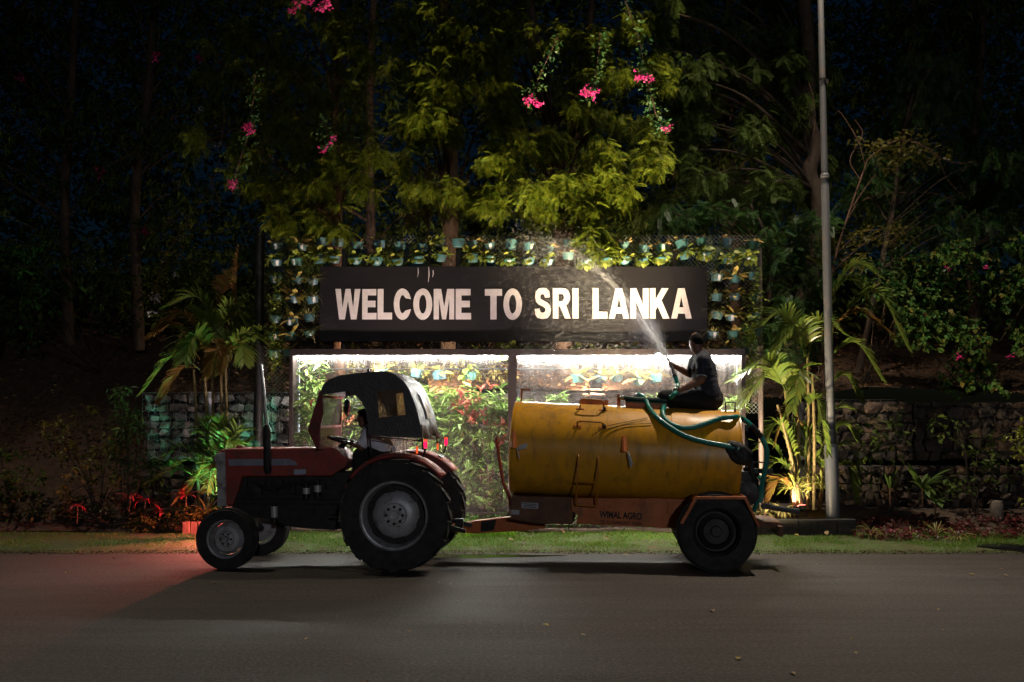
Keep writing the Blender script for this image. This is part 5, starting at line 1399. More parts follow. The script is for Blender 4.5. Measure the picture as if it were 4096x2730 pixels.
mb = MB(); mb.ellipsoid((wd / 2 + 0.04, 0.12, 0.045), (0.035, 0.04, 0.035), 10, 7); mb.build('hose_end', STEEL, ch, True)

# ================================================================== PEOPLE
SKIN = pmat('brown_skin', (0.20, 0.095, 0.06), 0.5, 0, (0.15, 0.07, 0.045), 9)
HAIRM = pmat('black_hair', (0.010, 0.009, 0.009), 0.8, 0, (0.005, 0.004, 0.004), 40, bump=0.6, bscale=120, spec=0.2)
def skinned(name, J, E, mat, parent, root, rel, sub=2, voxel=0.0065, wrinkle=0.0):
    """tapered limbs melted into one continuous surface; J: name -> (world point, radius)"""
    mb = MB()
    done = set()
    for a, b in E:
        (pa, ra), (pb, rb) = J[a], J[b]
        pa, pb = Vector(pa) - Vector(rel), Vector(pb) - Vector(rel)
        k = max(2, int((pb - pa).length / 0.03))
        mb.tube([pa.lerp(pb, i / k) for i in range(k + 1)], [ra + (rb - ra) * i / k for i in range(k + 1)], 16)
    for n in J:
        p, r_ = J[n]
        mb.ellipsoid(Vector(p) - Vector(rel), (r_, r_, r_), 16, 10)
    me = bpy.data.meshes.new(name); me.from_pydata(mb.v, [], mb.f)
    bm = bmesh.new(); bm.from_mesh(me); bmesh.ops.recalc_face_normals(bm, faces=bm.faces); bm.to_mesh(me); bm.free()
    tmp = bpy.data.objects.new('tmp', me); link(tmp)
    rm = tmp.modifiers.new('melt', 'REMESH'); rm.mode = 'VOXEL'; rm.voxel_size = voxel
    sm = tmp.modifiers.new('soft', 'SMOOTH'); sm.factor = 0.5; sm.iterations = 5 if voxel < 0.008 else 9
    dg = bpy.context.evaluated_depsgraph_get()
    m2 = bpy.data.meshes.new_from_object(tmp.evaluated_get(dg))
    bpy.data.objects.remove(tmp)
    if wrinkle:
        m2.update()
        nv = len(m2.vertices); co = np.zeros(nv * 3); m2.vertices.foreach_get('co', co); co = co.reshape(-1, 3)
        no = np.array([tuple(q.vector) for q in m2.vertex_normals])
        f = np.array([mnoise.noise(Vector((q[0] * 9, q[1] * 9, q[2] * 22))) + 0.5 * mnoise.noise(Vector(q) * 30) for q in co])
        m2.vertices.foreach_set('co', (co + no * (f * wrinkle)[:, None]).ravel()); m2.update()
    m2.polygons.foreach_set('use_smooth', [True] * len(m2.polygons))
    m2.name = name
    m2.materials.clear()
    return mesh_obj(name, m2, mat, parent)
def hand(J, E, tagn, wrist, palm, fdir, curl, side, up, rscale=1.0):
    """palm and five bent fingers; fdir forward, curl where the tips go, side across the palm"""
    palm, fdir, curl, side = Vector(palm), Vector(fdir).normalized(), Vector(curl).normalized(), Vector(side).normalized()
    J[tagn + 'palm'] = (palm, 0.027); E.append((wrist, tagn + 'palm'))
    for k in range(4):
        o = (k - 1.5) * 0.019
        L = (0.030, 0.034, 0.033, 0.027)[k]
        b = palm + fdir * 0.042 + side * o
        m = b + fdir * L * 0.8 + curl * 0.012
        t = m + fdir * 0.004 + curl * L * 0.9
        J['%sf%da' % (tagn, k)] = (b, 0.0105); J['%sf%db' % (tagn, k)] = (m, 0.0095); J['%sf%dc' % (tagn, k)] = (t, 0.008)
        E += [(tagn + 'palm', '%sf%da' % (tagn, k)), ('%sf%da' % (tagn, k), '%sf%db' % (tagn, k)), ('%sf%db' % (tagn, k), '%sf%dc' % (tagn, k))]
    b = palm + side * 0.035 + fdir * 0.005
    m = b + side * 0.018 + fdir * 0.022 + curl * 0.012; t = m + fdir * 0.018 + curl * 0.022
    J[tagn + 'ta'] = (b, 0.012); J[tagn + 'tb'] = (m, 0.0105); J[tagn + 'tc'] = (t, 0.0085)
    E += [(tagn + 'palm', tagn + 'ta'), (tagn + 'ta', tagn + 'tb'), (tagn + 'tb', tagn + 'tc')]
def head_parts(parent, rel, c, face, up, tilt=0.0):
    """hair cap, ears, eyes and mouth round a head centre; face = direction looked at"""
    face = Vector(face).normalized(); up = Vector(up); up = (up - face * up.dot(face)).normalized(); rt = face.cross(up)
    B = Matrix((rt, face, up)).transposed()
    c = Vector(c) - Vector(rel)
    mb = MB()
    P, F = [], []
    nu, nv = 20, 12
    for j in range(nv + 1):
        th = math.pi * 0.64 * j / nv
        for i in range(nu):
            ph = 2 * math.pi * i / nu
            x, y, z = math.sin(th) * math.cos(ph), math.sin(th) * math.sin(ph), math.cos(th)
            lim = 1.0
            if y > 0.45: z = max(z, 0.42 + 0.2 * (y - 0.45))       # hairline over the forehead
            n_ = 1 + 0.03 * mnoise.noise(Vector((x * 6, y * 6, z * 6)))
            P.append(c + B @ (Vector((x * 0.083, y * 0.101 - 0.008, z * 0.108 + 0.022)) * n_))
    for j in range(nv):
        for i in range(nu):
            a, b = j * nu + i, j * nu + (i + 1) % nu
            F.append((a, a + nu, b + nu, b))
    mb.add(P, F); mb.build('hair', HAIRM, parent, True)
    for s in (-1, 1):
        mb = MB(); mb.ellipsoid(c + B @ Vector((s * 0.08, -0.005, -0.005)), (0.012, 0.022, 0.032), 8, 6, B); mb.build('ear', SKIN, parent, True)
        mb = MB(); mb.ellipsoid(c + B @ Vector((s * 0.031, 0.083, 0.008)), (0.013, 0.008, 0.008), 8, 6, B); mb.build('eye', pmat('eye_white', (0.6, 0.58, 0.55), 0.2), parent, True)
    mb = MB(); mb.ellipsoid(c + B @ Vector((0, 0.088, -0.052)), (0.026, 0.008, 0.008), 8, 6, B); mb.build('mouth', pmat('lips', (0.16, 0.06, 0.05), 0.5), parent, True)
    mb = MB(); mb.ellipsoid(c + B @ Vector((0, 0.098, -0.018)), (0.015, 0.018, 0.026), 8, 6, B); mb.build('nose', SKIN, parent, True)

SHIRTM = pmat('navy_polo_cloth', (0.022, 0.026, 0.045), 0.85, 0, (0.014, 0.017, 0.030), 14, bump=0.35, bscale=30)
TROUM = pmat('black_trouser_cloth', (0.010, 0.010, 0.012), 0.9, 0, (0.006, 0.006, 0.007), 12, bump=0.3, bscale=25)
TRIM = pmat('pale_trim', (0.35, 0.38, 0.42), 0.7)
mp0 = PW(2845, 1640, 12.88)
man = thing('person', 'man in a dark polo shirt sitting on the tank spraying water from a hose', 'person', mp0)
J = {'pelvis': (PW(2842, 1596, 12.90), 0.15), 'belly': (PW(2822, 1545, 12.90), 0.14), 'chest': (PW(2815, 1480, 12.92), 0.14), 'upper': (PW(2810, 1440, 12.93), 0.10), 'neck': (PW(2800, 1416, 12.94), 0.058), 'jaw': (PW(2786, 1393, 12.95), 0.075), 'head': (PW(2783, 1372, 12.96), 0.088), 'crown': (PW(2784, 1352, 12.96), 0.07),
     'nsh': (PW(2812, 1446, 12.74), 0.07), 'nel': (PW(2806, 1518, 12.66), 0.052), 'nfo': (PW(2762, 1542, 12.64), 0.045), 'nwr': (PW(2728, 1557, 12.63), 0.032),
     'fsh': (PW(2783, 1444, 13.10), 0.07), 'fel': (PW(2762, 1498, 13.16), 0.05), 'ffo': (PW(2728, 1482, 13.02), 0.042), 'fwr': (PW(2702, 1468, 12.93), 0.03),
     'nrib': (PW(2822, 1510, 12.80), 0.10), 'frib': (PW(2808, 1510, 13.05), 0.10),
     'nhip': (PW(2840, 1606, 12.78), 0.13), 'nth': (PW(2740, 1597, 12.74), 0.095), 'nkn': (PW(2655, 1588, 12.74), 0.072), 'nsh2': (PW(2700, 1618, 12.80), 0.058), 'nan': (PW(2745, 1634, 12.86), 0.042), 'nft': (PW(2705, 1636, 12.90), 0.04),
     'fhip': (PW(2836, 1606, 13.04), 0.13), 'fth': (PW(2760, 1590, 13.20), 0.095), 'fkn': (PW(2690, 1584, 13.26), 0.07), 'fsh3': (PW(2720, 1616, 13.12), 0.058), 'fan': (PW(2755, 1632, 13.04), 0.042), 'fft': (PW(2735, 1636, 12.96), 0.04)}
E = [('pelvis', 'belly'), ('belly', 'chest'), ('chest', 'upper'), ('upper', 'neck'), ('neck', 'jaw'), ('jaw', 'head'), ('head', 'crown'), ('upper', 'nsh'), ('nsh', 'nrib'), ('nrib', 'nhip'), ('fsh', 'frib'), ('frib', 'fhip'), ('nsh', 'nel'), ('nel', 'nfo'), ('nfo', 'nwr'), ('upper', 'fsh'), ('fsh', 'fel'), ('fel', 'ffo'), ('ffo', 'fwr'),
     ('pelvis', 'nhip'), ('nhip', 'nth'), ('nth', 'nkn'), ('nkn', 'nsh2'), ('nsh2', 'nan'), ('nan', 'nft'), ('pelvis', 'fhip'), ('fhip', 'fth'), ('fth', 'fkn'), ('fkn', 'fsh3'), ('fsh3', 'fan'), ('fan', 'fft')]
J0, E0 = dict(J), list(E)
hose_d = (nz1 - nz0).normalized()
hand(J, E, 'n', 'nwr', PW(2714, 1562, 12.62), Vector((-0.8, 0.2, -0.3)), Vector((0.1, 0.5, 0.8)), Vector((0.2, -0.3, 0.9)), None)
hand(J, E, 'f', 'fwr', PW(2694, 1462, 12.90), Vector((-0.75, -0.3, 0.25)), Vector((0.0, -0.8, -0.5)), Vector((0.25, 0.1, -0.95)), None)
body = skinned('body', J, E, SKIN, man, 'pelvis', mp0)
def sub_of(J, keys, grow):
    out = {}
    for k in keys:
        p, r_ = J[k]; out[k] = (p, r_ + grow)
    return out
JS = sub_of(J0, ['pelvis', 'belly', 'chest', 'upper', 'nsh', 'fsh', 'nrib', 'frib'], 0.024)
JS['nwa'] = (J0['nhip'][0] + Vector((0, 0, 0.08)), 0.135); JS['fwa'] = (J0['fhip'][0] + Vector((0, 0, 0.08)), 0.135)
JS['nsl'] = (J0['nsh'][0].lerp(J0['nel'][0], 0.72), 0.072); JS['fsl'] = (J0['fsh'][0].lerp(J0['fel'][0], 0.72), 0.072)
JS['collar'] = (J0['upper'][0].lerp(J0['neck'][0], 0.75), 0.072)
JS['pelvis'] = (J0['pelvis'][0].lerp(J0['belly'][0], 0.25), 0.165)
skinned('shirt', JS, [('pelvis', 'belly'), ('nsh', 'nrib'), ('fsh', 'frib'), ('nrib', 'nwa'), ('frib', 'fwa'), ('belly', 'chest'), ('chest', 'upper'), ('upper', 'collar'), ('upper', 'nsh'), ('upper', 'fsh'), ('nsh', 'nsl'), ('fsh', 'fsl')], SHIRTM, man, 'chest', mp0, voxel=0.010, wrinkle=0.006)
JT = sub_of(J0, ['pelvis', 'nhip', 'nth', 'nkn', 'nsh2', 'fhip', 'fth', 'fkn', 'fsh3'], 0.018)
JT['nan'] = (J0['nan'][0], 0.055); JT['fan'] = (J0['fan'][0], 0.055)
skinned('trousers', JT, [('pelvis', 'nhip'), ('nhip', 'nth'), ('nth', 'nkn'), ('nkn', 'nsh2'), ('nsh2', 'nan'), ('pelvis', 'fhip'), ('fhip', 'fth'), ('fth', 'fkn'), ('fkn', 'fsh3'), ('fsh3', 'fan')], TROUM, man, 'pelvis', mp0, voxel=0.010, wrinkle=0.006)
# pale trim on sleeve and collar
def ring_at(c, axis, r_, rr_, nm):
    axis = Vector(axis).normalized(); u = axis.orthogonal().normalized(); v = axis.cross(u); c = Vector(c) - Vector(mp0)
    mb = MB(); mb.tube([c + (u * math.cos(2 * math.pi * k / 24) + v * math.sin(2 * math.pi * k / 24)) * r_ for k in range(25)], rr_, 6, False); mb.build(nm, TRIM, man, True)
ring_at(J0['nsh'][0].lerp(J0['nel'][0], 0.86), J0['nel'][0] - J0['nsh'][0], 0.062, 0.006, 'sleeve_trim')
ring_at(J0['upper'][0].lerp(J0['neck'][0], 0.82), J0['neck'][0] - J0['upper'][0], 0.072, 0.006, 'collar_trim')
head_parts(man, mp0, J0['head'][0], (-0.55, 0.83, 0.0), (0, 0, 1))

# driver, mostly behind the canopy cloth
def TW(px, py, y): return TM @ PL(TM, px, py, y)
dp0 = TW(1545, 1822, 0.0)
drv = thing('person', 'driver in a pale shirt sitting under the black tractor canopy', 'person', dp0)
J = {'pelvis': (TW(1532, 1806, 0.0), 0.14), 'belly': (TW(1524, 1785, 0.0), 0.13), 'chest': (TW(1501, 1755, 0.0), 0.135), 'upper': (TW(1484, 1727, 0.0), 0.10), 'neck': (TW(1466, 1704, 0.0), 0.055), 'jaw': (TW(1454, 1691, 0.0), 0.072), 'head': (TW(1454, 1675, 0.0), 0.086), 'crown': (TW(1456, 1657, 0.0), 0.07),
     'nsh': (TW(1474, 1736, 0.19), 0.066), 'nel': (TW(1444, 1790, 0.25), 0.05), 'nwr': (TW(1432, 1784, 0.2), 0.031),
     'fsh': (TW(1486, 1736, -0.19), 0.066), 'fel': (TW(1454, 1778, -0.25), 0.05), 'fwr': (TW(1440, 1776, -0.16), 0.031),
     'nhip': (TW(1526, 1818, 0.12), 0.11), 'nkn': (TW(1440, 1822, 0.2), 0.075), 'nan': (TW(1425, 1940, 0.25), 0.045), 'nft': (TW(1390, 1950, 0.27), 0.042),
     'fhip': (TW(1526, 1818, -0.12), 0.11), 'fkn': (TW(1440, 1822, -0.2), 0.075), 'fan': (TW(1425, 1935, -0.25), 0.045), 'fft': (TW(1390, 1945, -0.27), 0.042)}
E = [('pelvis', 'belly'), ('belly', 'chest'), ('chest', 'upper'), ('upper', 'neck'), ('neck', 'jaw'), ('jaw', 'head'), ('head', 'crown'), ('upper', 'nsh'), ('nsh', 'nhip'), ('fsh', 'fhip'), ('nsh', 'nel'), ('nel', 'nwr'), ('upper', 'fsh'), ('fsh', 'fel'), ('fel', 'fwr'), ('pelvis', 'nhip'), ('nhip', 'nkn'), ('nkn', 'nan'), ('nan', 'nft'), ('pelvis', 'fhip'), ('fhip', 'fkn'), ('fkn', 'fan'), ('fan', 'fft')]
J0 = dict(J)
hand(J, E, 'n', 'nwr', TW(1422, 1782, 0.18), Vector((-0.7, 0.3, 0.1)), Vector((0, 0.2, -0.9)), Vector((0.1, 0.9, 0.1)), None)
hand(J, E, 'f', 'fwr', TW(1428, 1774, -0.14), Vector((-0.7, -0.3, 0.1)), Vector((0, -0.2, -0.9)), Vector((0.1, -0.9, 0.1)), None)
skinned('body', J, E, SKIN, drv, 'pelvis', dp0)
JS = sub_of(J0, ['pelvis', 'belly', 'chest', 'upper', 'nsh', 'fsh'], 0.02)
JS['nwa'] = (J0['nhip'][0] + Vector((0, 0, 0.06)), 0.12); JS['fwa'] = (J0['fhip'][0] + Vector((0, 0, 0.06)), 0.12)
JS['nsl'] = (J0['nsh'][0].lerp(J0['nel'][0], 0.75), 0.068); JS['fsl'] = (J0['fsh'][0].lerp(J0['fel'][0], 0.75), 0.068)
skinned('shirt', JS, [('pelvis', 'belly'), ('nsh', 'nwa'), ('fsh', 'fwa'), ('belly', 'chest'), ('chest', 'upper'), ('upper', 'nsh'), ('upper', 'fsh'), ('nsh', 'nsl'), ('fsh', 'fsl')], pmat('pale_blue_shirt', (0.78, 0.79, 0.86), 0.85, 0, (0.68, 0.69, 0.78), 12, bump=0.4, bscale=20), drv, 'chest', dp0, voxel=0.010, wrinkle=0.006)
JT = sub_of(J0, ['pelvis', 'nhip', 'nkn', 'nan', 'fhip', 'fkn', 'fan'], 0.016)
skinned('trousers', JT, [('pelvis', 'nhip'), ('nhip', 'nkn'), ('nkn', 'nan'), ('pelvis', 'fhip'), ('fhip', 'fkn'), ('fkn', 'fan')], TROUM, drv, 'pelvis', dp0, voxel=0.010)
head_parts(drv, dp0, J0['head'][0], (-1, 0.1, -0.05), (0, 0, 1))

# ================================================================== FOLIAGE TOOLS
def tmpl_pinnate(pairs=7, droop=0.35, ll=0.30, lw=0.075, hang=0.35):
    """one feather leaf of length 1 along +x; leaflets are small pointed blades"""
    V, F = [], []
    def pt(t): return np.array([t, 0, -droop * t * t])
    for i in range(2):
        a, b = pt(i / 2), pt((i + 1) / 2); w = 0.008
        o = len(V); V += [a + [0, -w, 0], a + [0, w, 0], b + [0, w, 0], b + [0, -w, 0]]; F.append([o, o + 1, o + 2, o + 3])
    for i in range(pairs):
        t = 0.2 + 0.78 * i / (pairs - 1)
        l = ll * (0.75 + 0.5 * math.sin(math.pi * (0.15 + 0.75 * t))) * (0.8 if i == pairs - 1 else 1)
        for s in (-1, 1):
            p = pt(t)
            ang = R(58 - 25 * t)
            d = np.array([math.cos(ang), s * math.sin(ang), -hang]); d /= np.linalg.norm(d)
            n = np.array([-d[1], d[0], 0]) * s; n /= np.linalg.norm(n)
            m = p + d * l * 0.45
            o = len(V)
            V += [p, m + n * lw / 2 + [0, 0, 0.01], p + d * l + [0, 0, -0.25 * l * hang], m - n * lw / 2]
            F.append([o, o + 1, o + 2, o + 3])
    return np.array(V, float), np.array(F)
def tmpl_leaf(w=0.42, fold=0.12, droop=0.25):
    """simple pointed leaf of length 1, two halves along a sunk midrib"""
    V = [(0, 0, 0), (0.35, w / 2, fold - droop * .12), (0.35, 0, -droop * .12), (0.35, -w / 2, fold - droop * .12), (0.72, w * .36, fold * .7 - droop * .5), (0.72, 0, -droop * .5), (0.72, -w * .36, fold * .7 - droop * .5), (1, 0, -droop)]
    F = [(0, 2, 1, 1), (0, 3, 2, 2), (1, 2, 5, 4), (2, 3, 6, 5), (4, 5, 7, 7), (5, 6, 7, 7)]
    # quads only: merge to four faces
    F = [(0, 2, 5, 1), (0, 3, 5, 2), (1, 5, 7, 4), (5, 3, 6, 7)]
    return np.array(V, float), np.array(F)
def instances(tm, pos, d, scale, roll=None, up=None):
    tv, tf = tm
    n = len(pos)
    d = d / (np.linalg.norm(d, axis=1)[:, None] + 1e-9)
    upv = np.tile(np.array([0.0, 0.0, 1.0]), (n, 1)) if up is None else up
    z = upv - d * np.sum(upv * d, axis=1)[:, None]
    ln = np.linalg.norm(z, axis=1)
    z[ln < 1e-3] = [1, 0, 0]
    z = z / (np.linalg.norm(z, axis=1)[:, None] + 1e-9)
    y = np.cross(z, d)
    if roll is not None:
        c, s = np.cos(roll)[:, None], np.sin(roll)[:, None]
        y, z = y * c + z * s, z * c - y * s
    V = pos[:, None, :] + scale[:, None, None] * (tv[None, :, 0:1] * d[:, None, :] + tv[None, :, 1:2] * y[:, None, :] + tv[None, :, 2:3] * z[:, None, :])
    F = tf[None, :, :] + (np.arange(n) * len(tv))[:, None, None]
    return V.reshape(-1, 3), F.reshape(-1, tf.shape[1])
def join(parts):
    Vs, Fs, o = [], [], 0
    for V, F in parts:
        Vs.append(V); Fs.append(F + o); o += len(V)
    return np.concatenate(Vs), np.concatenate(Fs)
PIN = [tmpl_pinnate(7, 0.25, 0.29, 0.065, 0.3), tmpl_pinnate(7, 0.5, 0.30, 0.062, 0.5), tmpl_pinnate(6, 0.75, 0.32, 0.068, 0.6)]
FERN = [tmpl_pinnate(10, 0.25, 0.26, 0.05, 0.15), tmpl_pinnate(11, 0.45, 0.24, 0.045, 0.25)]
LANCE = [tmpl_leaf(0.26, 0.05, 0.2), tmpl_leaf(0.24, 0.05, 0.5)]
OVATE = [tmpl_leaf(0.55, 0.08, 0.2), tmpl_leaf(0.6, 0.08, 0.45)]
HEART = [tmpl_leaf(0.95, 0.06, 0.3), tmpl_leaf(0.85, 0.1, 0.5)]
def rdir(n, el0, el1, az0=0, az1=2 * math.pi):
    az = rng.uniform(az0, az1, n); el = rng.uniform(el0, el1, n)
    return np.stack([np.cos(az) * np.cos(el), np.sin(az) * np.cos(el), np.sin(el)], -1)
def shoots_to_leaves(sh, per, size, el=(-1.0, 0.25), tms=PIN, jit=0.05):
    """sh (n,3) shoot tips; leaves radiate and droop from each"""
    n = len(sh)
    pos = np.repeat(sh, per, 0) + rng.normal(0, jit, (n * per, 3))
    d = rdir(n * per, *el)
    sc = size * rng.uniform(0.65, 1.2, n * per)
    roll = rng.normal(0, 0.35, n * per)
    k = rng.integers(0, len(tms), n * per)
    return join([instances(tms[i], pos[k == i], d[k == i], sc[k == i], roll[k == i]) for i in range(len(tms)) if (k == i).any()])
def ball(c, r, n):
    v = rng.normal(0, 1, (n, 3)); v /= np.linalg.norm(v, axis=1)[:, None]
    return np.array(c)[None] + v * (np.array(r)[None] * rng.uniform(0.25, 1, (n, 1)) ** 0.5)
BARK = pmat('brown_bark', (0.075, 0.05, 0.034), 0.9, 0, (0.035, 0.023, 0.016), 9, bump=1.0, bscale=25, stretch=(1, 1, 0.3))
RBARK = pmat('reddish_bark', (0.15, 0.075, 0.045), 0.85, 0, (0.08, 0.04, 0.026), 10, bump=0.7, bscale=30, stretch=(1, 1, 0.3))
NEEM = leafmat('neem_leaf', [(0.07, 0.125, 0.010), (0.12, 0.165, 0.010), (0.21, 0.21, 0.016), (0.04, 0.10, 0.012), (0.16, 0.17, 0.012)], 0.38, 0.6, 0.15)
DARKL = leafmat('dark_tree_leaf', [(0.045, 0.085, 0.016), (0.07, 0.115, 0.022), (0.10, 0.125, 0.025)], 0.3, 0.6, 0.15)
FERNL = leafmat('ferny_leaf', [(0.025, 0.085, 0.028), (0.04, 0.11, 0.03), (0.08, 0.12, 0.025)], 0.35)
CREEP = leafmat('creeper_leaf', [(0.03, 0.10, 0.02), (0.05, 0.14, 0.03), (0.10, 0.16, 0.03), (0.03, 0.08, 0.02), (0.17, 0.14, 0.03)], 0.3, 0.6, 0.15)
BUSHY = leafmat('yellowish_bush_leaf', [(0.12, 0.12, 0.02), (0.17, 0.15, 0.025), (0.08, 0.10, 0.018), (0.20, 0.13, 0.03)], 0.3)
BUSHG = leafmat('green_bush_leaf', [(0.03, 0.09, 0.02), (0.05, 0.13, 0.03), (0.08, 0.14, 0.03)], 0.3)
PHOT = leafmat('shrub_leaf', [(0.10, 0.20, 0.035), (0.15, 0.26, 0.05), (0.25, 0.32, 0.08), (0.07, 0.14, 0.03)], 0.32, 0.4, 0.35)
PHOTR = leafmat('red_young_leaf', [(0.40, 0.06, 0.05), (0.34, 0.10, 0.05), (0.45, 0.14, 0.08), (0.28, 0.05, 0.06)], 0.3)
PALML = leafmat('palm_leaf', [(0.07, 0.13, 0.018), (0.10, 0.155, 0.025), (0.14, 0.16, 0.025), (0.05, 0.11, 0.022)], 0.28, 0.35, 0.5)
PALMD = leafmat('dry_palm_leaf', [(0.26, 0.13, 0.035), (0.20, 0.10, 0.03), (0.26, 0.17, 0.04), (0.16, 0.15, 0.03)], 0.28)
PALMS = pmat('palm_stem', (0.17, 0.12, 0.04), 0.6, 0, (0.09, 0.07, 0.025), 10, stretch=(1, 1, 3), bump=0.3)

def limb(name, pts, r0, r1, mat, parent, rel, n=7, sub=5):
    P = spline([Vector(p) - Vector(rel) for p in pts], sub)
    k = len(P)
    mb = MB(); mb.tube(P, [r0 + (r1 - r0) * (i / (k - 1)) ** 0.8 for i in range(k)], n)
    return mb.build(name, mat, parent, True)
def tree(name, label, trunk, radii, clusters, leafm, size=0.30, per=9, tms=PIN, bark=BARK, group='trees on the slope behind the sign', el=(-1.0, 0.25), branch=True):
    """trunk: world points from the ground up; clusters: (centre, (rx,ry,rz), shoots)"""
    base = Vector(trunk[0])
    t = thing(name, label, 'tree', base, group=group)
    P = spline([Vector(p) - base for p in trunk], 6)
    k = len(P)
    mb = MB(); mb.tube(P, [radii[0] + (radii[1] - radii[0]) * i / (k - 1) for i in range(k)], 12)
    mb.build('trunk', bark, t, True)
    sh = []
    twm = MB()
    for (c, r_, n) in clusters:
        c = Vector(c)
        s = ball(c, r_, n); sh.append(s)
        if branch:
            # limb from the trunk point a bit below the cluster
            best = min(P[k // 4:], key=lambda q: abs((q + base).z - (c.z - 0.35 * (c - base).length * 0.6)))
            a = best + base
            mid = a.lerp(c, 0.55) + Vector((0, 0, 0.25 * (c - a).length * 0.4))
            limb('branch', [a, mid, c], radii[1] * 0.35 + 0.004, 0.008, bark, t, base, 6)
            for q in s[:max(2, n // 3)]:
                q = Vector(q)
                twm.tube(spline([c - base, c.lerp(q, 0.5) + Vector((0, 0, 0.06)) - base, q - base], 3), 0.007, 4)
    sh = np.concatenate(sh)
    if twm.v:
        tw_ = twm.build('twigs', bark, t, True, fix=False); tw_['kind'] = 'stuff'
    V, F = shoots_to_leaves(sh, per, size, el, tms)
    mesh_obj('crown', fast_mesh('crown', V - np.array(base)[None], F), leafm, t)['kind'] = 'stuff'
    return t
def C(px, py, Y, rx, rz, n, ry=None):
    return (PW(px, py, Y), (rx, ry if ry else (rx + rz) / 2, rz), n)
def hillpt(x, Y): return Vector((x, Y, hill_z(x, Y) - 0.1))
def boxfill(x0, x1, y0, y1, Y0, Y1, n, r, sh):
    out = []
    for i in range(n):
        out.append(C(random.uniform(x0, x1), random.uniform(y0, y1), random.uniform(Y0, Y1), r * random.uniform(.7, 1.3), r * random.uniform(.6, 1.0), sh))
    return out

# ------------------------------------------------------------------ trees behind the sign
def CF(px, py, rx, rz, n):
    """outer sprays lean out over the sign, higher ones stand further back"""
    Y = 15.5 + max(0, 980 - py) / 980 * 1.25 + random.uniform(-0.1, 0.25)
    return C(px, py, Y, rx * 0.8, rz * 0.85, n)
def frontfill(x0, x1, y0, y1, n, r, sh):
    out = []
    for i in range(n):
        out.append(CF(random.uniform(x0, x1), random.uniform(y0, y1), r * random.uniform(.7, 1.3), r * random.uniform(.6, 1.0), sh))
    return out
# bright neem hanging over the sign
cl = [CF(2000, 640, .42, .30, 20), CF(2010, 780, .48, .32, 26), CF(1960, 830, .30, .14, 8), CF(2150, 760, .45, .26, 24), CF(2260, 740, .45, .26, 26), CF(2170, 850, .36, .20, 14), CF(2330, 840, .40, .25, 18), CF(2400, 700, .42, .30, 22), CF(2480, 760, .36, .34, 22), CF(2420, 610, .40, .25, 14),
      CF(2370, 960, .30, .32, 22), CF(2420, 1000, .26, .18, 14), CF(2600, 640, .42, .30, 18), CF(2120, 560, .42, .3, 14), CF(2230, 560, .40, .22, 14), CF(2040, 470, .45, .3, 12), CF(1990, 330, .45, .3, 14), CF(2390, 160, .45, .35, 18), CF(2450, 300, .40, .35, 16), CF(2530, 110, .5, .3, 14), CF(2640, 290, .4, .3, 14), CF(2300, 330, .5, .3, 10), CF(2180, 150, .6, .35, 12), CF(2520, 480, .4, .3, 10)] + frontfill(1950, 2700, -40, 620, 12, .36, 10)
random.seed(31)
tree('neem_tree', 'bright yellow green neem tree whose sprays droop over the middle of the sign', [hillpt(0.95, 18.2), PW(2230, 700, 18.0), PW(2160, 300, 17.9), PW(2090, -150, 17.9)], (0.16, 0.09), cl, NEEM, 0.19, 15)
cl = [CF(1720, 300, .55, .4, 16), CF(1830, 180, .6, .4, 18), CF(1850, 330, .45, .35, 16), CF(1960, 250, .4, .45, 16), CF(1700, 480, .55, .33, 34), CF(1790, 360, .4, .25, 12), CF(1980, 400, .35, .42, 18), CF(1600, 100, .6, .4, 14), CF(1760, 60, .6, .4, 14), CF(1920, 60, .6, .4, 14), CF(1440, 240, .6, .35, 10), CF(1560, 620, .4, .3, 8)] + frontfill(1450, 2000, -40, 780, 12, .36, 10)
tree('neem_tree', 'neem tree with rounded sprays standing over the word WELCOME', [hillpt(-1.2, 19.0), PW(1800, 600, 18.7), PW(1760, 250, 18.5), PW(1790, -150, 18.4)], (0.17, 0.1), cl, NEEM, 0.19, 15)
cl = [CF(1190, 500, .45, .35, 12), CF(1130, 520, .35, .4, 12), CF(1400, 500, .5, .35, 12), CF(1450, 600, .4, .3, 12), CF(1250, 740, .5, .26, 24), CF(1190, 740, .35, .2, 10), CF(1130, 860, .22, .3, 16), CF(950, 660, .4, .35, 12), CF(1330, 680, .4, .3, 10), CF(1080, 200, .7, .4, 14), CF(1250, 330, .6, .4, 10), CF(880, 250, .7, .5, 14), CF(1420, 120, .7, .4, 14), CF(1080, 380, .6, .4, 12), CF(1560, 250, .5, .4, 8), CF(1250, 60, .8, .4, 14)] + frontfill(760, 1500, -40, 920, 18, .36, 10)
tree('slender_tree', 'slender tree with a reddish trunk and loose sprays beside the pot columns', [hillpt(-3.2, 18.4), PW(1345, 800, 18.2), PW(1345, 350, 18.1), PW(1345, -120, 18.1)], (0.12, 0.07), cl, NEEM, 0.185, 13, bark=RBARK)
def bigdark(label, x0, x1, y0, y1, Y0, Y1, n, tx, ty, lm=DARKL, sz=0.33, sh=15, r=0.75):
    cl = boxfill(x0, x1, y0, y1, Y0, Y1, int(n * 1.1), r, sh)
    Yc = (Y0 + Y1) / 2
    b = hillpt(PW(tx, 1200, Yc).x, Yc)
    tree('shade_tree', label, [b, PW(tx - 20, 800, Yc), PW(ty, 300, Yc), PW(ty + 30, -300, Yc)], (0.12, 0.06), cl, lm, sz * 0.62, 16, LANCE, branch=True)
bigdark('large dark tree at the far left against the blue night sky', -250, 420, -100, 1150, 19.5, 22, 24, 280, 290)
bigdark('dark tree between the far left tree and the palm clump', 350, 950, -60, 1150, 19.0, 21.5, 22, 560, 600)
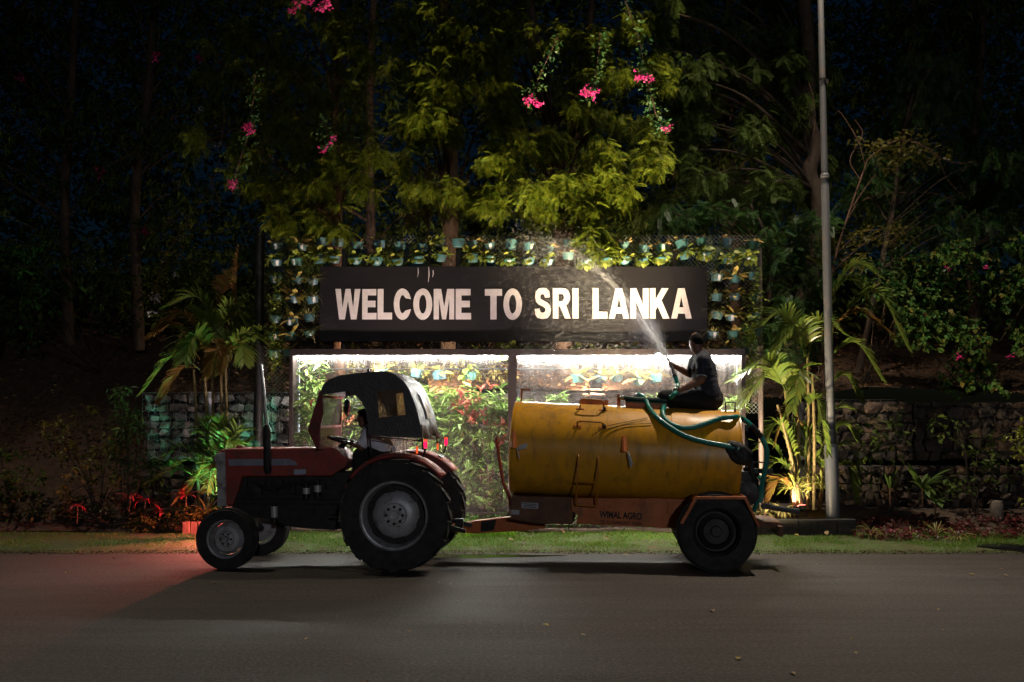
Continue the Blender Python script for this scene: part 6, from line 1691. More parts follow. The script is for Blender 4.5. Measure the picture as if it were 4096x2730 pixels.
bigdark('dark tree rising behind the word WELCOME', 1000, 1700, 250, 1100, 19.5, 22, 16, 1500, 1480)
bigdark('dark tree behind the bright neem sprays', 1900, 2700, 350, 1100, 19, 21.5, 24, 2300, 2350)
bigdark('dark tree at the upper right edge', 3560, 4300, -100, 900, 19, 21.5, 24, 3900, 3920)
bigdark('dark tree filling the gap between the bright neem and the lamp post', 2600, 3300, -80, 900, 19, 21.5, 26, 2950, 2900)
bigdark('dark tree standing behind the twiggy branches past the lamp post', 3350, 3700, 350, 1000, 19.5, 21.5, 10, 3600, 3640)
cl = boxfill(2650, 3250, -50, 450, 17.6, 19.0, 16, .55, 11) + [C(2700, 600, 17.4, .4, .35, 12), C(2820, 700, 17.2, .4, .3, 12), C(3130, 300, 17.8, .4, .4, 12), C(3180, 420, 17.6, .3, .4, 12), C(3090, 130, 18, .5, .4, 12)] + boxfill(2620, 3260, 0, 900, 16.8, 18.2, 26, .4, 11)
tree('gnarled_tree', 'tree with a gnarled ivy wrapped trunk just behind the lamp post', [hillpt(4.95, 18.1), PW(3275, 900, 17.8), PW(3235, 700, 17.8), PW(3262, 600, 17.8), PW(3225, 450, 17.8), PW(3235, 250, 17.8), PW(3200, -150, 17.8)], (0.17, 0.12), cl, DARKL, 0.23, 10, bark=BARK)
cl = boxfill(3420, 4000, 250, 950, 17.6, 19.2, 24, .5, 11)
tree('leafy_tree', 'green leafy tree past the lamp post with a reddish leaning trunk', [hillpt(6.3, 18.2), PW(3560, 900, 18.0), PW(3600, 620, 18.0), PW(3650, 380, 18.0)], (0.06, 0.03), cl, FERNL, 0.25, 9, bark=BARK)
# ferny shrubs above the fence, by the lamp post
cl = boxfill(2700, 3270, 830, 1080, 16.4, 17.0, 16, .32, 10) + boxfill(2980, 3290, 1050, 1400, 16.3, 16.9, 10, .3, 9)
tree('ferny_tree', 'low ferny leaved tree spreading over the end of the fence', [hillpt(4.2, 17.2), PW(3080, 1150, 16.9), PW(3060, 950, 16.8), PW(3000, 820, 16.8)], (0.07, 0.03), cl, FERNL, 0.22, 9, FERN)
cl = [C(1715, 690, 16.3, .16, .1, 5), C(1700, 780, 16.3, .22, .1, 6), C(1760, 770, 16.3, .2, .08, 5), C(1715, 850, 16.3, .2, .12, 8), C(1620, 870, 16.25, .2, .12, 8), C(1820, 840, 16.25, .22, .14, 8)]
tree('sapling', 'thin upright sapling with fern like leaves rising behind the pots', [PW(1722, 1300, 16.3), PW(1716, 900, 16.3), PW(1708, 750, 16.3), PW(1700, 600, 16.3)], (0.018, 0.006), cl, BUSHY, 0.2, 5, FERN, RBARK, 'saplings behind the fence')
# bare twiggy branches right of the lamp post
bt = hillpt(5.35, 17.0)
tw = thing('twiggy_tree', 'bare tangled tree with reddish twigs right beside the lamp post', 'tree', bt, group='trees on the slope behind the sign')
limb('trunk', [bt, PW(3290, 1350, 16.8), PW(3330, 1080, 16.7), PW(3380, 900, 16.7), PW(3470, 640, 16.7)], 0.034, 0.014, RBARK, tw, bt)
for pts in ([(3380, 900), (3430, 820), (3520, 780), (3700, 770), (3820, 800)], [(3330, 1090), (3400, 1020), (3480, 960), (3560, 930)], [(3470, 640), (3520, 600), (3600, 560), (3700, 590), (3780, 640), (3850, 655), (3920, 640)], [(3640, 555), (3740, 620), (3790, 720), (3860, 790)],
            [(3440, 720), (3400, 640), (3450, 540), (3420, 480)], [(3350, 1010), (3450, 930), (3600, 915), (3750, 900)], [(3320, 1130), (3390, 1100), (3440, 1040), (3470, 1010)], [(3300, 1200), (3250, 1000), (3220, 920)], [(3310, 1130), (3260, 1060), (3200, 1000), (3110, 910)], [(3410, 830), (3470, 740), (3510, 690)], [(3460, 660), (3430, 560), (3360, 450), (3340, 460)]):
    Yb = random.uniform(16.5, 16.9)
    limb('branch', [PW(x, y, Yb + 0.06 * i) for i, (x, y) in enumerate(pts)], 0.010, 0.004, RBARK, tw, bt, 5)
sh = np.concatenate([ball(PW(x, y, 16.7), (.35, .3, .18), 16) for x, y in ((3480, 580), (3600, 600), (3650, 560), (3560, 640), (3720, 620), (3450, 950), (3560, 930), (3330, 960), (3420, 1050))])
V, F = shoots_to_leaves(sh, 5, 0.11, (-0.6, 0.8), FERN)
mesh_obj('crown', fast_mesh('crown', V - np.array(bt)[None], F), BUSHY, tw)

# the wood further up the slope, one dark mass of leaves
n = 150000
x = rng.uniform(-17, 17, n); y = rng.uniform(21.5, 28, n); z = rng.uniform(3.2, 15.5, n)
g1 = np.array([mnoise.noise(Vector((a * 0.55, b_ * 0.35, c_ * 0.55))) + 0.6 * mnoise.noise(Vector((a * 1.7, 3.1, c_ * 1.7))) for a, b_, c_ in zip(x, y, z)])
ok = g1 > -0.18
pos = np.stack([x, y, z], -1)[ok]; n = len(pos)
RH = (np.array([(0, 0, 0), (0.5, 0.2, 0), (1, 0, -0.15), (0.5, -0.2, 0)], float), np.array([(0, 1, 2, 3)]))
V, F = instances(RH, pos, rdir(n, -1.0, 0.4), rng.uniform(.14, .30, n), rng.normal(0, .8, n))
tag(mesh_obj('woodland', fast_mesh('woodland', V, F), leafmat('woodland_leaf', [(0.045, 0.08, 0.018), (0.07, 0.105, 0.022), (0.035, 0.065, 0.015)], .3, .7, .1)), 'dark mass of woodland leaves high on the slope behind the trees', 'woodland', kind='stuff')

# ------------------------------------------------------------------ creepers and bushes
def leafcloud(blobs, per, size, tms, el=(-0.9, 0.5)):
    sh = np.concatenate([ball(c, r_, n) for c, r_, n in blobs])
    return shoots_to_leaves(sh, per, size, el, tms, jit=size * 0.35)
def bush(name, label, cat, base, blobs, mat, per=7, size=0.09, tms=OVATE, el=(-0.9, 0.6), stems=6, group=None, stemm=BARK, extra=None, part='foliage', stemr=0.012):
    base = Vector(base)
    t = thing(name, label, cat, base, group=group)
    for i in range(stems):
        c = Vector(blobs[i % len(blobs)][0]); r_ = blobs[i % len(blobs)][1]
        e = c + Vector((random.uniform(-.5, .5) * r_[0], random.uniform(-.5, .5) * r_[1], random.uniform(-.3, .6) * r_[2]))
        a = base + Vector((random.uniform(-.08, .08), random.uniform(-.05, .05), 0))
        limb('stem', [a, a.lerp(e, .5) + Vector((random.uniform(-.08, .08), 0, 0.05)), e], stemr, stemr * 0.35, stemm, t, base, 5, 4)
    V, F = leafcloud(blobs, per, size, tms, el)
    mesh_obj(part, fast_mesh(part, V - np.array(base)[None], F), mat, t)['kind'] = 'stuff'
    if extra:
        eb_, em, es, ep, en = extra
        V, F = leafcloud(eb_, ep, es, tms, (0.0, 1.3))
        mesh_obj(en, fast_mesh(en, V - np.array(base)[None], F), em, t)
    return t
# creeper curtain on the right, heart shaped leaves
bl = []
for i in range(46):
    x = random.uniform(3600, 4250); y = random.uniform(980, 1580)
    if y > 1350 and x < 3750: y -= 250
    if x < 3800 and y > 1250 and random.random() < .5: continue
    bl.append(C(x, y, random.uniform(16.5, 17.2), .3, .28, 16))
bl += [C(3560 + 30 * k, 1180 + 22 * k, 16.4, .18, .16, 6) for k in range(9)] + [C(3650, 1330, 16.3, .25, .2, 12), C(3610, 1240, 16.4, .25, .2, 10), C(3720, 1370, 16.3, .25, .15, 8), C(3990, 1560, 16.3, .25, .12, 6)]
bush('creeper', 'dense curtain of heart leaved green creeper hanging at the right edge', 'creeper', hillpt(8.0, 17.4), bl, CREEP, 8, 0.085, HEART, (-1.2, 0.2), 14)
bl = boxfill(3380, 3700, 980, 1250, 16.9, 17.3, 12, .3, 12)
bush('creeper', 'shaded green creeper between the lamp post and the creeper curtain', 'creeper', hillpt(6.2, 17.5), bl, FERNL, 6, 0.10, OVATE, (-0.9, 0.3), 8)
bl = boxfill(3150, 3300, 1150, 1420, 16.2, 16.5, 7, .22, 12)
bush('climber', 'small leaved climber around the reddish trunk beside the lamp post', 'creeper', (4.6, 16.4, 0.3), bl, CREEP, 6, 0.06, OVATE, (-0.8, 0.3), 4)
bl = boxfill(950, 1030, 1000, 1350, 16.6, 17.2, 8, .3, 12) + boxfill(560, 900, 1000, 1250, 17.2, 18, 12, .35, 12)
bush('shrub', 'shadowed shrub mass on the slope over the palm clump', 'shrub', hillpt(-5.2, 17.8), bl, DARKL, 7, 0.09, OVATE, (-0.8, 0.4), 8)
bl = boxfill(-150, 500, 1000, 1330, 18.5, 20, 18, .45, 14)
bush('shrub', 'dark shrub mass under the trees at the far left of the slope', 'shrub', hillpt(-8.0, 19.0), bl, DARKL, 7, 0.12, OVATE, (-0.8, 0.4), 8)
# vines
def vine(label, pts, Y, r=0.011, mat=RBARK):
    P = [PW(x, y, Y + 0.03 * i) for i, (x, y) in enumerate(pts)]
    b = P[0]
    t = thing('hanging_vine', label, 'vine', b, group='bare hanging vines')
    limb('vine_stem', P, r, r * 0.6, mat, t, b, 5)
    return t
vine('long bare vine sagging in a loop over the word WELCOME', [(1410, -20), (1425, 110), (1440, 230), (1455, 310), (1490, 362), (1530, 374), (1570, 360), (1620, 355), (1662, 324)], 17.3)
vine('thin vine curving down left of the reddish trunk', [(1220, 60), (1232, 130), (1222, 200), (1215, 240), (1140, 275), (1010, 285)], 17.3, 0.009)
vine('pale twisted vine hanging above the pot columns', [(1010, 590), (1050, 620), (1060, 700), (1075, 790), (1082, 860), (1095, 915)], 16.6, 0.012)
vine('thin vine hanging between the bright neem sprays', [(2300, 560), (2302, 615), (2330, 665), (2366, 683)], 16.4, 0.007)
vine('thin forked vine left of the pot columns', [(830, 560), (900, 540), (950, 515), (1000, 600), (1080, 560), (1120, 600)], 17.0, 0.010)
vine('bare trunk like vine in the dark left of the pot columns', [(880, 820), (840, 700), (850, 780), (835, 900), (800, 930)], 17.0, 0.009)
vine('long vine dropping beside the gnarled trunk', [(3235, 330), (3255, 400), (3260, 480), (3252, 560)], 16.9, 0.006)

# bougainvillea sprays
BOUG = leafmat('pink_bract', [(0.62, 0.03, 0.22), (0.72, 0.05, 0.30), (0.50, 0.02, 0.18)], 0.35)
WHITEF = leafmat('white_petal', [(0.62, 0.58, 0.62), (0.5, 0.46, 0.5)], 0.3)
def flowers(parent, rel, px, py, Y, rad, n, mat, nm='flower_cluster'):
    V, F = leafcloud([(PW(px, py, Y), (rad, rad * .7, rad * .75), n)], 4, 0.05, OVATE, (-0.8, 1.0))
    return mesh_obj(nm, fast_mesh(nm, V - np.array(rel)[None], F), mat, parent)
def bougain(label, paths, fl, Y, base):
    base = Vector(base)
    t = thing('bougainvillea', label, 'bougainvillea', base, group='flowering creepers among the trees')
    shs = []
    for pth in paths:
        P = [PW(x, y, Y) for x, y in pth]
        limb('stem', P, 0.012, 0.005, RBARK, t, base, 5)
        for q in spline(P, 7): shs.append(np.array(q)[None] + rng.normal(0, .05, (2, 3)))
    V, F = shoots_to_leaves(np.concatenate(shs), 4, 0.07, (-1.0, 0.5), OVATE, 0.04)
    mesh_obj('leaves', fast_mesh('leaves', V - np.array(base)[None], F), FERNL, t)
    for (x, y, r_, n) in fl: flowers(t, base, x, y, Y - 0.12, r_, n, BOUG)
bougain('bougainvillea trailing through the bright neem with large pink clusters', [[(2480, -60), (2560, 180), (2575, 300)], [(2575, 300), (2610, 400), (2630, 480), (2665, 515)], [(2400, 130), (2390, 260), (2365, 375)], [(2230, 150), (2160, 300), (2120, 400)]], [(2555, 305, .11, 14), (2590, 312, .09, 10), (2345, 372, .09, 12), (2375, 380, .10, 12), (2118, 400, .09, 12), (2152, 412, .09, 10), (2668, 515, .08, 7)], 15.45, PW(2500, -100, 15.45))
bougain('bougainvillea with small bright pink clusters above the pot columns', [[(1020, 300), (1010, 420), (995, 515)], [(1280, 480), (1310, 540), (1300, 595)], [(1000, 520), (960, 640), (930, 740)]], [(990, 505, .08, 10), (1000, 522, .08, 10), (930, 740, .085, 12), (1298, 600, .07, 8), (1325, 575, .035, 3), (1332, 550, .035, 3)], 15.5, PW(1020, 260, 15.5))
bougain('bougainvillea with dark pink clusters at the top of the picture', [[(1180, -80), (1200, 0), (1170, 50)], [(1300, -80), (1300, 10)]], [(1200, 8, .13, 16), (1235, -2, .1, 10), (1170, 48, .08, 10), (1290, 25, .12, 16), (1310, 5, .1, 10)], 16.2, PW(1200, -100, 16.2))
bougain('dim bougainvillea with scattered pink clusters in the dark at the left', [[(640, 100), (630, 200), (625, 230)], [(560, 600), (400, 680), (390, 700)], [(600, 850), (570, 930)]], [(625, 228, .10, 9), (800, 230, .10, 8), (400, 690, .12, 10), (572, 925, .10, 12), (80, 305, .1, 8)], 17.6, PW(640, 60, 17.6))
bougain('dim pink flowered spray within the creeper curtain', [[(3700, 1150), (3790, 1090)], [(3850, 1400), (3740, 1480)]], [(3790, 1075, .06, 4), (3945, 1072, .05, 3), (3840, 1433, .07, 5), (4050, 1425, .07, 5), (3690, 1255, .06, 4)], 16.7, PW(3700, 1000, 16.3))
t = thing('white_flower_vine', 'pale flowered vine trailing down beside the palm clump', 'vine', PW(900, 430, 16.6)); rel = Vector(t.location)
limb('stem', [PW(900, 430, 16.6), PW(860, 700, 16.6), PW(700, 960, 16.5), PW(640, 1080, 16.5), PW(620, 1190, 16.4)], 0.009, 0.004, RBARK, t, rel, 5)
V, F = shoots_to_leaves(np.concatenate([np.array(q)[None] + rng.normal(0, .06, (3, 3)) for q in spline([PW(760, 900, 16.5), PW(680, 1030, 16.5), PW(640, 1110, 16.4), PW(610, 1200, 16.4)], 9)]), 4, 0.06, (-1, .4), OVATE, .04)
mesh_obj('leaves', fast_mesh('leaves', V - np.array(rel)[None], F), BUSHY, t)
for (x, y, r_, n) in ((620, 1190, .09, 9), (613, 1248, .06, 5), (705, 1100, .05, 3), (805, 440, .05, 4), (875, 580, .06, 4), (1085, 642, .05, 3), (1068, 768, .045, 3)): flowers(t, rel, x, y, 16.35, r_, n, WHITEF)

# ------------------------------------------------------------------ shrubs behind the glass
def whorl_shrub(label, base, tips, mat_extra, Ystem=None, per=13, size=0.215, group='red tipped shrubs behind the glass screen'):
    base = Vector(base)
    t = thing('shrub', label, 'shrub', base, group=group)
    tips = [Vector(p) for p in tips]
    for i, p in enumerate(tips):
        if i % 3 == 0:
            limb('stem', [base + Vector((random.uniform(-.1, .1), 0, 0)), base.lerp(p, .5) + Vector((random.uniform(-.12, .12), 0, 0)), p], 0.012, 0.004, RBARK, t, base, 5, 4)
    arr = np.array([tuple(p) for p in tips])
    V, F = shoots_to_leaves(arr, per, size, (-0.5, 0.9), LANCE, 0.03)
    mesh_obj('foliage', fast_mesh('foliage', V - np.array(base)[None], F), PHOT, t)['kind'] = 'stuff'
    if mat_extra is not None and len(mat_extra):
        arr2 = np.array([tuple(p) for p in mat_extra]) + np.array([[0, -0.03, 0.04]])
        V, F = shoots_to_leaves(arr2, 7, size * 0.75, (0.2, 1.4), LANCE, 0.02)
        mesh_obj('red_young_leaves', fast_mesh('red_young_leaves', V - np.array(base)[None], F), PHOTR, t)['kind'] = 'stuff'
    return t
def tips(x0, x1, y0, y1, Y0, Y1, n): return [PW(random.uniform(x0, x1), random.uniform(y0, y1), random.uniform(Y0, Y1)) for _ in range(n)]
a = tips(1215, 1290, 1440, 1560, 15.75, 15.95, 14) + tips(1195, 1270, 1590, 1760, 15.62, 15.85, 16) + tips(1200, 1290, 1760, 1950, 15.62, 15.85, 8)
whorl_shrub('tall slim shrub with pale leaves inside the first post of the glass screen', (PW(1245, 1900, 15.8).x, 15.8, 0.3), a, [PW(1222, 1462, 15.75), PW(1268, 1448, 15.75), PW(1245, 1640, 15.7)])
a = tips(1290, 1480, 1560, 1900, 15.95, 16.3, 60)
whorl_shrub('dense green shrub seen through the tractor cab', (PW(1400, 1900, 16.2).x, 16.2, 0.3), a, tips(1350, 1420, 1690, 1720, 15.95, 16, 2))
a = tips(1660, 1860, 1560, 2000, 15.85, 16.3, 80)
whorl_shrub('broad green shrub behind the rear of the tractor canopy', (PW(1770, 1950, 16.1).x, 16.1, 0.3), a, tips(1760, 1860, 1590, 1700, 15.85, 16.0, 5))
a = tips(1830, 2030, 1560, 2030, 15.7, 16.1, 90)
whorl_shrub('red tipped shrub just left of the screen mullion', (PW(1950, 1990, 15.9).x, 15.9, 0.3), a, tips(1840, 1960, 1560, 1720, 15.68, 15.8, 15) + tips(1960, 2020, 1700, 1830, 15.68, 15.8, 5))
a = tips(1640, 2030, 1590, 2000, 16.35, 16.6, 70)
whorl_shrub('dense back row of green shrubs deep behind the first pane', (PW(1840, 1900, 16.45).x, 16.45, 0.3), a, [])
a = tips(1230, 1480, 1620, 1950, 16.35, 16.6, 50)
whorl_shrub('dense green shrub at the back seen under the tractor canopy', (PW(1350, 1900, 16.45).x, 16.45, 0.3), a, [])
a = tips(1560, 1720, 1480, 1640, 16.3, 16.6, 20)
whorl_shrub('pale shrub under the pots behind the tractor canopy', (PW(1640, 1900, 16.4).x, 16.4, 0.3), a, [])
for i, (x0, x1, y0, lab) in enumerate(((2205, 2270, 1588, 'small leafy plant top showing over the front of the tank'), (2600, 2660, 1585, 'small leafy plant top behind the orange tray'), (2890, 2960, 1600, 'small leafy plant top behind the seated man'), (2075, 2120, 1600, 'small plant top beside the hook bracket of the tank'))):
    a = tips(x0, x1, y0, y0 + 60, 15.75, 15.9, 7) + tips(x0, x1, y0 + 60, y0 + 300, 15.75, 15.95, 14)
    whorl_shrub(lab, (PW((x0 + x1) / 2, 1900, 15.85).x, 15.85, 0.3), a, [])

bl = [C(1420 + 60 * k, 1450 + 50 * random.random(), 16.35 + .2 * random.random(), .17, .13, 9) for k in range(11)]
bush('climber', 'yellow leaved climber filling the top of the first pane behind the glass', 'creeper', (PW(1700, 1600, 16.5).x, 16.5, 0.3), bl, LEAF_YEL, 6, 0.085, OVATE, (-.8, .5), 5)
bl = [(Vector((x_, 15.36 + .08 * random.random(), 0.20 + .06 * random.random())), (.16, .09, .12), 9) for x_ in np.arange(-3.1, 3.7, 0.17)]
bush('hedge', 'low green bedding plants along the foot of the glass screen', 'hedge', (0.3, 15.4, 0.08), bl, BUSHG, 6, 0.09, LANCE, (-.2, 1.3), 12)

# ------------------------------------------------------------------ palms
def frond(parent, rel, p0, p1, p2, mat, n=26, ll=0.30, lw=0.032, hang=0.5, nm='frond'):
    """p0 base, p1 arch, p2 tip"""
    P = spline([p0, p1, p2], 14)
    k = len(P)
    V, F = [], []
    def quad(a, b, c, d):
        o = len(V); V.extend([tuple(a), tuple(b), tuple(c), tuple(d)]); F.append((o, o + 1, o + 2, o + 3))
    def strip(pts, ws, side):
        o = len(V)
        for p, w_ in zip(pts, ws): V.extend([tuple(p - side * w_), tuple(p + side * w_)])
        for i in range(len(pts) - 1): F.append((o + 2 * i, o + 2 * i + 1, o + 2 * i + 3, o + 2 * i + 2))
    up = Vector((0, 0, 1))
    sd = None
    for i in range(k - 1):
        d = (P[i + 1] - P[i]).normalized(); s = d.cross(up)
        if s.length < .2: s = Vector((0, -1, 0))
        s.normalize()
        w_ = 0.010 * (1 - 0.8 * i / k)
        quad(P[i] - s * w_, P[i] + s * w_, P[i + 1] + s * w_, P[i + 1] - s * w_)
        u2 = s.cross(d)
        quad(P[i] - u2 * w_, P[i] + u2 * w_, P[i + 1] + u2 * w_, P[i + 1] - u2 * w_)
    for j in range(n):
        t = 0.16 + 0.84 * j / (n - 1)
        f = t * (k - 1); i = min(int(f), k - 2); p = P[i].lerp(P[i + 1], f - i)
        d = (P[i + 1] - P[i]).normalized(); s = d.cross(up)
        if s.length < .2: s = Vector((0, -1, 0))
        s.normalize(); u = s.cross(d).normalized()
        l = ll * (0.55 + 0.75 * math.sin(math.pi * min(1, 0.12 + 0.88 * t))) * random.uniform(.85, 1.1)
        for sg_ in (-1, 1):
            a = R(38 + 20 * (1 - t) + random.uniform(-6, 6))
            dr = (d * math.cos(a) + s * (sg_ * math.sin(a)) + u * 0.22).normalized()
            pts, ws = [], []
            q = p.copy(); L4 = l / 4
            h = hang * random.uniform(.7, 1.3)
            for m in range(5):
                pts.append(q.copy()); ws.append(lw / 2 * (0.55, 1.0, 0.95, 0.6, 0.06)[m])
                dr2 = (dr - up * h * (m / 4.0) ** 1.3).normalized(); q = q + dr2 * L4
            side = dr.cross(u); side = (side + u * random.uniform(-.25, .25)).normalized()
            strip(pts, ws, side)
    V = np.array(V) - np.array(rel)[None]
    return mesh_obj(nm, fast_mesh(nm, V, np.array(F), True), mat, parent)
def palm(label, base, stems, fronds, Y):
    base = Vector(base)
    t = thing('areca_palm', label, 'palm', base, group='clumped palms beside the sign')
    for (x0, y0, x1, y1, dy) in stems:
        a = PW(x0, y0, Y + dy); b = PW(x1, y1, Y + dy)
        a.z = max(a.z, 0.15)
        limb('stem', [a, a.lerp(b, .5) + Vector((0.02, 0, 0)), b], 0.028, 0.022, PALMS, t, base, 8)
    for f in fronds:
        (x0, y0, x1, y1, x2, y2, dy0, dy2, kind) = f[:9]
        ll = f[9] if len(f) > 9 else 0.30
        m = PALMD if kind == 'd' else PALML
        frond(t, base, PW(x0, y0, Y + dy0), PW(x1, y1, Y + (dy0 + dy2) / 2), PW(x2, y2, Y + dy2), m, 32, ll * 1.05, 0.036, 1.0 if kind == 'd' else 0.75)
    return t
YL = 15.75
palm('tall palm clump with thin stems between the tractor nose and the slope', PW(840, 2080, YL),
     [(795, 2050, 775, 1480, 0.1), (830, 2050, 818, 1470, 0.0), (880, 2050, 884, 1480, 0.1), (905, 2050, 902, 1470, 0.2), (845, 2050, 850, 1440, .2)],
     [(870, 1330, 790, 1190, 675, 1225, 0, -.3, 'g', .36), (880, 1300, 900, 1120, 960, 1060, .1, .4, 'd', .2), (950, 1260, 945, 1130, 955, 990, .2, .3, 'd', .16), (880, 1330, 930, 1230, 985, 1290, 0, -.1, 'g'), (890, 1400, 960, 1290, 1040, 1340, .1, .1, 'g'),
      (900, 1440, 985, 1340, 1090, 1390, 0, -.1, 'g', .3), (860, 1430, 790, 1320, 690, 1420, 0, -.3, 'g', .34), (830, 1420, 740, 1260, 640, 1310, 0, .1, 'd', .26), (800, 1440, 700, 1300, 590, 1350, .1, .2, 'd', .24), (800, 1480, 700, 1420, 570, 1570, 0, -.2, 'g', .3),
      (790, 1470, 720, 1480, 640, 1600, 0, .1, 'd', .26), (830, 1440, 780, 1340, 740, 1440, -.1, -.5, 'g', .36), (880, 1450, 870, 1400, 830, 1500, 0, -.3, 'd', .26), (890, 1440, 910, 1380, 880, 1490, 0, -.4, 'd', .22), (900, 1430, 960, 1370, 975, 1450, -.1, -.3, 'g', .28), (860, 1360, 830, 1260, 760, 1270, .2, .5, 'g'), (870, 1400, 900, 1330, 930, 1360, .1, .4, 'g'), (1000, 1400, 1050, 1320, 1110, 1400, .05, -.1, 'g', .2)], YL)
YG = 15.5
def low_palm(label, base, fr_, Y, mats=None):
    base = Vector(base)
    t = thing('low_palm', label, 'palm', base)
    for (x0, y0, x1, y1, x2, y2, dy, k, ll) in fr_:
        frond(t, base, PW(x0, y0, Y), PW(x1, y1, Y + dy / 2), PW(x2, y2, Y + dy), PALMD if k == 'd' else PALML, 20, ll * 1.15, 0.034, 0.5)
    return t
low_palm('low palm lit green below the tall clump beside the tractor nose', PW(860, 2060, YG),
     [(860, 1960, 790, 1840, 690, 1870, -.2, 'g', .26), (860, 1960, 740, 1790, 640, 1840, .1, 'g', .24), (860, 1960, 720, 1880, 600, 1930, -.1, 'g', .24), (870, 1950, 850, 1760, 820, 1690, .1, 'g', .26), (880, 1950, 900, 1780, 945, 1740, .1, 'g', .26), (880, 1950, 940, 1790, 1010, 1790, 0, 'g', .24), (890, 1950, 960, 1800, 1010, 1760, .2, 'g', .22),
      (870, 1960, 830, 1860, 760, 1960, -.3, 'g', .26), (870, 1960, 860, 1850, 830, 1960, -.4, 'd', .22), (880, 1960, 910, 1880, 900, 1990, -.3, 'd', .2), (860, 1960, 820, 1800, 770, 1780, .2, 'g', .24), (885, 1950, 925, 1820, 960, 1870, -.2, 'g', .24), (860, 1980, 780, 1920, 700, 2010, -.1, 'd', .2), (875, 1950, 880, 1800, 870, 1760, -.1, 'g', .24), (900, 1950, 940, 1740, 990, 1720, -.1, 'g', .24), (880, 1950, 880, 1720, 850, 1680, -.2, 'g', .24), (890, 1950, 930, 1720, 960, 1690, .1, 'g', .22), (870, 1950, 840, 1740, 790, 1730, -.1, 'g', .24), (880, 1950, 910, 1760, 940, 1800, -.3, 'g', .24), (900, 1960, 970, 1830, 1030, 1840, 0, 'g', .2)], YG)
YR = 15.85
palm('palm clump with arching leaves around the lamp post behind the trailer tail', PW(3220, 2060, YR),
     [(3170, 2040, 3140, 1560, 0), (3190, 2040, 3185, 1480, .1), (3230, 2040, 3230, 1420, .1), (3255, 2040, 3250, 1500, -.1), (3280, 2040, 3330, 1300, .3), (3210, 2040, 3110, 1620, -.1)],
     [(3320, 1180, 3420, 1060, 3515, 1105, 0, -.3, 'g', .28), (3330, 1160, 3290, 1060, 3235, 1030, .3, .2, 'g', .12), (3330, 1300, 3500, 1170, 3630, 1390, 0, -.5, 'g', .32), (3320, 1190, 3400, 1120, 3490, 1240, 0, -.2, 'g', .28), (3300, 1440, 3420, 1370, 3525, 1515, -.1, -.5, 'g', .28), (3225, 1430, 3140, 1260, 3040, 1300, 0, -.2, 'g', .34), (3230, 1430, 3280, 1290, 3390, 1345, 0, -.4, 'g', .32),
      (3230, 1440, 3190, 1300, 3100, 1400, 0, -.4, 'g', .3), (3150, 1560, 3070, 1440, 2940, 1520, -.1, -.5, 'g', .34), (3150, 1580, 3080, 1480, 2950, 1640, -.1, -.6, 'g', .36), (3140, 1590, 3200, 1480, 3170, 1640, -.1, -.5, 'g', .28), (3220, 1640, 3270, 1600, 3310, 1810, -.2, -.5, 'g', .26), (3300, 1560, 3380, 1500, 3440, 1600, .1, .1, 'g', .26), (3320, 1310, 3430, 1250, 3560, 1330, 0, -.3, 'd', .28),
      (3280, 1850, 3390, 1780, 3440, 1920, 0, -.1, 'g', .26), (3280, 1900, 3380, 1860, 3425, 2000, 0, -.2, 'g', .24), (3280, 1800, 3370, 1700, 3430, 1760, .1, .1, 'g', .26), (3270, 1850, 3340, 1640, 3470, 1660, .2, .1, 'g', .22), (3200, 1900, 3120, 1700, 3060, 1760, 0, -.1, 'g', .26), (3210, 1900, 3170, 1700, 3110, 1720, .1, .2, 'g', .26), (3220, 1900, 3230, 1720, 3260, 1760, .1, .2, 'g', .26),
      (3200, 1950, 3120, 1850, 3050, 1900, .1, .1, 'g', .24), (3230, 1950, 3180, 1820, 3140, 1860, .2, .3, 'g', .24), (3240, 1950, 3250, 1830, 3290, 1870, .2, .3, 'g', .24), (3170, 1930, 3090, 1780, 3020, 1800, .2, .3, 'g', .26), (3210, 1700, 3150, 1640, 3100, 1780, 0, .1, 'd', .24), (3180, 1980, 3120, 1920, 3070, 2000, .0, -.1, 'd', .2)], YR)

# ------------------------------------------------------------------ bushes at the left, bedding at the right
def gp(px, Y, z=0.25):
    return (PW(px, 1900, Y).x, Y, z)
bush('bush', 'large dim yellowish bush left of the palm clump', 'bush', gp(390, 15.9), [C(210, 1720, 15.8, .26, .24, 16), C(270, 1800, 15.8, .28, .26, 18), C(340, 1880, 15.7, .3, .25, 20), C(420, 1800, 15.8, .28, .25, 18), C(470, 1760, 15.7, .25, .25, 20), C(510, 1720, 15.8, .2, .2, 14), C(480, 1900, 15.7, .3, .25, 16), C(330, 1640, 16.0, .22, .1, 5), C(300, 1960, 15.8, .35, .2, 14)], BUSHY, 6, 0.085, OVATE, (-0.8, .6), 10, 'bushes on the dark verge')
bush('bush', 'green leafy plant with pointed leaves right of the yellowish bush', 'bush', gp(510, 15.7), [C(480, 1580, 15.7, .16, .14, 8), C(505, 1660, 15.65, .24, .18, 16), C(540, 1720, 15.65, .22, .16, 12), C(490, 1800, 15.7, .25, .25, 12), C(540, 1850, 15.7, .2, .25, 10)], BUSHG, 7, 0.13, LANCE, (-0.8, .6), 7, 'bushes on the dark verge')
bl = [C(60 + 60 * k, 2040 + 25 * math.sin(k * 1.7), 15.6 + .1 * (k % 3), .3, .22, 12) for k in range(14)]
bush('hedge', 'low tangled dark bedding along the verge below the bushes', 'hedge', gp(450, 15.6, 0.15), bl, leafmat('bed_leaf', [(0.06, 0.08, 0.02), (0.09, 0.09, 0.02), (0.05, 0.04, 0.02), (0.10, 0.06, 0.02)], .3), 7, 0.07, OVATE, (-0.7, .9), 14, 'bushes on the dark verge')
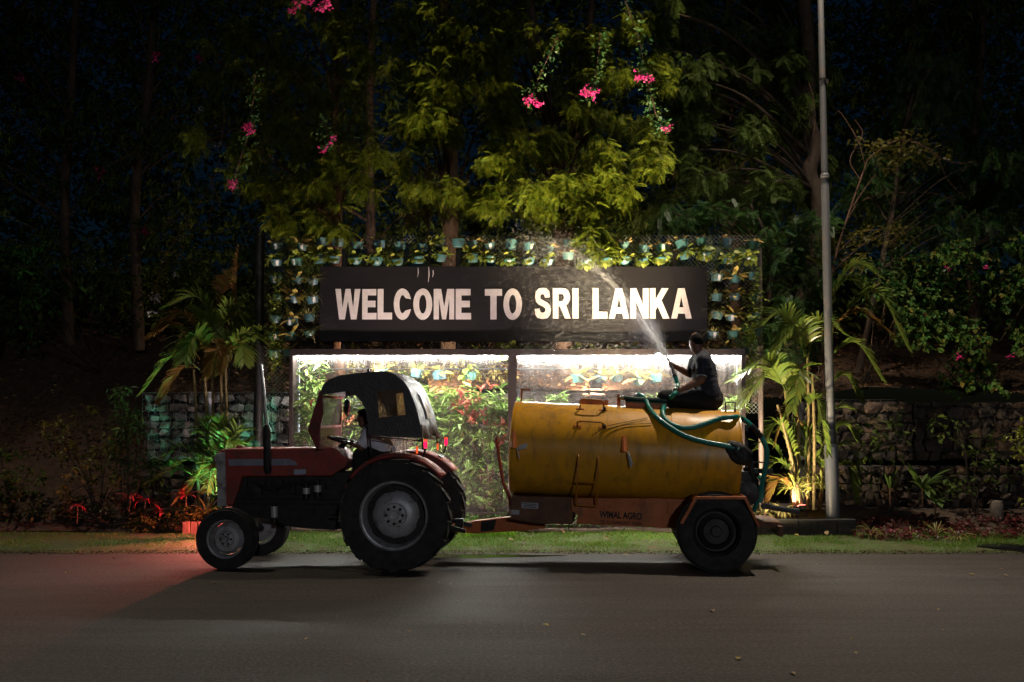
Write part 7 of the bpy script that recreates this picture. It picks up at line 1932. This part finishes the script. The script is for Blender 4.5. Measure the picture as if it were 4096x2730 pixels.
bl = [C(x, y, 15.35, .2, .13, 14) for x, y in ((640, 2090), (700, 2080), (745, 2060), (790, 2070), (590, 2100), (540, 2110))]
bush('bush', 'small low green bush directly behind the pink edging blocks', 'bush', gp(680, 15.4, 0.1), bl, BUSHY, 7, 0.05, OVATE, (-0.4, 1.2), 8, 'bushes on the dark verge')
bl = [C(20, 1850, 16.0, .3, .4, 16), C(100, 1930, 15.9, .3, .3, 16), C(-60, 1950, 15.8, .4, .3, 16), C(600, 1950, 15.9, .3, .3, 16), C(650, 1850, 16.2, .3, .3, 14)]
bush('bush', 'almost black bush at the left picture edge', 'bush', gp(60, 16.0), bl, DARKL, 7, 0.1, OVATE, (-0.8, .6), 8, 'bushes on the dark verge')
REDL = leafmat('red_cordyline_leaf', [(0.42, 0.035, 0.05), (0.34, 0.03, 0.04), (0.26, 0.02, 0.035)], .3)
def spiky(label, px, py, Y, mat, n=22, L_=0.34, W_=0.045, droop=1.2, cat='plant', el=(0.3, 1.4), name='cordyline', z=None):
    b = PW(px, py, Y)
    if z is not None: b.z = z
    t = thing(name, label, cat, b)
    q = LB()
    for k in range(n):
        if n <= 36: q = LB()
        az = random.uniform(0, 6.28)
        q.blade((0.02 * math.cos(az), 0.02 * math.sin(az), 0.02), az, random.uniform(*el), L_ * random.uniform(.6, 1.1), W_ * random.uniform(.7, 1.2), droop * random.uniform(.5, 1.3), 5, 'lance', random.uniform(-.3, .3))
        if n <= 36: q.build('leaf', mat, t)
    if n > 36: q.build('leaves', mat, t)['kind'] = 'stuff'
    mb = MB(); mb.tube([(0, 0, -0.25), (0, 0, 0.04)], 0.012, 6); mb.build('stem', RBARK, t)
    return t
spiky('red leaved cordyline standing brightest in the left bedding', 580, 2010, 15.45, REDL, 16, .2, .035, 2.0)
spiky('red leaved cordyline beside the pink edging blocks', 745, 1990, 15.4, REDL, 18, .26, .04, 1.2)
spiky('short red cordyline low in front of the palm clump', 640, 2050, 15.4, REDL, 14, .16, .035, 1.4)
spiky('dark red cordyline below the yellowish bush', 310, 2030, 15.45, REDL, 14, .22, .035, 2.0)
spiky('dim red cordyline between the yellowish bush and the green plant', 520, 1990, 15.5, REDL, 12, .22, .03, 2.0)
spiky('brown leaved plant under the palm beside the tractor nose', 830, 2060, 15.4, PALMD, 30, .35, .035, 1.6)
# bedding on the right
CORD = leafmat('canna_leaf', [(0.03, 0.10, 0.025), (0.06, 0.13, 0.03), (0.16, 0.15, 0.03)], .3)
SPID = leafmat('spider_plant_leaf', [(0.20, 0.22, 0.05), (0.28, 0.27, 0.08), (0.14, 0.18, 0.04)], .3)
spiky('tall broad leaved canna in the bed in front of the rubble wall', 3690, 1960, 15.7, CORD, 26, .5, .085, 1.0)
spiky('upright young canna shoots beside the rubble wall', 3560, 1960, 15.9, CORD, 9, .36, .05, 0.3, el=(1.0, 1.5))
spiky('second canna with a yellow leaf right of the tall canna', 3740, 2010, 15.6, CORD, 14, .42, .08, 1.3)
spiky('first spider plant past the lamp post in the red ground cover', 3490, 2130, 14.9, SPID, 34, .3, .018, 1.7, name='spider_plant', z=.1)
spiky('second spider plant past the lamp post', 3745, 2130, 14.8, SPID, 20, .26, .018, 1.0, name='spider_plant', el=(.7, 1.5), z=.1)
spiky('third spider plant past the lamp post, nearest the grating', 3830, 2150, 14.6, SPID, 34, .28, .016, 1.8, name='spider_plant', z=.08)
spiky('dim spider plant in the shade between the brighter ones', 3640, 2140, 14.8, SPID, 16, .24, .015, 1.8, name='spider_plant', z=.1)
REDG = leafmat('red_ground_cover', [(0.14, 0.02, 0.03), (0.20, 0.035, 0.045), (0.08, 0.02, 0.02), (0.05, 0.05, 0.015)], .3)
bl = []
for k in range(60):
    x = random.uniform(3380, 4150); Y = random.uniform(14.55 if x > 3450 else 14.9, 16.2); p = PW(x, 2000, Y); bl.append((Vector((p.x, Y, 0.12 + 0.1 * max(0, Y - 15))), (.24, .2, .07), 12))
V, F = leafcloud(bl, 6, 0.055, OVATE, (-.3, 1.2))
tag(mesh_obj('ground_cover', fast_mesh('ground_cover', V, F), REDG), 'dark red low ground cover around the spider plants', 'ground cover', kind='stuff')
bush('bush', 'yellow green bush cut by the right picture edge', 'bush', gp(4120, 15.4), [C(4075, 1760, 15.3, .17, .2, 16), C(4110, 1830, 15.3, .2, .2, 14), C(4130, 1700, 15.3, .2, .2, 12), C(4140, 1950, 15.4, .22, .3, 14)], leafmat('lime_leaf', [(0.20, 0.24, 0.03), (0.26, 0.28, 0.04), (0.14, 0.18, 0.03)], .3), 6, 0.075, OVATE, (-.7, .6), 6)
spiky('dense strap leaved clump lit gold between the palm stems', 3180, 1960, 15.85, SPID, 60, .5, .03, 1.2, name='strap_plant')
spiky('strap leaved clump glowing beside the lamp post base', 3285, 1960, 15.9, SPID, 60, .5, .03, 1.2, name='strap_plant')
bush('bush', 'sparse dark bush added to dim the gabion past the lamp post', 'bush', gp(3560, 16.3), [C(3480, 1720, 16.3, .3, .25, 10), C(3560, 1800, 16.2, .3, .25, 10), C(3620, 1700, 16.3, .3, .25, 8), C(3460, 1880, 16.2, .25, .25, 10)], DARKL, 6, 0.10, OVATE, (-.8, .5), 8)  # bush added to darken the gabion behind it
bush('bush', 'sparse dark bush added to dim the rubble wall towards the picture edge', 'bush', gp(3900, 16.2), [C(3800, 1700, 16.3, .35, .25, 10), C(3900, 1780, 16.2, .35, .3, 12), C(4000, 1880, 16.1, .35, .3, 12), C(3850, 1940, 16.1, .3, .2, 10)], DARKL, 6, 0.10, OVATE, (-.8, .5), 8)  # second added bush, keeps the wall behind it dark
spiky('dark grass like plant behind the trailer tail', 3060, 2060, 15.35, LEAF_SPI, 26, .4, .03, 1.9, name='strap_plant')
spiky('strap leaved plant under the palm beside the suction pipe', 3130, 2050, 15.45, LEAF_SPI, 26, .34, .03, 1.9, name='strap_plant')
spiky('dense strap leaved clump glowing green behind the tractor hood', 880, 1900, 15.45, BUSHG, 60, .55, .035, 1.0, name='strap_plant')
spiky('broad blade of a young plant catching green light under the palm clump', 950, 1860, 15.55, BUSHG, 7, .5, .08, .5, name='strap_plant')

# ------------------------------------------------------------------ grass, litter, fallen leaves
n = 110000
x = rng.uniform(-8.6, 8.6, n); t01 = rng.uniform(0.0, 1, n) ** 0.9
le = np.array([lawn_edge(a) for a in np.linspace(-9, 9, 400)])
y0 = 13.62 + np.interp(x, np.linspace(-9, 9, 400), le)
y = y0 + 0.02 + (15.35 - y0) * t01
pat = np.array([nz3(a * 1.0, b * 1.0, 1.6, 9) for a, b in zip(x, y)])
keep = (pat > -0.22) | (rng.uniform(0, 1, n) < 0.2)
keep &= (t01 > 0.16) | (rng.uniform(0, 1, n) < 0.35 + 1.2 * pat)
keep &= ~((x < -3.7) & (rng.uniform(0, 1, n) < 0.78))
x, y, t01, pat = x[keep], y[keep], t01[keep], pat[keep]; n = len(x)
z = 0.004 + 0.045 * np.minimum(1, t01 * 7) + 0.05 * np.maximum(0, t01 - .6)
h = rng.uniform(0.012, 0.045, n) * (0.6 + 1.1 * np.clip(pat + .3, 0, 1)); az = rng.uniform(0, 6.28, n); ln = rng.uniform(0.2, 1.3, n)
b = np.stack([x, y, z], -1); wv = np.stack([np.cos(az + 1.57), np.sin(az + 1.57), np.zeros(n)], -1) * rng.uniform(.0025, .005, n)[:, None]
tip = b + np.stack([np.cos(az) * h * ln, np.sin(az) * h * ln, h], -1)
V = np.stack([b - wv, b + wv, tip], 1).reshape(-1, 3); F = np.arange(n * 3).reshape(-1, 3)
GRASS = leafmat('lawn_grass', [(0.06, 0.22, 0.015), (0.10, 0.25, 0.02), (0.15, 0.22, 0.03), (0.17, 0.15, 0.04)], .35)
tag(mesh_obj('grass', fast_mesh('grass', V, F), GRASS), 'short patchy green lawn grass between road and planting bed', 'grass', kind='stuff')
# earth, grit and bits of dead leaf along the broken road edge
n = 5200
x = rng.uniform(-8.8, 8.8, n); y0 = 13.62 + np.interp(x, np.linspace(-9, 9, 400), le)
y = y0 + rng.normal(0.02, 0.075, n); ok = y > 13.3
pos = np.stack([x, y, np.where(y > y0, 0.02, 0.006)], -1)[ok]; n = len(pos)
V, F = instances(OVATE[0], pos, rdir(n, -.2, .6), rng.uniform(.010, .034, n), rng.normal(0, .9, n))
tag(mesh_obj('edge_dirt', fast_mesh('edge_dirt', V, F), leafmat('edge_dirt', [(0.09, 0.055, 0.03), (0.05, 0.035, 0.022), (0.14, 0.10, 0.06), (0.03, 0.025, 0.02)], .1, .9, .1)), 'loose earth and leaf bits along the broken road edge', 'dirt', kind='stuff')
q = LB()
xa, xb = PW(1860, 2050, 15.1).x, PW(2060, 2050, 15.1).x
for k in range(1100):
    q.blade((random.uniform(xa, xb), random.uniform(14.9, 15.25), 0.05), random.uniform(0, 6.28), random.uniform(1.05, 1.5), random.uniform(.18, .34), .007, random.uniform(.1, .7), 3, 'taper')
tag(q.build('tall_grass', leafmat('lime_grass', [(0.12, 0.34, 0.02), (0.20, 0.42, 0.03), (0.28, 0.42, 0.05)], .4)), 'tall lime green grass growing between the tractor wheel and the tank', 'grass', kind='stuff')
n = 14000
x = rng.uniform(-11, 11, n); y = 17.0 + 6.5 * rng.uniform(0, 1, n) ** 1.5
pos = np.stack([x, y, np.array([hill_z(a, c) if a > -6.15 else bank_z(a, c) for a, c in zip(x, y)]) + 0.015], -1)
V, F = instances(OVATE[0], pos, rdir(n, -.3, .5), rng.uniform(.05, .11, n), rng.normal(0, .8, n))
tag(mesh_obj('leaf_litter', fast_mesh('leaf_litter', V, F), leafmat('dead_leaf', [(0.16, 0.075, 0.03), (0.10, 0.05, 0.025), (0.22, 0.13, 0.06), (0.06, 0.035, 0.02)], .2, .7)), 'brown leaf litter covering the slope behind the sign', 'leaf litter', kind='stuff')
FALL = [pmat('fallen_leaf_%s' % a, c, .7) for a, c in (('yellow', (0.42, 0.30, 0.05)), ('tan', (0.38, 0.26, 0.12)), ('brown', (0.24, 0.11, 0.05)))]
fm = []
for i in range(5):
    V, F = instances(tmpl_leaf(0.3 + .1 * i, 0.12, 0.1 * i), np.zeros((1, 3)), np.array([[1.0, 0, 0.12 * i]]), np.array([0.10]), None)
    fm.append((V, F))
road_leaves = [(1800, 2337), (1756, 2330), (1640, 2530), (2196, 2505), (2341, 2543), (2480, 2558), (1233, 2554), (845, 2334), (449, 2233), (270, 2291), (3355, 2318), (3274, 2257), (3900, 2300), (4008, 2302), (4005, 2278), (3415, 2555), (3425, 2617), (3770, 2522), (2950, 2640), (2845, 2442), (1478, 2722), (3745, 2437), (3160, 2690), (2280, 2228), (2510, 2220), (3045, 2222)]
for i, (px, py) in enumerate(road_leaves):
    d = ray(px, py); p = EYE + d * ((0.006 - CAM_H) / d.z)
    V, F = fm[i % 5]
    me = fast_mesh('fallen_leaf', V, F); o = mesh_obj('fallen_leaf', me, FALL[i % 3]); o.location = p; o.rotation_euler = (0, 0, random.uniform(0, 6.28)); k_ = random.uniform(.45, .8); o.scale = (k_, k_, k_)
    tag(o, 'small dry fallen leaf lying on the dark road', 'leaf', 'fallen leaves on the road')
for i, (px, py) in enumerate([(3196, 2144), (2028, 2160), (2257, 2135), (1215, 2135), (1250, 2128), (1214, 2190), (570, 2194), (3310, 2140), (2088, 2172), (1180, 2155), (660, 2180), (2440, 2165)]):
    d = ray(px, py); p = EYE + d * ((0.085 - CAM_H) / d.z)
    V, F = fm[(i + 2) % 5]
    me = fast_mesh('fallen_leaf', V, F); o = mesh_obj('fallen_leaf', me, FALL[i % 3]); o.location = p; o.rotation_euler = (random.uniform(-.5, .5), random.uniform(-.5, .1), random.uniform(0, 6.28)); o.scale = (random.uniform(.7, 1.2),) * 3
    tag(o, 'dry fallen leaf lying on the lawn grass', 'leaf', 'fallen leaves on the lawn')

# ================================================================== WATER JET
def watermat(name, a):
    m, nt, out = _nt(name)
    tr_ = N(nt, 'ShaderNodeBsdfTransparent'); d = N(nt, 'ShaderNodeBsdfDiffuse'); d.inputs[0].default_value = (.9, .9, .9, 1)
    t_ = N(nt, 'ShaderNodeBsdfTranslucent'); t_.inputs[0].default_value = (.9, .9, .9, 1)
    m1 = N(nt, 'ShaderNodeMixShader'); m1.inputs[0].default_value = .5
    nt.links.new(d.outputs[0], m1.inputs[1]); nt.links.new(t_.outputs[0], m1.inputs[2])
    m2 = N(nt, 'ShaderNodeMixShader'); m2.inputs[0].default_value = a
    nt.links.new(tr_.outputs[0], m2.inputs[1]); nt.links.new(m1.outputs[0], m2.inputs[2]); nt.links.new(m2.outputs[0], out.inputs[0])
    return m
n = 20000
NZ = np.array(nz0)
v0 = np.array([-1.94, 2.45, 0.0]) / 0.655; v0[2] = 6.3
spd = rng.uniform(0.66, 1.03, n) ** 1.0
core = rng.uniform(0, 1, n) < 0.16
spd[core] = rng.uniform(0.92, 1.02, core.sum())
sig = np.where(core, 0.07, 0.40)[:, None]
vel = v0[None] * spd[:, None] + rng.normal(0, 1, (n, 3)) * sig
fan = (~core) & (rng.uniform(0, 1, n) < 0.45)
vel[fan, 2] *= rng.uniform(0.25, 1.0, fan.sum())
tt = rng.uniform(0.0, 1.15, n) ** 1.0
tt[core] = rng.uniform(0, 0.75, core.sum()) ** 1.4
g = np.array([0, 0, -9.81])
P = NZ[None] + vel * tt[:, None] + 0.5 * g[None] * tt[:, None] ** 2
U = vel + g[None] * tt[:, None]
nb = 7000                                             # dense burst as the water leaves the nozzle
vb = v0[None] * rng.uniform(0.5, 1.05, (nb, 1)) + rng.normal(0, 1, (nb, 3)) * 0.55
tb_ = 0.16 * rng.uniform(0, 1, nb) ** 1.6
P = np.concatenate([P, NZ[None] + vb * tb_[:, None]]); U = np.concatenate([U, vb]); tt = np.concatenate([tt, tb_])
ok = (P[:, 1] < 15.6) & (P[:, 2] > 2.0)
P, U, tt = P[ok], U[ok], tt[ok]; n = len(P)
U /= np.linalg.norm(U, axis=1)[:, None]
ln = rng.uniform(0.02, 0.075, n) ; wd = rng.uniform(.0002, .0006, n)
segs_ = list(zip(P - U * ln[:, None] / 2, P + U * ln[:, None] / 2))
A = np.array([s_[0] for s_ in segs_]); B = np.array([s_[1] for s_ in segs_])
S1 = np.cross(U, [0, 1, 0.01]); S1 /= np.linalg.norm(S1, axis=1)[:, None]; S2 = np.cross(U, S1)
V = np.zeros((n, 6, 3))
for k in range(3):
    a = 2.094 * k; o_ = (S1 * math.cos(a) + S2 * math.sin(a)) * wd[:, None]
    V[:, k] = A + o_; V[:, 3 + k] = B + o_
base_ = (np.arange(n) * 6)[:, None]
F = np.concatenate([base_ + np.array([[k, (k + 1) % 3, 3 + (k + 1) % 3, 3 + k]]) for k in range(3)])
tag(mesh_obj('water_jet', fast_mesh('water_jet', V, F), watermat('spray_water', 0.26)), 'spray of water arching from the hose nozzle across the sign', 'water', kind='stuff')
